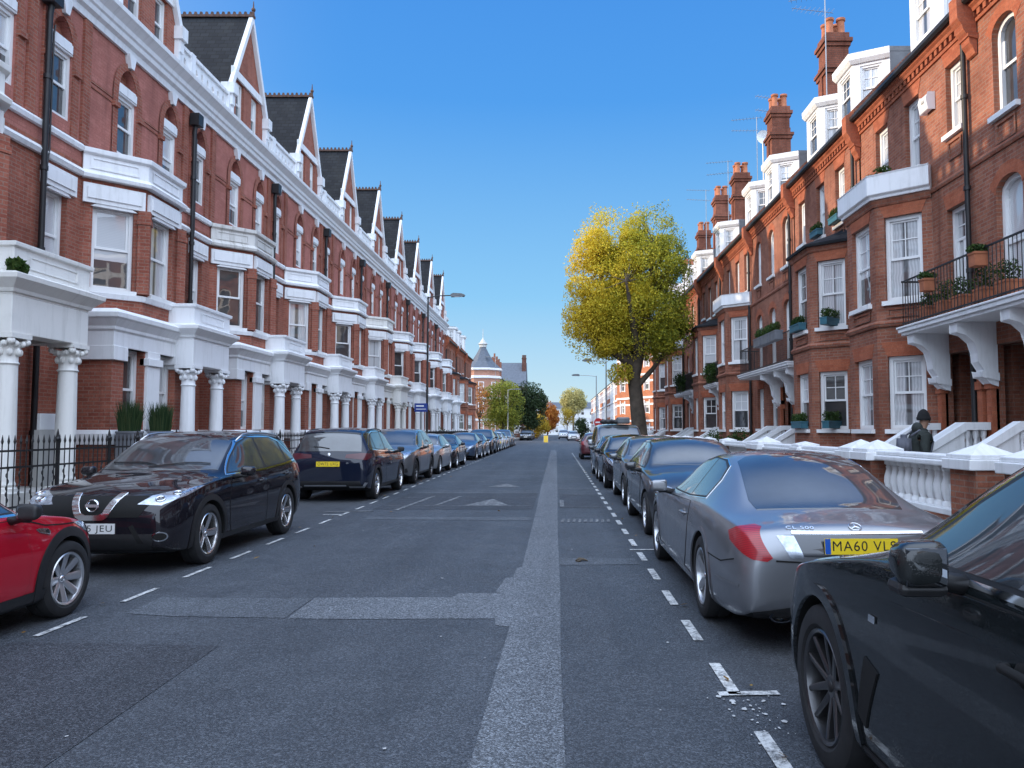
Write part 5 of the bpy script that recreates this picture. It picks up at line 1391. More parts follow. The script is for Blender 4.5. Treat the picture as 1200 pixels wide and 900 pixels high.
coupe = merge(COUPE, paint=PT['gunmetal'], grid=.028, wheel=SW5, arch=(PT['gunmetal'], .035, .010), chrome_dlo=True, trim_w=.007, dark_low=.2,
  panels=[COUPE['panels'][0], ([(-.575, 4.46, .985), (-.3, 4.49, .985), (0, 4.50, .985), (.3, 4.49, .985), (.575, 4.46, .985), (.60, 4.30, 1.05), (.565, 4.0, 1.22), (.52, 3.62, 1.34), (.42, 3.50, 1.375), (.2, 3.46, 1.39), (0, 3.45, 1.395), (-.2, 3.46, 1.39), (-.42, 3.50, 1.375), (-.52, 3.62, 1.34), (-.565, 4.0, 1.22), (-.60, 4.30, 1.05)], (0, .8, -.75), 'cglass', 'rear_window', .005),
    ([(-.55, 0, .5), (.55, 0, .5), (.5, 0, .34), (-.5, 0, .34)], (0, -1, 0), 'plastic', 'grille', .005)],
  lamps=('+', [([(.89, 4.73, .84), (.85, 4.83, .88), (.79, 4.93, .897), (.745, 4.99, .89), (.70, 5.02, .81), (.62, 5.05, .69), (.66, 5.05, .665), (.76, 5.03, .675), (.85, 4.95, .725), (.90, 4.80, .78)], (-.62, .8, 0), 'lamp_red', 'tail_light')]),
  lines=[([(x, t, 1.0) for x, t in strip([(.615, 4.44), (.66, 4.62), (.685, 4.8), (.66, 4.97)], .016)], (0, 0, -1)), ([(-x, t, 1.0) for x, t in strip([(.615, 4.44), (.66, 4.62), (.685, 4.8), (.66, 4.97)], .016)], (0, 0, -1)),
         ([(0, t, z) for t, z in strip([(4.22, .60), (4.6, .60), (4.86, .655)], .010)], (-1, 0, 0)), ([(0, t, z) for t, z in strip([(4.22, .60), (4.6, .60), (4.86, .655)], .010)], (1, 0, 0)),
         ([(x, 5.0, z) for x, z in strip([(-.60, .67), (-.3, .655), (.3, .655), (.60, .67)], .012)], (0, 1, 0))],
  side_extra=[([(1.25, .235), (3.45, .235), (3.45, .285), (1.25, .30)], (PT['gunmetal'], 'sill_trim'), .012), ([(.9, .70), (3.9, .735), (3.9, .742), (.9, .708)], (PT['gunmetal'], 'crease_line'), .004),
              ([(4.42, .445), (4.95, .47), (4.95, .485), (4.42, .465)], (PT['gunmetal'], 'bumper_crease'), .008)],
  plates=[('rear', 'MA60 VLS', .775, True, True)], more=[coupe_rear])

def big_suv_more(root, B):
    h, n = B.hit(B.pt(0, 1.36, .78), (1, 0, 0))
    m = MB(); m.box(-.03, .03, -.014, .014, 0, .004); oriented('badge', m.mesh('badge', M['chrome']), root, h+n*.004, n)
SWB = ('alloy_d', 5, .045, .028, .02, .07)
big_suv = merge(SUV, table=ST_BIG, paint=PT['darkgreen'], L=4.93, W=2.0, H=1.735, axles=(.782, 3.44), R=.38, wheel=SWB, tw=.26, chrome_dlo=True, trim_w=.026, grid=.025, level=3,
  arch=(PT['darkgreen'], .05, .014), mirror=(1.93, 1.03), mirror_size=(.175, .15, .17), near=True,
  side_extra=[([(1.18, .19), (3.22, .19), (3.24, .27), (1.16, .27)], ('plastic', 'sill_trim'), .009), ([(1.215, .40), (1.275, .36), (1.41, .60), (1.30, .63)], ('gap', 'side_vent'), .007),
              ([(1.50, .865), (3.6, .94), (3.6, .952), (1.50, .875)], (PT['darkgreen'], 'crease_line'), .008)],
  doors=[([(1.51, .985), (1.47, .84), (1.455, .7), (1.455, .42), (1.51, .27), (2.66, .27), (2.69, 1.0)], (2.27, .862, 'gap')), ([(2.71, 1.0), (2.68, .27), (3.05, .27), (3.15, .5), (3.35, .72), (3.55, .84), (3.62, 1.05)], (3.5, .915, 'gap'))],
  more=[big_suv_more])

def mini_more(root, B):
    for sg in (1, -1):
        q = [(1.01, .735), (1.13, .765), (1.17, .795), (1.14, .80), (1.03, .785), (1.0, .76)]
        f = node('side_repeater', B.mesh('side_repeater', [B.side(q, sg, raise_=.009, grid=.03)], M['chrome']), root)
        node('repeater_lens', B.mesh('repeater_lens', [B.side([(1.02, .745), (1.07, .757), (1.06, .782), (1.03, .777)], sg, raise_=.011, grid=.03)], M['plastic']), f)
mini = merge(HATCH, paint=PT['red'], L=3.84, W=1.73, H=1.41, R=.322, axles=(.74, 3.26), wheel=SW8, grid=.028, arch=('plastic', .075, .014), mirror_mat='plastic', chrome_dlo=True,
  side_extra=[([(1.06, .17), (2.92, .17), (2.94, .30), (1.04, .30)], ('plastic', 'sill_trim'), .010)], more=[mini_more],
  lines=('+', [([(0, t, z) for t, z in strip([(1.30, .885), (1.05, .815), (.80, .795), (.5, .78), (.3, .72)], .010)], (-1, 0, 0)), ([(0, t, z) for t, z in strip([(1.30, .885), (1.05, .815), (.80, .795), (.5, .78), (.3, .72)], .010)], (1, 0, 0))]))

KW = -5.1; KE = 2.25
car('parked_car', 'dark graphite sports utility vehicle with dew on its wing, cut off by the picture edge', 'car', big_suv, (2.245, 4.62-2.465, 0), 0, 'cars parked along the kerb')
car('parked_car', 'silver grey coupe with red tail lights and a yellow plate reading MA60 VLS', 'car', coupe, (2.16, 5.5+2.535, 0), 0, 'cars parked along the kerb')
car('parked_car', 'red hatchback with black wheel arches, only its front half in view', 'car', mini, (-5.05, 7.45-1.92, 0), 0, 'cars parked along the kerb')
car('parked_car', 'black crossover with chrome V grille and a white plate ending 65 JEU', 'car', merge(crossover, plates=[('front', '>65 JEU', .52, False, False)]), (-5.07, 8.45+2.2, 0), pi, 'cars parked along the kerb')
car('parked_car', 'dark navy sports utility vehicle seen from behind with yellow plate and chrome bumper strips', 'car', merge(small_suv, plates=[('rear', 'OW72 UXG', .80, True, False)]), (-5.08, 17.15+2.25, 0), 0, 'cars parked along the kerb')

# ---- masters for the rest of both rows, built once and copied
def kidney(root, B):
    for sg in (1, -1):
        q = [(sg*.05, .66), (sg*.30, .66), (sg*.36, .75), (sg*.30, .86), (sg*.05, .86)]
        f = node('grille', B.mesh('grille', [B.front(q, raise_=.012, grid=.05)], M['chrome']), root)
        node('grille_mesh', B.mesh('grille_mesh', [B.front(grow(q, -.018), raise_=.014, grid=.05)], M['gap']), f)
        q = [(sg*.62, .34), (sg*.80, .36), (sg*.78, .47), (sg*.64, .45)]
        node('air_intake', B.mesh('air_intake', [B.front(q, raise_=.01, grid=.05)], M['plastic']), root)
def plain_grille(root, B):
    node('grille', B.mesh('grille', [B.front([(-.42, .60), (.42, .60), (.50, .74), (-.50, .74)] if B.sz*1 and B.L > 4.3 else [(-.36, .56), (.36, .56), (.4, .64), (-.4, .64)], raise_=.008, grid=.05)], M['plastic']), root)
    h, n = B.hit(B.pt(0, 0, .70 if B.L > 4.3 else .62), (0, -1, 0)); oriented('emblem', ring_mesh(.045, .008, M['chrome']), root, h+Vector((0, .012, 0)), (0, 1, 0))
fsuv = merge(SUV, paint=PT['grey'], L=4.68, W=1.88, H=1.66, R=.365, level=2, grid=.07, wheel=SWD, chrome_dlo=True, more=[kidney], plates=[('front', '', .52, False, False), ('rear', '', .80, True, False)])
fhat = merge(HATCH, paint=PT['silver'], L=4.22, W=1.80, H=1.48, R=.325, axles=(.78, 3.17), level=2, grid=.07, wheel=SW10, more=[plain_grille], plates=[('front', '', .46, False, False), ('rear', '', .70, True, False)],
  dlo=HATCH['dlo'], glass=[HATCH['glass'][0], HATCH['glass'][1]], doors=[([(1.32, .89), (1.24, .6), (1.26, .38), (1.32, .27), (2.4, .27), (2.42, .905)], (2.26, .80)), ([(2.44, .905), (2.42, .27), (2.80, .27), (2.92, .5), (3.2, .7), (3.3, .93)], (3.16, .82))])
fsal = merge(COUPE, paint=PT['anth'], L=4.68, W=1.83, H=1.44, level=2, grid=.07, wheel=SW10, chrome_dlo=True, more=[plain_grille], panels=coupe['panels'], lamps=coupe['lamps'], plates=[('front', '', .46, False, False), ('rear', '', .83, True, False)])
KM = 'cars parked along the kerb'
m_suv = car('parked_car', 'silver grey sports utility vehicle facing up the street behind the navy one', 'car', fsuv, (-5.12, 22.15+2.34, 0), pi, KM)
m_hat = car('parked_car', 'pale silver hatchback parked behind the silver grey sports utility vehicle', 'car', fhat, (-5.1, 27.2+2.11, 0), pi, KM)
m_sal = car('parked_car', 'black saloon in front of the parked motorcycle', 'car', merge(fsal, paint=PT['black']), (-5.1, 31.9+2.34, 0), pi, KM)
def roofload(root, B): pass
m_van = car('parked_van', 'silver passenger van with a load on its roof near the plane tree', 'van', merge(VAN, paint=PT['silver'], level=2, grid=.07, H=1.86, plates=[('front', '', .56, False, False)]), (2.45, 28.6+2.49, 0), pi, KM)
index_children()
def copy_car(src, paint, label, x, y, rz):
    c = copy_tree(src); c.location = (x, y, 0); c.rotation_euler = (0, 0, rz); c['label'] = label
    base = next(k for k in CH[src.name] if k.name.startswith('body')).material_slots[0].material
    def walk(o, n):
        if n.type == 'MESH' and n.material_slots:
            for i, sl in enumerate(o.material_slots):
                if sl.material == base: n.material_slots[i].link = 'OBJECT'; n.material_slots[i].material = paint
        for a, b in zip(CH.get(o.name, []), kids2(n)): walk(a, b)
    def kids2(n): return [k for k in n.children]
    # children come back in creation order
    def pair(o, n):
        if n.type == 'MESH':
            for i, sl in enumerate(o.material_slots):
                if sl.material == base: n.material_slots[i].link = 'OBJECT'; n.material_slots[i].material = paint
    todo = [(src, c)]
    while todo:
        o, n = todo.pop(); pair(o, n)
        nk = {}
        for k in n.children: nk.setdefault(k.data.name if k.data else k.name, []).append(k)
        for k in CH.get(o.name, []):
            lst = nk.get(k.data.name if k.data else '', [])
            if lst: todo.append((k, lst.pop(0)))
    return c
S, H, D = m_suv, m_hat, m_sal
west = [(H, 'blue', 40.0, 'steel blue hatchback just beyond the parked motorcycle'), (D, 'anth', 44.7, 'dark saloon in the middle of the west row, beyond the blue hatchback'),
        (S, 'black', 49.9, 'tall black sports utility vehicle halfway along the far west row'), (H, 'anth', 55.2, 'charcoal hatchback beyond the tall black vehicle'),
        (H, 'white', 60.2, 'white hatchback nearest the street end on the west kerb'), (D, 'silver', 65.0, 'silver saloon behind the white hatchback, west kerb'),
        (S, 'grey', 70.3, 'grey sports utility vehicle beyond the silver saloon, west kerb'), (H, 'anth', 75.6, 'last dark hatchback of the west row before the side street')]
for o, p, y, lb in west: copy_car(o, PT[p], lb, -5.1, y+o.dimensions.y/2 if 0 else y+2.2, pi)
east = [(H, 'anth', 11.05, 2.24, pi, 'charcoal hatchback nose to nose with the silver coupe, wet windscreen'), (H, 'grey', 15.6, 2.3, pi, 'mid grey hatchback second beyond the coupe'),
        (H, 'black', 20.5, 2.2, pi, 'black hatchback with a pale roof edge, third beyond the coupe'), (D, 'anth', 24.7, 2.2, pi, 'low dark saloon directly before the silver van'),
        (H, 'maroon', 41.5, 2.2, 0, 'maroon hatchback seen from behind past the silver van')]
for o, p, y, x, rz, lb in east: copy_car(o, PT[p], lb, x, y+2.15, rz)
far = [(D, 'white', 116, 2.6, pi, 'white saloon nearest the crossing, beyond the maroon hatchback'), (H, 'silver', 123, 2.6, pi, 'silver hatchback behind the white saloon past the crossing'), (S, 'white', 136, 1.3, pi, 'white vehicle driving up the street in the distance'),
       (S, 'anth', 117, -4.6, pi, 'dark vehicle parked past the crossing beside the green tree'), (H, 'silver', 123, -4.7, pi, 'silver hatchback parked past the crossing under the dark tree'), (D, 'black', 129, -4.7, pi, 'black saloon parked past the crossing, third from the corner'),
       (H, 'blue', 135, -4.7, pi, 'blue hatchback parked past the crossing, fourth from the corner'), (D, 'anth', 148, -4.7, pi, 'dark saloon far down the street by the orange tree'), (H, 'white', 131, 2.7, pi, 'white hatchback far down the east kerb past the crossing'), (D, 'silver', 146, 2.7, pi, 'silver saloon far down the east kerb past the crossing')]
for o, p, y, x, rz, lb in far: copy_car(o, PT[p], lb, x, y, rz)
# roof load on the van and a motorcycle between the cars
bg = thing('roof_bag', 'grey covered bundle strapped on the roof of the silver van', 'bag', (2.4, 30.6, 1.84))
m = MB()
for i in range(4): m.sphere((-.5+.16*i, .1*(-1)**i, .08), .14, 8, 6, sc=(1.2, 1.2, .7))
m.build('bag', M['plastic'], bg, smooth=True)
m = MB(); m.box(.0, .5, -.3, .4, .0, .26); m.build('cover', M['lead'], bg, bevel=.06)
mc = thing('motorcycle', 'dark motorcycle parked between two cars on the west kerb', 'motorcycle', (-4.85, 37.6, 0), RAD(20))
for y in (-.68, .68):
    m = MB(); m.tube([(0, y+.26*cos(a), .3+.26*sin(a)) for a in [2*pi*i/24 for i in range(25)]], .055, 8, cap=False); w = m.build('wheel', M['tyre'], mc, smooth=True)
    m = MB(); m.lathe([(.02, -.03), (.2, -.02), (.2, .02), (.02, .03)], (0, y, .3), 16, 'x'); m.build('rim', M['alloy_d'], w)
m = MB()
m.sphere((0, -.12, .62), .24, 12, 8, sc=(.7, 1.7, .8)); m.sphere((0, .25, .85), .2, 12, 8, sc=(.75, 1.3, .7)); m.sphere((0, -.05, .42), .2, 10, 7, sc=(.9, 1.5, .9))
m.tube([(0, .68, .3), (0, .52, .95)], .05, 6); m.tube([(0, -.68, .3), (0, -.2, .42)], .05, 6); m.build('body', PT['black'], mc, smooth=True)
m = MB(); m.sphere((0, -.42, .82), .2, 10, 7, sc=(.75, 1.9, .35)); m.build('seat', M['plastic'], mc, smooth=True)
m = MB(); m.tube([(-.38, .40, 1.02), (-.2, .5, 1.05), (.2, .5, 1.05), (.38, .40, 1.02)], .018, 6); m.build('handlebar', M['plastic'], mc)
m = MB(); m.sphere((0, .62, .92), .1, 10, 8); m.build('headlight', M['lamp_clear'], mc, smooth=True)
# ------------------------------------------------------------------ ground, road, pavements, markings
def sheet(name, rects, z, mat, kind='structure', parent=None):
    mb = MB()
    for x0, x1, y0, y1 in rects: mb.quad((x0, y0, z), (x1, y0, z), (x1, y1, z), (x0, y1, z))
    o = mb.build(name, M[mat], parent)
    return tag(o, kind=kind)
sheet('ground', [(-1500, 1500, -300, 2500)], -.06, 'earth')
sheet('road', [(-6.15, 3.25, -30, 330)], 0, 'asphalt')
sheet('side_street', [(-120, -6.15, 97, 109), (3.25, 120, 60.5, 88)], 0, 'asphalt')
def slab(name, rects, z, mat):
    mb = MB()
    for x0, x1, y0, y1 in rects: mb.box(x0, x1, y0, y1, -.05, z)
    return tag(mb.build(name, M[mat]), kind='structure')
slab('pavement', [(-10, -6.3, -30, 96.8), (3.4, 8.0, -30, 60.3), (-40, -6.3, 109.2, 330), (3.4, 40, 88.2, 330), (-60, -10.0, 90.2, 96.8)], .11, 'paving')
slab('kerb', [(-6.3, -6.15, -30, 97), (3.25, 3.4, -30, 60.5), (-6.3, -6.15, 109, 330), (3.25, 3.4, 88, 330)], .12, 'kerb')
# light trench reinstatements and the darker raised table
tr = MB()
def poly(mb, pts, z): mb.add([(x, y, z) for x, y in pts], [tuple(range(len(pts)))])
L_ = [(-.40, -3), (-.42, 3), (-.40, 5.2), (-.38, 6.35), (-.50, 6.4), (-.52, 6.62)]
L2 = [(-.50, 7.62), (-.60, 7.66), (-.55, 8.4), (-.47, 8.45), (-.46, 9.0), (-.40, 9.05), (-.40, 15), (-.43, 22), (-.42, 60)]
R_ = [(.01, 60), (.03, 22), (.02, 12), (.04, 8), (.03, 5.5), (.05, 3.0), (.03, -3)]
poly(tr, L_+[(-1.7, 6.60), (-2.28, 6.62), (-2.30, 7.42), (-1.7, 7.44), (-1.0, 7.45), (-.95, 7.64)]+L2+R_, .004)
tag(tr.build('road_patch', M['asphalt_new']), kind='structure')
tr = MB()
poly(tr, [(-3.4, 13.85), (-.46, 13.7), (-.46, 14.2), (-3.5, 14.25)], .004)
poly(tr, [(.035, 9.2), (.98, 9.25), (.98, 9.65), (.04, 9.72)], .004)
poly(tr, [(-3.6, 19.6), (-.46, 19.7), (-.46, 20.1), (-3.6, 20.0)], .004); poly(tr, [(.04, 21.0), (1.0, 21.0), (1.0, 21.4), (.04, 21.4)], .004)
poly(tr, [(-3.6, 30), (-.46, 30), (-.46, 30.5), (-3.6, 30.5)], .004); poly(tr, [(-3.6, 37), (-.46, 37), (-.46, 37.6), (-3.6, 37.6)], .004); poly(tr, [(.04, 33), (1.0, 33), (1.0, 33.5), (.04, 33.5)], .004)
tag(tr.build('road_seam', M['asphalt_mid']), kind='structure')
tr = MB(); poly(tr, [(-2.31, 6.64), (-3.3, 6.7), (-3.75, 6.8), (-3.78, 7.45), (-3.2, 7.42), (-2.31, 7.40)], .004); tag(tr.build('faint_patch', M['asphalt_mid']), kind='structure')
tr = MB()
poly(tr, [(-3.7, 15.6), (-.47, 15.6), (-.47, 19.55), (-3.7, 19.55)], .004); poly(tr, [(.08, 15.9), (1.0, 15.9), (1.0, 19.2), (.08, 19.2)], .004)
poly(tr, [(-4.1, -3), (-2.2, -3), (-2.5, 5.8), (-4.1, 5.9)], .004)
tag(tr.build('raised_table', M['asphalt_dark']), kind='structure')
mk = MB()
def dash(x0, y0, x1, y1, w, mb=mk, z=.008):
    d = Vector((x1-x0, y1-y0)).normalized(); n = Vector((-d.y, d.x))*w/2
    poly(mb, [(x0+n.x, y0+n.y), (x1+n.x, y1+n.y), (x1-n.x, y1-n.y), (x0-n.x, y0-n.y)], z)
for i in range(-1, 42):
    y = 3.55+1.19*i
    dash(1.08, y, 1.08, y+.62, .075); 
    dash(-4.03, y+.12, -4.03, y+.74, .055)
for y in (4.75, 10.35): dash(.98, y, 1.35, y+.02, .07)
for y in (14.6,): dash(-4.4, y, -4.0, y, .06)
tag(mk.build('bay_markings', M['line']), kind='structure')
m2 = MB()
poly(m2, [(-1.95, 16.35), (-1.0, 16.35), (-1.46, 17.9)], .008); poly(m2, [(-1.95, 21.6), (-1.0, 21.6), (-1.46, 22.9)], .008)
for y in (16.3, 18.35, 19.55, 20.25, 23.8, 27.0, 33.0): dash(-3.6, y, -.5, y, .06, m2)
for y in (16.0, 19.2, 20.9, 26.0): dash(.1, y, 1.02, y, .06, m2)
dash(-3.2, 15.4, -2.95, 18.6, .09, m2); dash(-2.55, 16.4, -2.3, 18.6, .09, m2); dash(.12, 16.1, .12, 17.6, .09, m2)
dash(-4.5, 15.1, -3.6, 15.25, .13, m2)
for i in range(9): dash(.1+.1*i, 13.4, .13+.1*i, 13.9, .05, m2)
tag(m2.build('table_markings', M['line_f']), kind='structure')
# paint splashes and litter on the road by the bay line
m3 = MB(); rng = random.Random(3)
for i in range(42):
    x, y, r = rng.gauss(1.12, .10), rng.gauss(4.5, .22), abs(rng.gauss(0, .008))+.003; n = 7
    poly(m3, [(x+r*rng.uniform(.5, 1.2)*cos(2*pi*k/n), y+r*rng.uniform(.6, 1.8)*sin(2*pi*k/n)) for k in range(n)], .0085+i*1e-5)
for i in range(24):
    x, y, r = rng.uniform(-3.8, 1.0), rng.uniform(3.6, 15), rng.uniform(.004, .014); n = 6
    poly(m3, [(x+r*rng.uniform(.5, 1.4)*cos(2*pi*k/n), y+r*rng.uniform(.5, 1.4)*sin(2*pi*k/n)) for k in range(n)], .0091+i*1e-5)
tag(m3.build('paint_splashes', simple('dried_paint_spots', (.5, .5, .49), .8, var=.3)), kind='structure')
lf = MB()
for i in range(104):
    if i < 90: x = rng.choice((-6.0, 3.1, 1.15, -4.15))+rng.gauss(0, .12)
    else: x = rng.uniform(-3.9, 1.0)
    y = rng.uniform(3, 45); a = rng.uniform(0, 6.3); s = rng.uniform(.02, .045)
    M_ = Matrix.Translation((x, y, .018)) @ Euler((rng.uniform(-.35, .35), rng.uniform(-.35, .35), a)).to_matrix().to_4x4()
    lf.add([M_ @ Vector(p) for p in ((-s, 0, 0), (-.2*s, -.6*s, .006), (s, 0, .01), (-.2*s, .6*s, .004))], [(0, 1, 2, 3)])
M['leaf_dead'] = foliage('fallen_leaf', [(.3, (.20, .09, .02)), (.6, (.36, .20, .04)), (.9, (.42, .30, .08))])
tag(lf.build('fallen_leaves', M['leaf_dead']), kind='stuff')
bn = thing('paper_scrap', 'crumpled dark brown scrap lying on the pale road seam by the centre patch', 'litter', (.30, 9.45, .012))
m = MB(); m.tube([(-.09, 0, .0), (-.03, .02, .035), (.04, .0, .03), (.11, -.02, .0)], [.012, .03, .028, .008], 7); m.tube([(0, .0, .02), (-.03, -.06, .01), (-.08, -.09, .004)], [.02, .02, .006], 6); m.build('scrap', M['bark'], bn, smooth=True); bn.scale = (.75, .75, .6)

# ------------------------------------------------------------------ the two terraces
ORD = ['nearest', 'second', 'third', 'fourth', 'fifth', 'sixth', 'seventh', 'eighth', 'ninth', 'tenth', 'eleventh']
rng = random.Random(11)
DM = [M['d_dark'], M['d_red'], M['d_dark'], M['d_dark'], M['d_blue'], M['d_dark'], M['d_dark'], M['d_red'], M['d_dark'], M['d_dark']]
n = 0
for k in range(-1, 9):
    gl = [rng.choice(['g_dark', 'g_dark', 'g_cur', 'g_bl']) for _ in range(11)]
    if k == 0: gl[4] = 'g_bl'; gl[5] = 'g_cur'; gl[7] = 'g_dark'; gl[8] = 'g_cur'
    lb = ['brick house cut by the picture edge, its white porch behind the red hatchback', 'gabled house with a red front door and two tall grass pots, behind the black crossover', 'gabled house whose white bay parapet is flaking, next to the red door house',
          'fourth gabled house along the white porches, behind the navy vehicle', 'fifth gabled house along the white porches, west terrace', 'sixth gabled house along the white porches, west terrace', 'seventh gabled house along the white porches, west terrace',
          'eighth gabled house of the white porches, behind the blue sign', 'ninth gabled house of the white porches, before the tall lamp post', 'last gabled white porch house, next to the plain red houses'][n]
    left_house(k, lb, DM[n], gl)
    left_railing(k, ORD[k+1]+' run of black iron railings with spear tops along the west pavement', k < 2)
    n += 1
FL = Frame(1, 1)
for i, y in enumerate((68.55, 75.7, 82.85)):
    gf = lambda j: random.Random(i*50+j).choice(['g_dark', 'g_cur', 'g_bl'])
    brick_house(FL, -10.0, y, 7.1, ['plain red brick house joined to the last white porch, with a big chimney', 'middle plain red brick house with stone bands, west side', 'end red brick house of the west terrace at the side street'][i],
                'slate', 1.2, [5.2], gf, 'plain red brick houses at the end of the west terrace', chim=[(3.5, 14.2)] if i < 2 else [(6.2, 12.6)], dorm=[2.8] if i != 1 else [2.8, 5.6], key=str(i))

FR = Frame(-1, 1)
def gf(seed): return lambda j: random.Random(seed*77+j).choice(['g_dark', 'g_cur', 'g_cur', 'g_bl', 'g_bl'])
HR = [(8.75, 'flat', None, [3.85], [], [], 'house at the right picture edge with arched windows behind the flowered balcony'),
      (14.3, 'white', 1.8, [.12], [], [2.6], 'house with the wide white bay parapet and alarm box'),
      (19.9, 'slate', .6, [4.1], [], [1.6, 4.4], 'house with teal window boxes on its slate topped bay'),
      (25.5, 'flat', None, [.2], [(1.8, 15.9)], [3.9], 'arched window house with boxed shrubs on its railed balcony'),
      (31.0, 'white', .2, [3.7], [(3.3, 16.2)], [1.6], 'house with the second white bay parapet, half way along'),
      (36.5, 'slate', .9, [4.15], [(5.0, 15.6)], [2.4], 'house with slate topped bay just before the plane tree'),
      (42.0, 'flat', None, [.2], [(4.5, 15.9)], [3.2], 'arched window house behind the plane tree'),
      (47.5, 'white', .2, [3.7], [(4.6, 15.2)], [1.8], 'far house with the third white bay parapet'),
      (53.0, 'slate', .9, [4.15], [(5.1, 14.0)], [2.4], 'end house of the east terrace at the gap')]
RH = []
for i, (y, kind, bay, doors, chim, dorm, lb) in enumerate(HR):
    RH.append(brick_house(FR, 8.0, y, 5.5 if i else 5.55, lb, kind, bay, doors, gf(i), 'red brick terrace with bays and dormers', chim=chim, dorm=dorm, key=str(i)))
# near house drainpipe side: balconies over the paired doors
balcony(FR, RH[0], .9, 7.25, [3.62, 5.26, 6.95])
balcony(FR, RH[3], -1.65, 4.75, [-1.3, .02, 1.72])
balcony(FR, RH[6], -1.0, 4.6, [-.9, .02, 1.72]); balcony(FR, RH[5], -2.0, .75, [-1.9, .0])
ab = thing('alarm_box', 'small white alarm box high on the brick wall above the bay', 'alarm box', (7.97, 16.0, 8.55))
m = MB(); m.prism([(0, -.17), (0, .17), (-.12, .17), (-.16, .05), (-.12, -.17)], 'y', -.18, .18); m.build('casing', M['white'], ab, bevel=.02)
m = MB(); m.box(-.172, -.16, -.06, .06, .0, .06); m.build('lamp', M['stone_g'], ab)

# garden walls
garden_wall(2.2, 8.7, 'white balustraded garden wall with two big caps nearest the camera, beside the graphite vehicle', True)
garden_wall(9.3, 13.0, 'white balustraded garden wall with caps below the person with the backpack', True)
garden_wall(13.1, 19.7, 'white capped garden wall between two flights of front steps, beyond the person', True)
for j, (a, b) in enumerate(((20.0, 24.0), (26.6, 31.2), (31.4, 34.8), (36.6, 41.0), (42.6, 47.4), (47.8, 52.2), (53.2, 58.2))):
    garden_wall(a, b, ORD[j+3]+' white capped garden wall counting up the east pavement', False)

# ------------------------------------------------------------------ leaves, trees, plants
def leafcloud(mb, blobs, n, size, seed=0, flat=.0, shell=.55):
    rg = random.Random(seed); vol = [b[3]*b[4]*b[5] for b in blobs]; T = sum(vol)
    for b, v in zip(blobs, vol):
        for _ in range(int(n*v/T)):
            while True:
                d = Vector((rg.gauss(0, 1), rg.gauss(0, 1), rg.gauss(0, 1)))
                if d.length > .01: break
            d.normalize(); r = rg.uniform(shell, 1)**.6 if rg.random() < .75 else rg.random()**.5
            r *= 1+.13*sin(d.x*9+b[0]*3)*sin(d.y*8+b[1])*sin(d.z*9+b[2]*2)
            c = Vector((b[0]+d.x*b[3]*r, b[1]+d.y*b[4]*r, b[2]+d.z*b[5]*r))
            s = size*rg.uniform(.55, 1.35)
            m = Euler((rg.uniform(-1.3, 1.3), rg.uniform(-1.3, 1.3), rg.uniform(0, 6.3))).to_matrix()
            mb.add([c+m @ Vector(p) for p in ((-s, 0, 0), (-.1*s, -.62*s, .12*s), (s, 0, -.08*s), (-.1*s, .62*s, .12*s))], [(0, 1, 2, 3)])

def blobs_in(boxes, seed, rmin, rmax, count):
    """smaller leaf clumps scattered through big ellipsoids, leaving gaps between them"""
    rg = random.Random(seed); out = []
    for (x, y, z, a, b, c), k in zip(boxes, count):
        for _ in range(k):
            while True:
                p = Vector((rg.uniform(-1, 1), rg.uniform(-1, 1), rg.uniform(-1, 1)))
                if .25 < p.length < 1: break
            r = rg.uniform(rmin, rmax)
            out.append((x+p.x*(a-r*.6), y+p.y*(b-r*.6), z+p.z*(c-r*.6), r, r, r*rg.uniform(.7, .95)))
    return out

def tree(name, label, x, y, trunk, limbs, boxes, count, rr, n, size, mat, seed, bark='bark', group=None):
    t = thing(name, label, 'tree', (x, y, 0), 0, group)
    m = MB()
    for pts, rs in trunk+limbs: m.tube(pts, rs, 10)
    bl = blobs_in(boxes, seed, rr[0], rr[1], count)
    rg = random.Random(seed+5)
    joints = [Vector(l[0][-1]) for l in limbs]+[Vector(l[0][len(l[0])//2]) for l in limbs] or [Vector(trunk[0][0][-1])]
    for b in bl:                                        # twigs out to the clumps
        c = Vector(b[:3]); j = min(joints, key=lambda q: (q-c).length+.3*abs(q.z-c.z)*(q.z > c.z))
        if (c-j).length < 4.5: m.tube([j, (j+c)/2+Vector((rg.uniform(-.2, .2), rg.uniform(-.2, .2), -.1)), c], [.035, .022, .01], 5)
    m.build('trunk', M[bark], t, smooth=True, angle=60)
    m = MB(); leafcloud(m, bl, n, size, seed); leafcloud(m, boxes, int(n*.22), size, seed+1, shell=.72)
    m.build('crown', M[mat], t)
    return t
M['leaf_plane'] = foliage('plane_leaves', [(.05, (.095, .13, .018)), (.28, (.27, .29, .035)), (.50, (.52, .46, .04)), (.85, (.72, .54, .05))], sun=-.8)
M['leaf_lime'] = foliage('lime_green_leaves', [(.2, (.05, .075, .015)), (.5, (.16, .20, .03)), (.8, (.34, .34, .05))])
M['leaf_dark'] = foliage('dark_green_leaves', [(.2, (.012, .025, .012)), (.5, (.03, .055, .025)), (.8, (.06, .09, .035))])
M['leaf_orange'] = foliage('orange_leaves', [(.2, (.18, .05, .012)), (.5, (.42, .14, .03)), (.8, (.55, .26, .05))])
M['leaf_yellow'] = foliage('yellow_leaves', [(.2, (.20, .15, .02)), (.5, (.42, .30, .03)), (.8, (.55, .42, .06))])
M['leaf_pale'] = foliage('hazed_distant_leaves', [(.2, (.26, .24, .12)), (.5, (.44, .40, .16)), (.8, (.55, .48, .20))])  # yellow leaves washed out, with the haze of distance in their colour
TX, TY = 4.35, 40.0
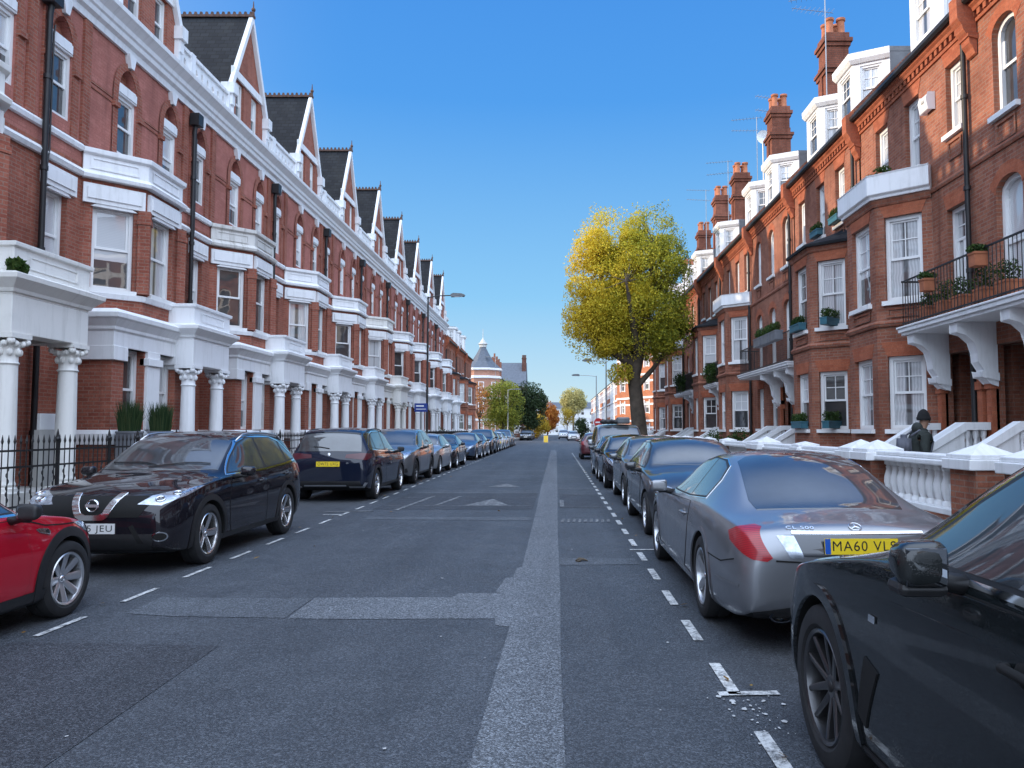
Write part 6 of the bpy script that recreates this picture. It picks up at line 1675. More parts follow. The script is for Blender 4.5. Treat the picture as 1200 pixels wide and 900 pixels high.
tree('plane_tree', 'tall plane tree with yellow green crown standing on the east pavement', TX, TY,
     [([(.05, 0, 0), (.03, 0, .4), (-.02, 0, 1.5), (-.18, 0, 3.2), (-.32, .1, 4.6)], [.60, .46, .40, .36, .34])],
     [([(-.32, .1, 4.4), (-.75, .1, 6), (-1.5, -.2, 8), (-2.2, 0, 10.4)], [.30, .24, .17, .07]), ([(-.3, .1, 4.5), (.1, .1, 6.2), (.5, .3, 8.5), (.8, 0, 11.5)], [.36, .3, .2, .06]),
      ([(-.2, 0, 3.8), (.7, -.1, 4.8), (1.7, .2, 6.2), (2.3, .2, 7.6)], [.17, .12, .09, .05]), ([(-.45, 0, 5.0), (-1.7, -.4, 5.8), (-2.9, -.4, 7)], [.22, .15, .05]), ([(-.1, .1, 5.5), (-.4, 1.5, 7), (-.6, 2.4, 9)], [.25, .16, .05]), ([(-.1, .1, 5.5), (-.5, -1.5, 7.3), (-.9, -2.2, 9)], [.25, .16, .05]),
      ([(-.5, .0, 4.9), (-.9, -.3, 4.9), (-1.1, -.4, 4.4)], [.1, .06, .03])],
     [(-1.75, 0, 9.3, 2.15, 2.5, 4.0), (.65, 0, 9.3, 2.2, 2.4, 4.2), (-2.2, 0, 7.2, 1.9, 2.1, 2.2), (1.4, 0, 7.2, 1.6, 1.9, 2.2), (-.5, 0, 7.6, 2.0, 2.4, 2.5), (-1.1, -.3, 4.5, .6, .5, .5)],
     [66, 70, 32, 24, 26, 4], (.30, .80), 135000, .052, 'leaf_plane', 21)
def simple_tree(name, label, x, y, h, w, mat, seed, n=9000, size=.16, trunk_h=.3, lean=0):
    r = max(.1, h*.016)
    tr = [([(0, 0, 0), (lean*.3, 0, h*.2), (lean, 0, h*.45)], [r*1.4, r, r*.8])]
    lm = []
    rg = random.Random(seed)
    for i in range(6):
        a = 6.28*i/6+rg.uniform(-.4, .4); e = rg.uniform(.25, .42)*w
        lm.append(([(lean, 0, h*.35), (lean+e*.5*cos(a), e*.5*sin(a), h*.55), (lean+e*cos(a), e*sin(a), h*rg.uniform(.65, .85))], [r*.6, r*.35, r*.12]))
    zc = h*(1+trunk_h)/2
    return tree(name, label, x, y, tr, lm, [(lean, 0, zc, w/2, w/2, h*(1-trunk_h)/2)], [34], (w*.11, w*.22), n, size, mat, seed, group='trees beyond the terraces')
simple_tree('street_tree', 'pale lime green tree at the west corner before the dark green tree', -6.7, 96, 8.0, 5.6, 'leaf_lime', 3, 13000, .10, .12)
simple_tree('street_tree', 'dark green tree on the west side, behind the pale lime green one', -4.6, 124, 9.6, 6.4, 'leaf_dark', 4, 14000, .14, .1)
simple_tree('street_tree', 'thin half bare tree with orange leaves against the tower house', -9.4, 94, 7.6, 2.4, 'leaf_orange', 5, 900, .09, .35)
simple_tree('street_tree', 'orange leaved tree far down the west side', -1.9, 165, 7.8, 5.0, 'leaf_orange', 6, 8000, .16, .1)
simple_tree('street_tree', 'low yellow brown bush between the dark green tree and the orange one', -3.6, 142, 4.6, 4.6, 'leaf_yellow', 7, 4000, .14, .05)
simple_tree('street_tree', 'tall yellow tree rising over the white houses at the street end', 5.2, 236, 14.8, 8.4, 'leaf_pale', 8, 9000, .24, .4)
simple_tree('street_tree', 'small dark evergreen by the far east kerb below the yellow tree', 3.9, 118, 3.6, 2.4, 'leaf_dark', 9, 4000, .1, .05)
simple_tree('street_tree', 'pale bare tree in front of the white houses at the street end', 2.6, 185, 7.2, 4.2, 'leaf_yellow', 10, 1500, .14, .3)

def potted(name, label, cat, loc, box, kind, seed, rz=0, pot='teal', group=None, h=.28):
    """planter with its plants; kind: bush / grass"""
    o = thing(name, label, cat, loc, rz, group); lx, ly, lz = box; rg = random.Random(seed)
    m = MB()
    m.box(-lx/2, lx/2, -ly/2, ly/2, 0, lz); m.box(-lx/2-.012, lx/2+.012, -ly/2-.012, ly/2+.012, lz-.04, lz+.004)
    m.build('planter', M[pot], o, bevel=.006)
    p = MB()
    if kind == 'grass':
        for i in range(420):
            x, y = rg.uniform(-lx*.42, lx*.42), rg.uniform(-ly*.42, ly*.42); hh = h*rg.uniform(.55, 1.1); dx, dy = x*.35+rg.gauss(0, .03), y*.35+rg.gauss(0, .03); w = .008
            p.add([(x-w, y, lz-.02), (x+w, y, lz-.02), (x+dx*.5+w*.8, y+dy*.5, lz+hh*.6), (x+dx*.5-w*.8, y+dy*.5, lz+hh*.6), (x+dx*1.3, y+dy*1.3, lz+hh)], [(0, 1, 2, 3), (3, 2, 4)])
        p.build('grass', M['leaf_grass'], o)
    else:
        k = max(2, int(lx/.16)); bl = [(lx*(-.5+(i+.5)/k), rg.uniform(-.03, .03), lz+h*.42, .13, .12, h*rg.uniform(.45, .65)) for i in range(k)]
        leafcloud(p, bl, int(190*k), .026, seed, shell=.4); p.build('plant', M['leaf_box'], o)
    return o
# tall grasses in front of the second porch house
potted('grass_planter', 'tall grass planter nearer the white column, before the dark bay window', 'planter', (-8.62, 15.55, .95), (.36, .36, .62), 'grass', 1, pot='zinc', h=.62)
potted('grass_planter', 'tall grass planter before the curtained bay window', 'planter', (-8.62, 16.75, .95), (.36, .36, .62), 'grass', 2, pot='zinc', h=.62)
for j, (y, nm) in enumerate(((15.55, 'nearer'), (16.75, 'farther'))):
    pd = thing('planter_stand', 'low rendered block under the %s grass planter' % nm, 'plinth', (-8.62, y, .11)); m = MB(); m.box(-.22, .22, -.22, .22, 0, .81); m.box(-.25, .25, -.25, .25, .81, .84); m.build('block', M['stone_g'], pd, bevel=.01)
# window boxes on the east side
Y0 = 19.9
c1 = lambda s0, s1, o0, o1, t: (8.0-(o0+(o1-o0)*t), Y0+s0+(s1-s0)*t)
a45 = atan2(-.8, .9)
def cantpos(yb, t=.5, out=.12):
    x = 8.0-.9*t; y = yb+.8*t; n = Vector((-.664, -.747)); return (x+n.x*out, y+n.y*out)
for (yb, z, lb, sd_) in ((20.5, 4.44, 'teal window box under the first floor slanted window of the slate topped bay', 5), (20.5, 1.64, 'teal window box under the ground floor slanted window of the slate topped bay', 6)):
    p = cantpos(yb); potted('window_box', lb, 'window box', (p[0], p[1], z), (.74, .2, .2), 'bush', sd_, rz=atan2(.747, -.664)+pi/2+pi, h=.28)
for (y, z, lb, sd_) in ((22.1, 4.44, 'teal window box on the street side of the slate topped bay, upper floor', 7), (22.1, 1.64, 'teal window box on the street side of the slate topped bay, ground floor', 8)):
    potted('window_box', lb, 'window box', (6.98, y, z), (.9, .2, .2), 'bush', sd_, rz=pi/2, h=.25)
for j, (y, lb) in enumerate(((21.3, 'nearer'), (22.9, 'farther'))): potted('window_box', 'pale teal window box under the %s top floor window over the slate topped bay' % lb, 'window box', (7.85, y, 7.42), (.68, .18, .18), 'bush', 11+j, rz=pi/2, h=.22)
for j in range(3): potted('shrub_box', '%s clipped shrub box hung on the railed balcony' % ['first', 'middle', 'last'][j], 'planter', (7.14, 24.9+.95*j, 4.5), (.85, .25, .3), 'bush', 15+j, rz=pi/2, pot='zinc', h=.34)
for j, (y, h) in enumerate(((15.2, .3), (14.55, .45), (13.9, .35), (13.2, .5), (12.5, .4))):
    potted('flower_pot', ['terracotta pot by the far end of the near balcony', 'terracotta pot with a tall plant on the near balcony', 'terracotta pot with low leaves on the near balcony', 'terracotta pot with bushy plant near the picture edge', 'terracotta pot on the near balcony at the picture edge'][j], 'flower pot', (7.45, y, 3.75), (.3, .3, .3), 'bush', 25+j, pot='terra', h=h)
for j, (y, z) in enumerate(((14.75, 4.28), (12.95, 4.38))): potted('hanging_pot', ['red pot hooked on the near balcony rail beside the french door', 'red pot hooked on the near balcony rail at the picture edge'][j], 'flower pot', (7.2, y, z), (.24, .2, .24), 'bush', 33+j, pot='terra', h=.15)
for j, y in enumerate((17.0, 17.5, 18.3)): potted('parapet_pot', ['brown pot at the near corner of the white bay parapet', 'small pot in the middle of the white bay parapet', 'pot with trailing leaves at the far end of the white bay parapet'][j], 'flower pot', (7.35, y, 7.0), (.26, .26, .34), 'bush', 41+j, pot='terra', h=.2)
def bush(name, label, loc, r, n, seed, mat='leaf_box', h=1):
    o = thing(name, label, 'shrub', loc); m = MB(); leafcloud(m, [(0, 0, r*h, r, r, r*h), (r*.5, r*.3, r*h*.8, r*.7, r*.7, r*.7*h), (-r*.4, -r*.5, r*h*1.2, r*.6, r*.6, r*.6*h)], n, .045, seed, shell=.3); m.build('foliage', M[mat], o)
    m = MB()
    for i in range(4): m.tube([(0, 0, 0), (r*.3*cos(i*1.6), r*.3*sin(i*1.6), r*h)], [.02, .008], 5)
    m.build('stem', M['bark'], o); return o
bush('shrub', 'dark shrub in the front garden under the boxed balcony', (6.9, 29.0, .1), .62, 2600, 51, h=1.25)
bush('shrub', 'leafy shrub in the front garden before the second white bay', (6.6, 32.2, .1), .55, 2200, 52, h=1.4)
bush('shrub', 'trailing plant over the small balcony beside the plane tree', (7.2, 35.2, 3.7), .5, 1800, 53)
bush('shrub', 'bushy plant on the far balcony behind the plane tree', (7.2, 43.5, 3.7), .6, 1800, 54)
bush('shrub', 'dark shrub inside the far railings by the blue sign', (-8.6, 56.0, .1), .7, 1800, 55, h=1.3)
bush('shrub', 'small weed growing on the ledge of the nearest porch', (-8.45, 11.9, 4.05), .12, 500, 56)
wb = thing('blank_board', 'blank white board leaning in the nearest porch', 'board', (-9.1, 13.78, 1.6)); m = MB(); m.box(-.03, .03, -.27, .27, 0, .29); m.build('board', M['white'], wb, bevel=.008)
m = MB(); m.box(-.05, .05, -.3, .3, -1.48, -.001); m.build('ledge', M['stone_g'], wb)

HB = []
# ------------------------------------------------------------------ street furniture, aerials, far buildings
def lamp_post(label, x, y, h, arm, side, mat='iron'):
    o = thing('street_lamp', label, 'street lamp', (x, y, .1))
    m = MB(); m.lathe([(.10, 0), (.10, 1.3), (.085, 1.35), (.06, 1.45), (.05, h*.7), (.04, h)], n=10); m.tube([(0, 0, h-.05), (side*arm*.5, 0, h+.04), (side*arm, 0, h+.06)], .03, 6); m.build('post', M[mat], o, smooth=True, angle=50)
    m = MB(); m.prism([(-.02, 0), (.62, .02), (.66, .07), (.5, .13), (.1, .15), (-.02, .1)], 'y', -.13, .13); k = m.build('lamp_head', M['lead'], o, loc=(side*arm, 0, h), bevel=.02)
    if side < 0: k.rotation_euler = (0, 0, pi)
    m = MB(); m.box(.1, .55, -.09, .09, -.012, .01); m.build('lens', M['lamp_clear'], k)
    return o
lp = lamp_post('tall dark lamp post at the west kerb carrying its lamp over the road', -6.55, 38.9, 8.3, 1.2, 1)
bs = thing('blue_sign', 'blue street sign board on a grey pole before the tall lamp post', 'sign', (-6.62, 37.6, .1))
m = MB(); m.tube([(0, 0, 0), (0, 0, 2.75)], .035, 8); m.build('pole', M['steel'], bs); m = MB(); m.box(-.32, .32, -.045, -.035, 2.38, 2.8); m.build('board', simple('blue_enamel', (.008, .035, .22), .35, var=.05), bs, bevel=.006)
m = MB(); m.box(-.24, .14, -.0475, -.0455, 2.64, 2.70); m.box(-.24, .24, -.0475, -.0455, 2.50, 2.53); m.build('white_stripe', M['white'], bs)
lamp_post('grey lamp post on the east kerb just behind the plane tree crown', 3.7, 57, 6.6, 1.1, -1, 'steel')
lamp_post('grey lamp post farther down the east kerb, arm over the road', 3.7, 71, 6.5, 1.6, -1, 'steel')
lamp_post('pale lamp post in front of the dark green tree on the west side', -5.9, 93.5, 6.4, .9, 1, 'steel')
lamp_post('thin lamp post beside the tower house roof', -9.0, 113, 12.2, .8, -1, 'steel')
rs = thing('traffic_sign', 'red round traffic sign on a pole beyond the silver van', 'sign', (3.6, 66, .1))
m = MB(); m.tube([(0, 0, 0), (0, 0, 2.4)], .03, 8); m.build('pole', M['steel'], rs); m = MB(); m.lathe([(.36, -.01), (.36, .01)], (0, -.05, 2.15), 24, 'y'); d = m.build('disc', simple('sign_red', (.5, .02, .02), .4), rs); m = MB(); m.box(-.25, .25, -.065, -.061, 2.09, 2.21); m.build('bar', M['white'], d)
yb = thing('yellow_sign', 'small yellow folding sign standing in the road at the crossing', 'sign', (-1.35, 99, 0))
m = MB(); m.prism([(-.28, 0), (.28, 0), (.03, .85), (-.03, .85)], 'x', -.26, .26); m.build('board', simple('sign_yellow', (.75, .48, .01), .4), yb, bevel=.01)
m = MB(); m.tube([(-.28, -.3, 0), (-.28, 0, .87), (-.28, .3, 0)], .02, 5); m.tube([(.28, -.3, 0), (.28, 0, .87), (.28, .3, 0)], .02, 5); m.build('leg_frame', M['steel'], yb)
rp = thing('red_awning', 'small red awning far down the west side under the orange tree', 'awning', (-3.6, 150, 2.6)); m = MB(); m.prism([(0, 0), (1.2, -.5), (1.2, -.7), (0, -.25)], 'y', -1.2, 1.2); m.build('canopy', simple('awning_red', (.45, .015, .015), .7), rp); m = MB(); m.tube([(.02, -1.2, -.2), (.02, -1.2, -2.6)], .04); m.tube([(.02, 1.2, -.2), (.02, 1.2, -2.6)], .04); m.build('post', M['steel'], rp)
def aerial(label, x, y, z0, h, seed):
    o = thing('tv_aerial', label, 'aerial', (x, y, z0)); rg = random.Random(seed)
    m = MB(); m.tube([(0, 0, 0), (0, 0, h)], .022, 5); m.build('mast', M['steel'], o)
    m = MB()
    for z in (h-.05, h-.7):
        a = rg.uniform(2.6, 3.4); d = Vector((cos(a), sin(a), .04)); e = Vector((-sin(a), cos(a), 0))
        m.tube([Vector((0, 0, z))-d*.3, Vector((0, 0, z))+d*1.25], .012, 4)
        for i in range(9): c = Vector((0, 0, z))+d*(-.2+i*.17); m.tube([c-e*(.28-.012*i), c+e*(.28-.012*i)], .006, 3)
    m.build('antenna', M['steel'], o)
aerial('television aerial on the tallest chimney of the east terrace', 9.6, 26.6, 12.6, 4.6, 1)
aerial('television aerial on the second chimney of the east terrace', 10.4, 34.9, 12.6, 4.4, 2); aerial('television aerial between the second and third chimneys', 10.0, 37.5, 12.6, 4.6, 3)
aerial('tall television aerial by the third chimney', 9.7, 42.6, 12.6, 4.2, 4); aerial('television aerial above the far dormers by the plane tree', 9.6, 48.5, 12.6, 4.4, 5)
sdh = thing('satellite_dish', 'white satellite dish on a mast beside the second chimney', 'dish', (10.0, 36.4, 12.7)); m = MB(); m.tube([(0, 0, 0), (0, 0, 3.0)], .03, 6); m.build('mast', M['steel'], sdh); m = MB(); m.lathe([(.02, .06), (.2, .03), (.34, -.04)], (0, -.1, 3.0), 16, 'y', cap=False); m.build('dish', M['white'], sdh, smooth=True)

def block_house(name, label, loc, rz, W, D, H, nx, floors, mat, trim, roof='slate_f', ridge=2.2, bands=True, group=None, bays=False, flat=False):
    """plain street house: walls with real window openings, bands, roof and chimney; front faces local -y"""
    o = thing(name, label, 'house', loc, rz, group)
    K = ('BH', W, D, H, nx, floors, mat, trim, roof, ridge, bands, bays, flat); f = Frame(1, 1)
    fh = H/floors; ops = []
    for j in range(floors):
        for i in range(nx): ops.append((W*(i+.5)/nx-.5, j*fh+fh*.28, 1.0, fh*.5))
    # front panel runs along x at y = 0, outward -y
    def wall(mb):
        V, T = fill(rect(0, W, 0, H), [rect(a, a+w, z, z+h) for a, z, w, h in ops])
        mb.add([(p[0]-W/2, 0, p[1]) for p in V], T)
        for a, z, w, h in ops:
            q = rect(a, a+w, z, z+h); mb.add([(p[0]-W/2, 0, p[1]) for p in q]+[(p[0]-W/2, .18, p[1]) for p in q], [(i, (i+1) % 4, 4+(i+1) % 4, 4+i) for i in range(4)])
        mb.box(-W/2, W/2, .25, D, 0, H)
        mb.quad((-W/2, 0, 0), (-W/2, .25, 0), (-W/2, .25, H), (-W/2, 0, H)); mb.quad((W/2, 0, 0), (W/2, .25, 0), (W/2, .25, H), (W/2, 0, H))
    part(K, 'wall', wall, M[mat], o)
    for a, z, w, h in ops:
        fr, pa = wmesh(w, round(h, 3), 'plain', .08, 0, .09)
        n = node('window', fr, o, (a-W/2, 0, z)); node('pane', pa, n, mat=M[random.Random(int(a*97+z*31)).choice(['g_dark', 'g_cur', 'g_bl'])])
    def tr(mb):
        for j in range(1, floors+1): mb.box(-W/2-.04, W/2+.04, -.1, .02, j*fh-.26, j*fh-.02)
        if bands:
            for a, z, w, h in ops:
                mb.box(a-W/2-.14, a-W/2-.003, -.06, .02, z-.1, z+h+.2); mb.box(a-W/2+w+.003, a-W/2+w+.14, -.06, .02, z-.1, z+h+.2)
            for j in range(floors):
                mb.box(-W/2-.02, W/2+.02, -.03, .02, j*fh+fh*.62, j*fh+fh*.70)
        if bays:
            for s in (-.25, .25): mb.box(W*s-1.0, W*s+1.0, -.9, .0, 0, fh*2)
    part(K, 'stone_trim', tr, M[trim], o)
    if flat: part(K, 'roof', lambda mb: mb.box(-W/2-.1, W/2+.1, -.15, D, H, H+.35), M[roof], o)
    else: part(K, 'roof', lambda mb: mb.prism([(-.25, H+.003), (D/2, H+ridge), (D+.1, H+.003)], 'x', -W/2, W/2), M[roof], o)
    def ch(mb):
        mb.box(W/2-.9, W/2-.05, D*.3, D*.3+.8, H, H+ridge+.9); mb.box(W/2-.97, W/2+.02, D*.3-.07, D*.3+.87, H+ridge+.6, H+ridge+.75)
        for i in range(3): mb.lathe([(.12, H+ridge+.9), (.14, H+ridge+1.4)], (W/2-.75+.28*i, D*.3+.4, 0), 8)
    part(K, 'chimney', ch, M[mat], o)
    return o
# east side beyond the gap: bright banded corner house, then a stucco-striped terrace
ang = atan2(4.6, -9.4)
block_house('corner_house', 'bright orange brick corner house with white bands behind the plane tree', (10.5, 95.6, 0), RAD(-64), 11.5, 9, 11.5, 4, 4, 'brick_f', 'stone')
for i in range(9):
    block_house('terraced_house', '%s house of the far red and white terrace after the orange corner house' % ['first', 'second', 'third', 'fourth', 'fifth', 'sixth', 'seventh', 'eighth', 'ninth'][i], (8.3, 104.6+9.2*i, 0), RAD(-90), 9.1, 9, 8.6, 4, 3, 'brick_f' if i % 2 == 0 else 'stone', 'stone', group='far east terrace in red brick and white', ridge=1.3)
for i in range(3): block_house('white_house', ['white house closing the street on the west, behind the orange tree', 'white house closing the street in the middle', 'white house closing the street below the yellow tree'][i], (-9.5+11*i, 246, 0), 0, 10.9, 9, 8.4, 4, 3, 'stone', 'stone', group='white houses closing the view')
for i in range(4):
    block_house('terraced_house', 'gabled house %s behind the viewpoint, west side' % ['next', 'second', 'third', 'fourth'][i], (-10, 5.4-6.1*i, 0), RAD(90), 6.0, 9, 11.0, 3, 4, 'brick_l', 'stone', group='west terrace continued', ridge=2.6)
    block_house('terraced_house', 'brick house %s behind the viewpoint, east side' % ['next', 'second', 'third', 'fourth'][i], (8, 5.9-5.6*i, 0), RAD(-90), 5.5, 9, 9.7, 3, 3, 'brick_r', 'stone', group='east terrace continued', ridge=3.0)
# west side: octagonal tower house and roofs behind the trees
tw = thing('tower_house', 'pink brick corner house with an octagonal tower and slate spire', 'house', (-11.0, 114.5, 0)); tw.scale = (1, 1, .93)
R8 = 2.7
def o8(r, z, ph=22.5): return [(r*cos(RAD(ph+45*i)), r*sin(RAD(ph+45*i)), z) for i in range(8)]
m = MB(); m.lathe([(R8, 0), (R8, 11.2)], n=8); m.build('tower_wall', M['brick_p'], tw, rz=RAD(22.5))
for z, h, e in ((3.2, .25, .1), (6.6, .3, .12), (9.9, .35, .25), (11.2, .3, .35)):
    m = MB(); m.lathe([(R8, z-.1), (R8+e, z), (R8+e, z+h), (R8-.1, z+h+.05)], n=8); m.build('stone_band', M['stone'], tw, rz=RAD(22.5))
for j in range(3):
    for i in range(8):
        a = RAD(45*i); r = R8*cos(RAD(22.5))
        fr, pa = wmesh(.85, 1.7, 'plain', -.04, 0, .12)
        x, y = r*cos(a), r*sin(a); tx, ty = -sin(a), cos(a)
        if sin(a) > .5: continue
        n_ = node('window', fr, tw, (x-tx*.425, y-ty*.425, 1.2+3.2*j), a+pi/2); node('pane', pa, n_, mat=M['g_cur'])
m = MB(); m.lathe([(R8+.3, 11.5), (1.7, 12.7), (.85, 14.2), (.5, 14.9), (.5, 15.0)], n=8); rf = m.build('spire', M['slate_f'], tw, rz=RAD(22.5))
m = MB(); m.lathe([(.55, 15.0), (.55, 15.4), (.75, 15.5), (.4, 15.9), (.05, 16.5), (.03, 18.0)], n=8); m.build('lantern', M['stone_g'], tw)
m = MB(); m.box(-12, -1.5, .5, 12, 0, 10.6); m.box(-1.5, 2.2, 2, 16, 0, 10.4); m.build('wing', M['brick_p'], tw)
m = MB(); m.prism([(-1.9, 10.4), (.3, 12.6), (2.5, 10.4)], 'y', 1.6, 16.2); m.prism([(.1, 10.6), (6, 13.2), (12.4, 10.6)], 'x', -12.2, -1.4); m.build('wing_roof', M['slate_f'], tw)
m = MB()
for y in (5, 10, 14.5): m.box(.9, 1.7, y, y+1, 11, 14.0); m.lathe([(.14, 14), (.14, 14.6)], (1.3, y+.5, 0), 8)
m.build('chimney', M['brick_r'], tw)
block_house('terraced_house', 'cream house joined to the tower house behind the lime green tree', (-9.0, 136, 0), RAD(90), 9, 9, 9.6, 4, 3, 'stone', 'stone', group='houses behind the west trees')
block_house('terraced_house', 'house with a long dark roof behind the dark green tree', (-12.5, 150, 0), 0, 13, 11, 10.2, 4, 3, 'brick_d', 'stone_g', ridge=5.0, group='houses behind the west trees')
for i in range(4): block_house('terraced_house', '%s brick house of the hidden west row past the dark green tree' % ['first', 'second', 'third', 'fourth'][i], (-9.0, 172+14*i, 0), RAD(90), 13, 9, 8.6, 5, 3, 'brick_r', 'stone', group='houses behind the west trees')

# ------------------------------------------------------------------ the person with the backpack
def skin_mesh(name, chains, mat, level=2):
    vs = []; es = []; rs = []
    ids = {}
    for ch in chains:
        prev = None
        for key, p, r in ch:
            if key in ids: i = ids[key]
            else: i = ids[key] = len(vs); vs.append(p); rs.append(r)
            if prev is not None: es.append((prev, i))
            prev = i
    me = bpy.data.meshes.new(name); me.from_pydata(vs, es, [])
    o = bpy.data.objects.new('tmp', me); COL.objects.link(o)
    md = o.modifiers.new('skin', 'SKIN'); 
    for i, r in enumerate(rs):
        sv = me.skin_vertices[0].data[i]; sv.radius = r if isinstance(r, tuple) else (r, r); sv.use_root = (i == 0)
    sb = o.modifiers.new('sub', 'SUBSURF'); sb.levels = sb.render_levels = level
    bpy.context.view_layer.update()
    m = bpy.data.meshes.new_from_object(o.evaluated_get(bpy.context.evaluated_depsgraph_get())); COL.objects.unlink(o); bpy.data.objects.remove(o)
    m.name = name; m.materials.clear(); m.materials.append(mat); m.polygons.foreach_set('use_smooth', [True]*len(m.polygons))
    return m
skin = simple('skin', (.30, .17, .11), .5, var=.06); coat = simple('dark_coat_cloth', (.024, .030, .027), .85, var=.3, scale=8, bump=.3); wool = simple('black_wool', (.008, .008, .009), .95, bump=.5, scale=20)
# faces +x (towards the houses), head bowed, mid stride
pr = thing('person', 'person in dark hooded coat and black beanie walking behind the white wall', 'person', (6.45, 13.75, .11), 0)
body = skin_mesh('body', [
  [('hip', (0, 0, .92), (.15, .16)), ('waist', (.02, 0, 1.08), (.14, .16)), ('chest', (.05, 0, 1.28), (.15, .19)), ('sh', (.06, 0, 1.42), (.10, .14)), ('neck', (.085, 0, 1.50), .062), ('skull0', (.12, 0, 1.585), .078), ('skull', (.13, 0, 1.66), .092), ('top', (.125, 0, 1.735), .07)],
  [('hip', 0, 0), ('hl', (.02, .09, .86), .105), ('kl', (.17, .10, .48), .068), ('al', (.10, .10, .09), .045), ('tl', (.25, .10, .04), .04)],
  [('hip', 0, 0), ('hr', (-.02, -.09, .86), .105), ('kr', (-.06, -.10, .47), .068), ('ar', (-.28, -.10, .12), .045), ('tr', (-.15, -.10, .04), .04)],
  [('sh', 0, 0), ('sl', (.05, .18, 1.40), .075), ('el', (.02, .24, 1.12), .055), ('wl', (.18, .22, .92), .04), ('hdl', (.23, .21, .87), .032)],
  [('sh', 0, 0), ('sr', (.05, -.18, 1.40), .075), ('er', (.0, -.24, 1.12), .055), ('wr', (.16, -.22, .94), .04), ('hdr', (.21, -.21, .89), .032)]], skin)
node('person_body', body, pr)
cm = skin_mesh('coat', [
  [('hip', (0, 0, .80), (.19, .21)), ('waist', (.02, 0, 1.05), (.175, .205)), ('chest', (.045, 0, 1.27), (.18, .225)), ('sh', (.055, 0, 1.42), (.13, .17)), ('collar', (.06, 0, 1.50), (.085, .09))],
  [('sh', 0, 0), ('sl', (.05, .19, 1.40), .098), ('el', (.02, .25, 1.12), .078), ('wl', (.17, .225, .93), .06)],
  [('sh', 0, 0), ('sr', (.05, -.19, 1.40), .098), ('er', (.0, -.25, 1.12), .078), ('wr', (.15, -.225, .95), .06)]], coat)
node('coat', cm, pr)
m = MB(); m.sphere((.0, 0, 1.52), .12, 14, 10, sc=(.75, 1.05, .9)); m.tube([(.0, .10, 1.50), (.11, .09, 1.47), (.155, 0, 1.45), (.11, -.09, 1.47), (.0, -.10, 1.50)], .04, 8); m.build('hood', coat, pr, smooth=True)
tr_ = simple('dark_trousers', (.012, .012, .015), .85, var=.2)
node('trousers', skin_mesh('trousers', [[('hip', (0, 0, .90), (.155, .17)), ('hl', (.02, .09, .84), .118), ('kl', (.17, .10, .48), .085), ('al', (.105, .10, .11), .07)], [('hip', 0, 0), ('hr', (-.02, -.09, .84), .118), ('kr', (-.06, -.10, .47), .085), ('ar', (-.275, -.10, .14), .07)]], tr_), pr)
m = MB()
for x, y, z, a in ((.16, .10, .045, 0), (-.22, -.10, .06, 0)): m.sphere((x, y, z), .13, 10, 7, sc=(1.05, .42, .38))
sh = m.build('shoes', M['plastic'], pr, smooth=True); tag(sh, kind=None)
m = MB(); m.lathe([(.108, 1.665), (.112, 1.70), (.106, 1.745), (.085, 1.80), (.05, 1.845), (.012, 1.865)], (.118, 0, 0), 16); m.lathe([(.114, 1.66), (.118, 1.675), (.118, 1.71), (.113, 1.722)], (.118, 0, 0), 16); m.build('beanie', wool, pr, smooth=True)
m = MB(); m.sphere((.228, 0, 1.635), .018, 6, 5, sc=(1, .8, 1.5)); m.build('nose', skin, pr, smooth=True)
m = MB(); m.sphere((.212, .034, 1.655), .012); m.sphere((.212, -.034, 1.655), .012); m.build('eyes', M['plastic'], pr)
m = MB(); m.sphere((.212, 0, 1.585), .02, 8, 5, sc=(.5, 1.2, .35)); m.build('mouth', simple('lips', (.22, .09, .08), .5), pr)
bk = thing('backpack', 'grey backpack worn on the back of the person in the dark coat', 'backpack', (6.45, 13.75, .11))
gry = simple('grey_pack_cloth', (.11, .115, .14), .8, var=.25, scale=6, bump=.3)
bm = bmesh.new(); bmesh.ops.create_cube(bm, size=1)
for v in bm.verts:
    v.co = Vector((-.245+v.co.x*.22*(1 if v.co.z < 0 else .8), v.co.y*.33, 1.18+v.co.z*.46))
bmesh.ops.bevel(bm, geom=bm.edges[:], offset=.07, segments=4, affect='EDGES'); me = bpy.data.meshes.new('pack'); bm.to_mesh(me); bm.free(); me.materials.append(gry); me.polygons.foreach_set('use_smooth', [True]*len(me.polygons))
node('pack', me, bk); m = MB(); m.sphere((-.35, 0, 1.06), .1, 12, 8, sc=(.6, 1.3, 1.2)); m.build('pocket', gry, bk, smooth=True)
for s in (-1, 1):
    m = MB(); m.tube([(-.17, s*.11, 1.38), (-.02, s*.125, 1.485), (.12, s*.13, 1.43), (.215, s*.13, 1.28), (.16, s*.16, 1.1), (-.1, s*.17, 1.0)], .018, 6); m.build('strap', gry, bk, smooth=True)
# ------------------------------------------------------------------ camera, light, render settings
cam = bpy.data.cameras.new('camera'); co = bpy.data.objects.new('camera', cam); COL.objects.link(co)
cam.sensor_width = 36; cam.lens = 27.0; cam.clip_end = 3000; cam.clip_start = .05
co.location = (0, 0, 1.6); co.rotation_euler = (RAD(90+3.42), 0, 0); cam.shift_x = -52/1200; cam.shift_y = 0
SC.camera = co
EL, AZ = RAD(14.0), RAD(-88)          # azimuth measured from +Y towards +X: the sun stands over the west roofs
sd = Vector((sin(AZ)*cos(EL), cos(AZ)*cos(EL), sin(EL)))
sun = bpy.data.lights.new('sun', 'SUN'); sun.energy = 5.0; sun.angle = RAD(.53); sun.color = (1, .80, .58)
so = bpy.data.objects.new('sun', sun); COL.objects.link(so); so.rotation_euler = (-sd).to_track_quat('-Z', 'Y').to_euler(); so.location = (-40, 0, 40)
w = bpy.data.worlds.new('World'); SC.world = w; w.use_nodes = True
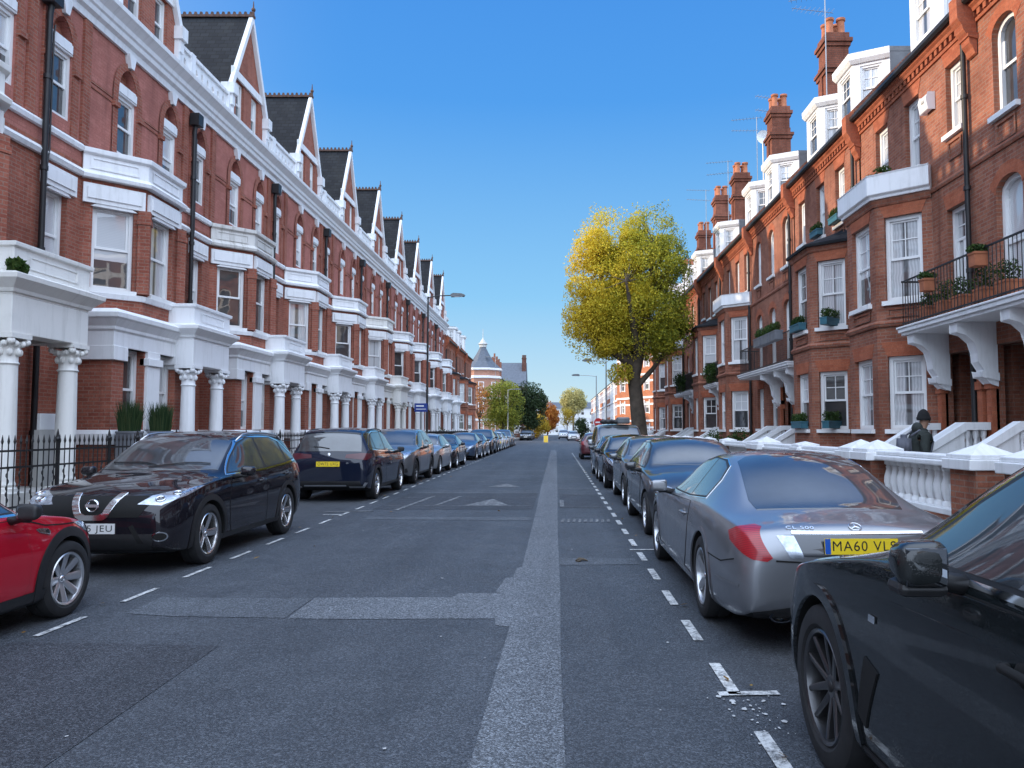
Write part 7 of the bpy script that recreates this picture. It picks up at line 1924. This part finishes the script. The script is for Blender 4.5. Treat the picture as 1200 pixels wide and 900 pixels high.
nt = w.node_tree; bgn = nt.nodes['Background']
SKY_FILL = (2.65, 3.15, 4.0)
sk = nt.nodes.new('ShaderNodeTexSky'); sk.sky_type = 'NISHITA'; sk.sun_disc = False
sk.sun_elevation = EL; sk.sun_rotation = AZ; sk.altitude = 20; sk.air_density = 1.0; sk.dust_density = .2; sk.ozone_density = 2.2

def wn(t, **k):
    n = nt.nodes.new(t)
    for a_, b_ in k.items(): setattr(n, a_, b_)
    return n
tc = wn('ShaderNodeTexCoord'); sp = wn('ShaderNodeSeparateXYZ'); nt.links.new(tc.outputs['Generated'], sp.inputs[0])
# clear blue gradient: pale at the horizon, deep higher up
rp = wn('ShaderNodeValToRGB'); nt.links.new(sp.outputs[2], rp.inputs[0]); cr = rp.color_ramp
for i, (p, c) in enumerate(((0, (.66, .84, .95)), (.05, (.55, .79, .96)), (.17, (.27, .63, .99)), (.40, (.08, .37, .93)), (.62, (.05, .28, .86)))):
    e = cr.elements[i] if i < 2 else cr.elements.new(p)
    e.position = p; e.color = (*c, 1)
# glow added overhead and behind to lift the shade, another towards the low sun
dt = wn('ShaderNodeVectorMath', operation='DOT_PRODUCT'); nt.links.new(tc.outputs['Generated'], dt.inputs[0]); dt.inputs[1].default_value = Vector((.12, -.60, .78)).normalized()
mr = wn('ShaderNodeMapRange', interpolation_type='SMOOTHSTEP'); nt.links.new(dt.outputs['Value'], mr.inputs[0]); mr.inputs[1].default_value = .12; mr.inputs[2].default_value = .85
d2 = wn('ShaderNodeVectorMath', operation='DOT_PRODUCT'); nt.links.new(tc.outputs['Generated'], d2.inputs[0]); d2.inputs[1].default_value = sd
m2_ = wn('ShaderNodeMapRange', interpolation_type='SMOOTHSTEP'); nt.links.new(d2.outputs['Value'], m2_.inputs[0]); m2_.inputs[1].default_value = .35; m2_.inputs[2].default_value = 1.0
mx = wn('ShaderNodeMix', data_type='RGBA'); nt.links.new(mr.outputs[0], mx.inputs[0]); nt.links.new(rp.outputs[0], mx.inputs[6]); mx.inputs[7].default_value = (SKY_FILL[0], SKY_FILL[1], SKY_FILL[2], 1)
m3_ = wn('ShaderNodeMix', data_type='RGBA', blend_type='ADD'); nt.links.new(m2_.outputs[0], m3_.inputs[0]); nt.links.new(mx.outputs[2], m3_.inputs[6]); m3_.inputs[7].default_value = (.45, .40, .30, 1)
sc_ = wn('ShaderNodeVectorMath', operation='SCALE'); nt.links.new(m3_.outputs[2], sc_.inputs[0]); sc_.inputs['Scale'].default_value = 1/.15
m4_ = wn('ShaderNodeMix', data_type='RGBA'); m4_.inputs[0].default_value = .86; nt.links.new(sk.outputs[0], m4_.inputs[6]); nt.links.new(sc_.outputs[0], m4_.inputs[7])
nt.links.new(m4_.outputs[2], bgn.inputs['Color']); bgn.inputs['Strength'].default_value = .15
SC.view_settings.view_transform = 'Standard'; SC.view_settings.look = 'None'; SC.view_settings.exposure = 0; SC.view_settings.gamma = 1
SC.render.engine = 'CYCLES'
SC.cycles.use_denoising = True
SC.cycles.max_bounces = 6; SC.cycles.diffuse_bounces = 3; SC.cycles.glossy_bounces = 3; SC.cycles.transparent_max_bounces = 6
SC.cycles.caustics_reflective = False; SC.cycles.caustics_refractive = False
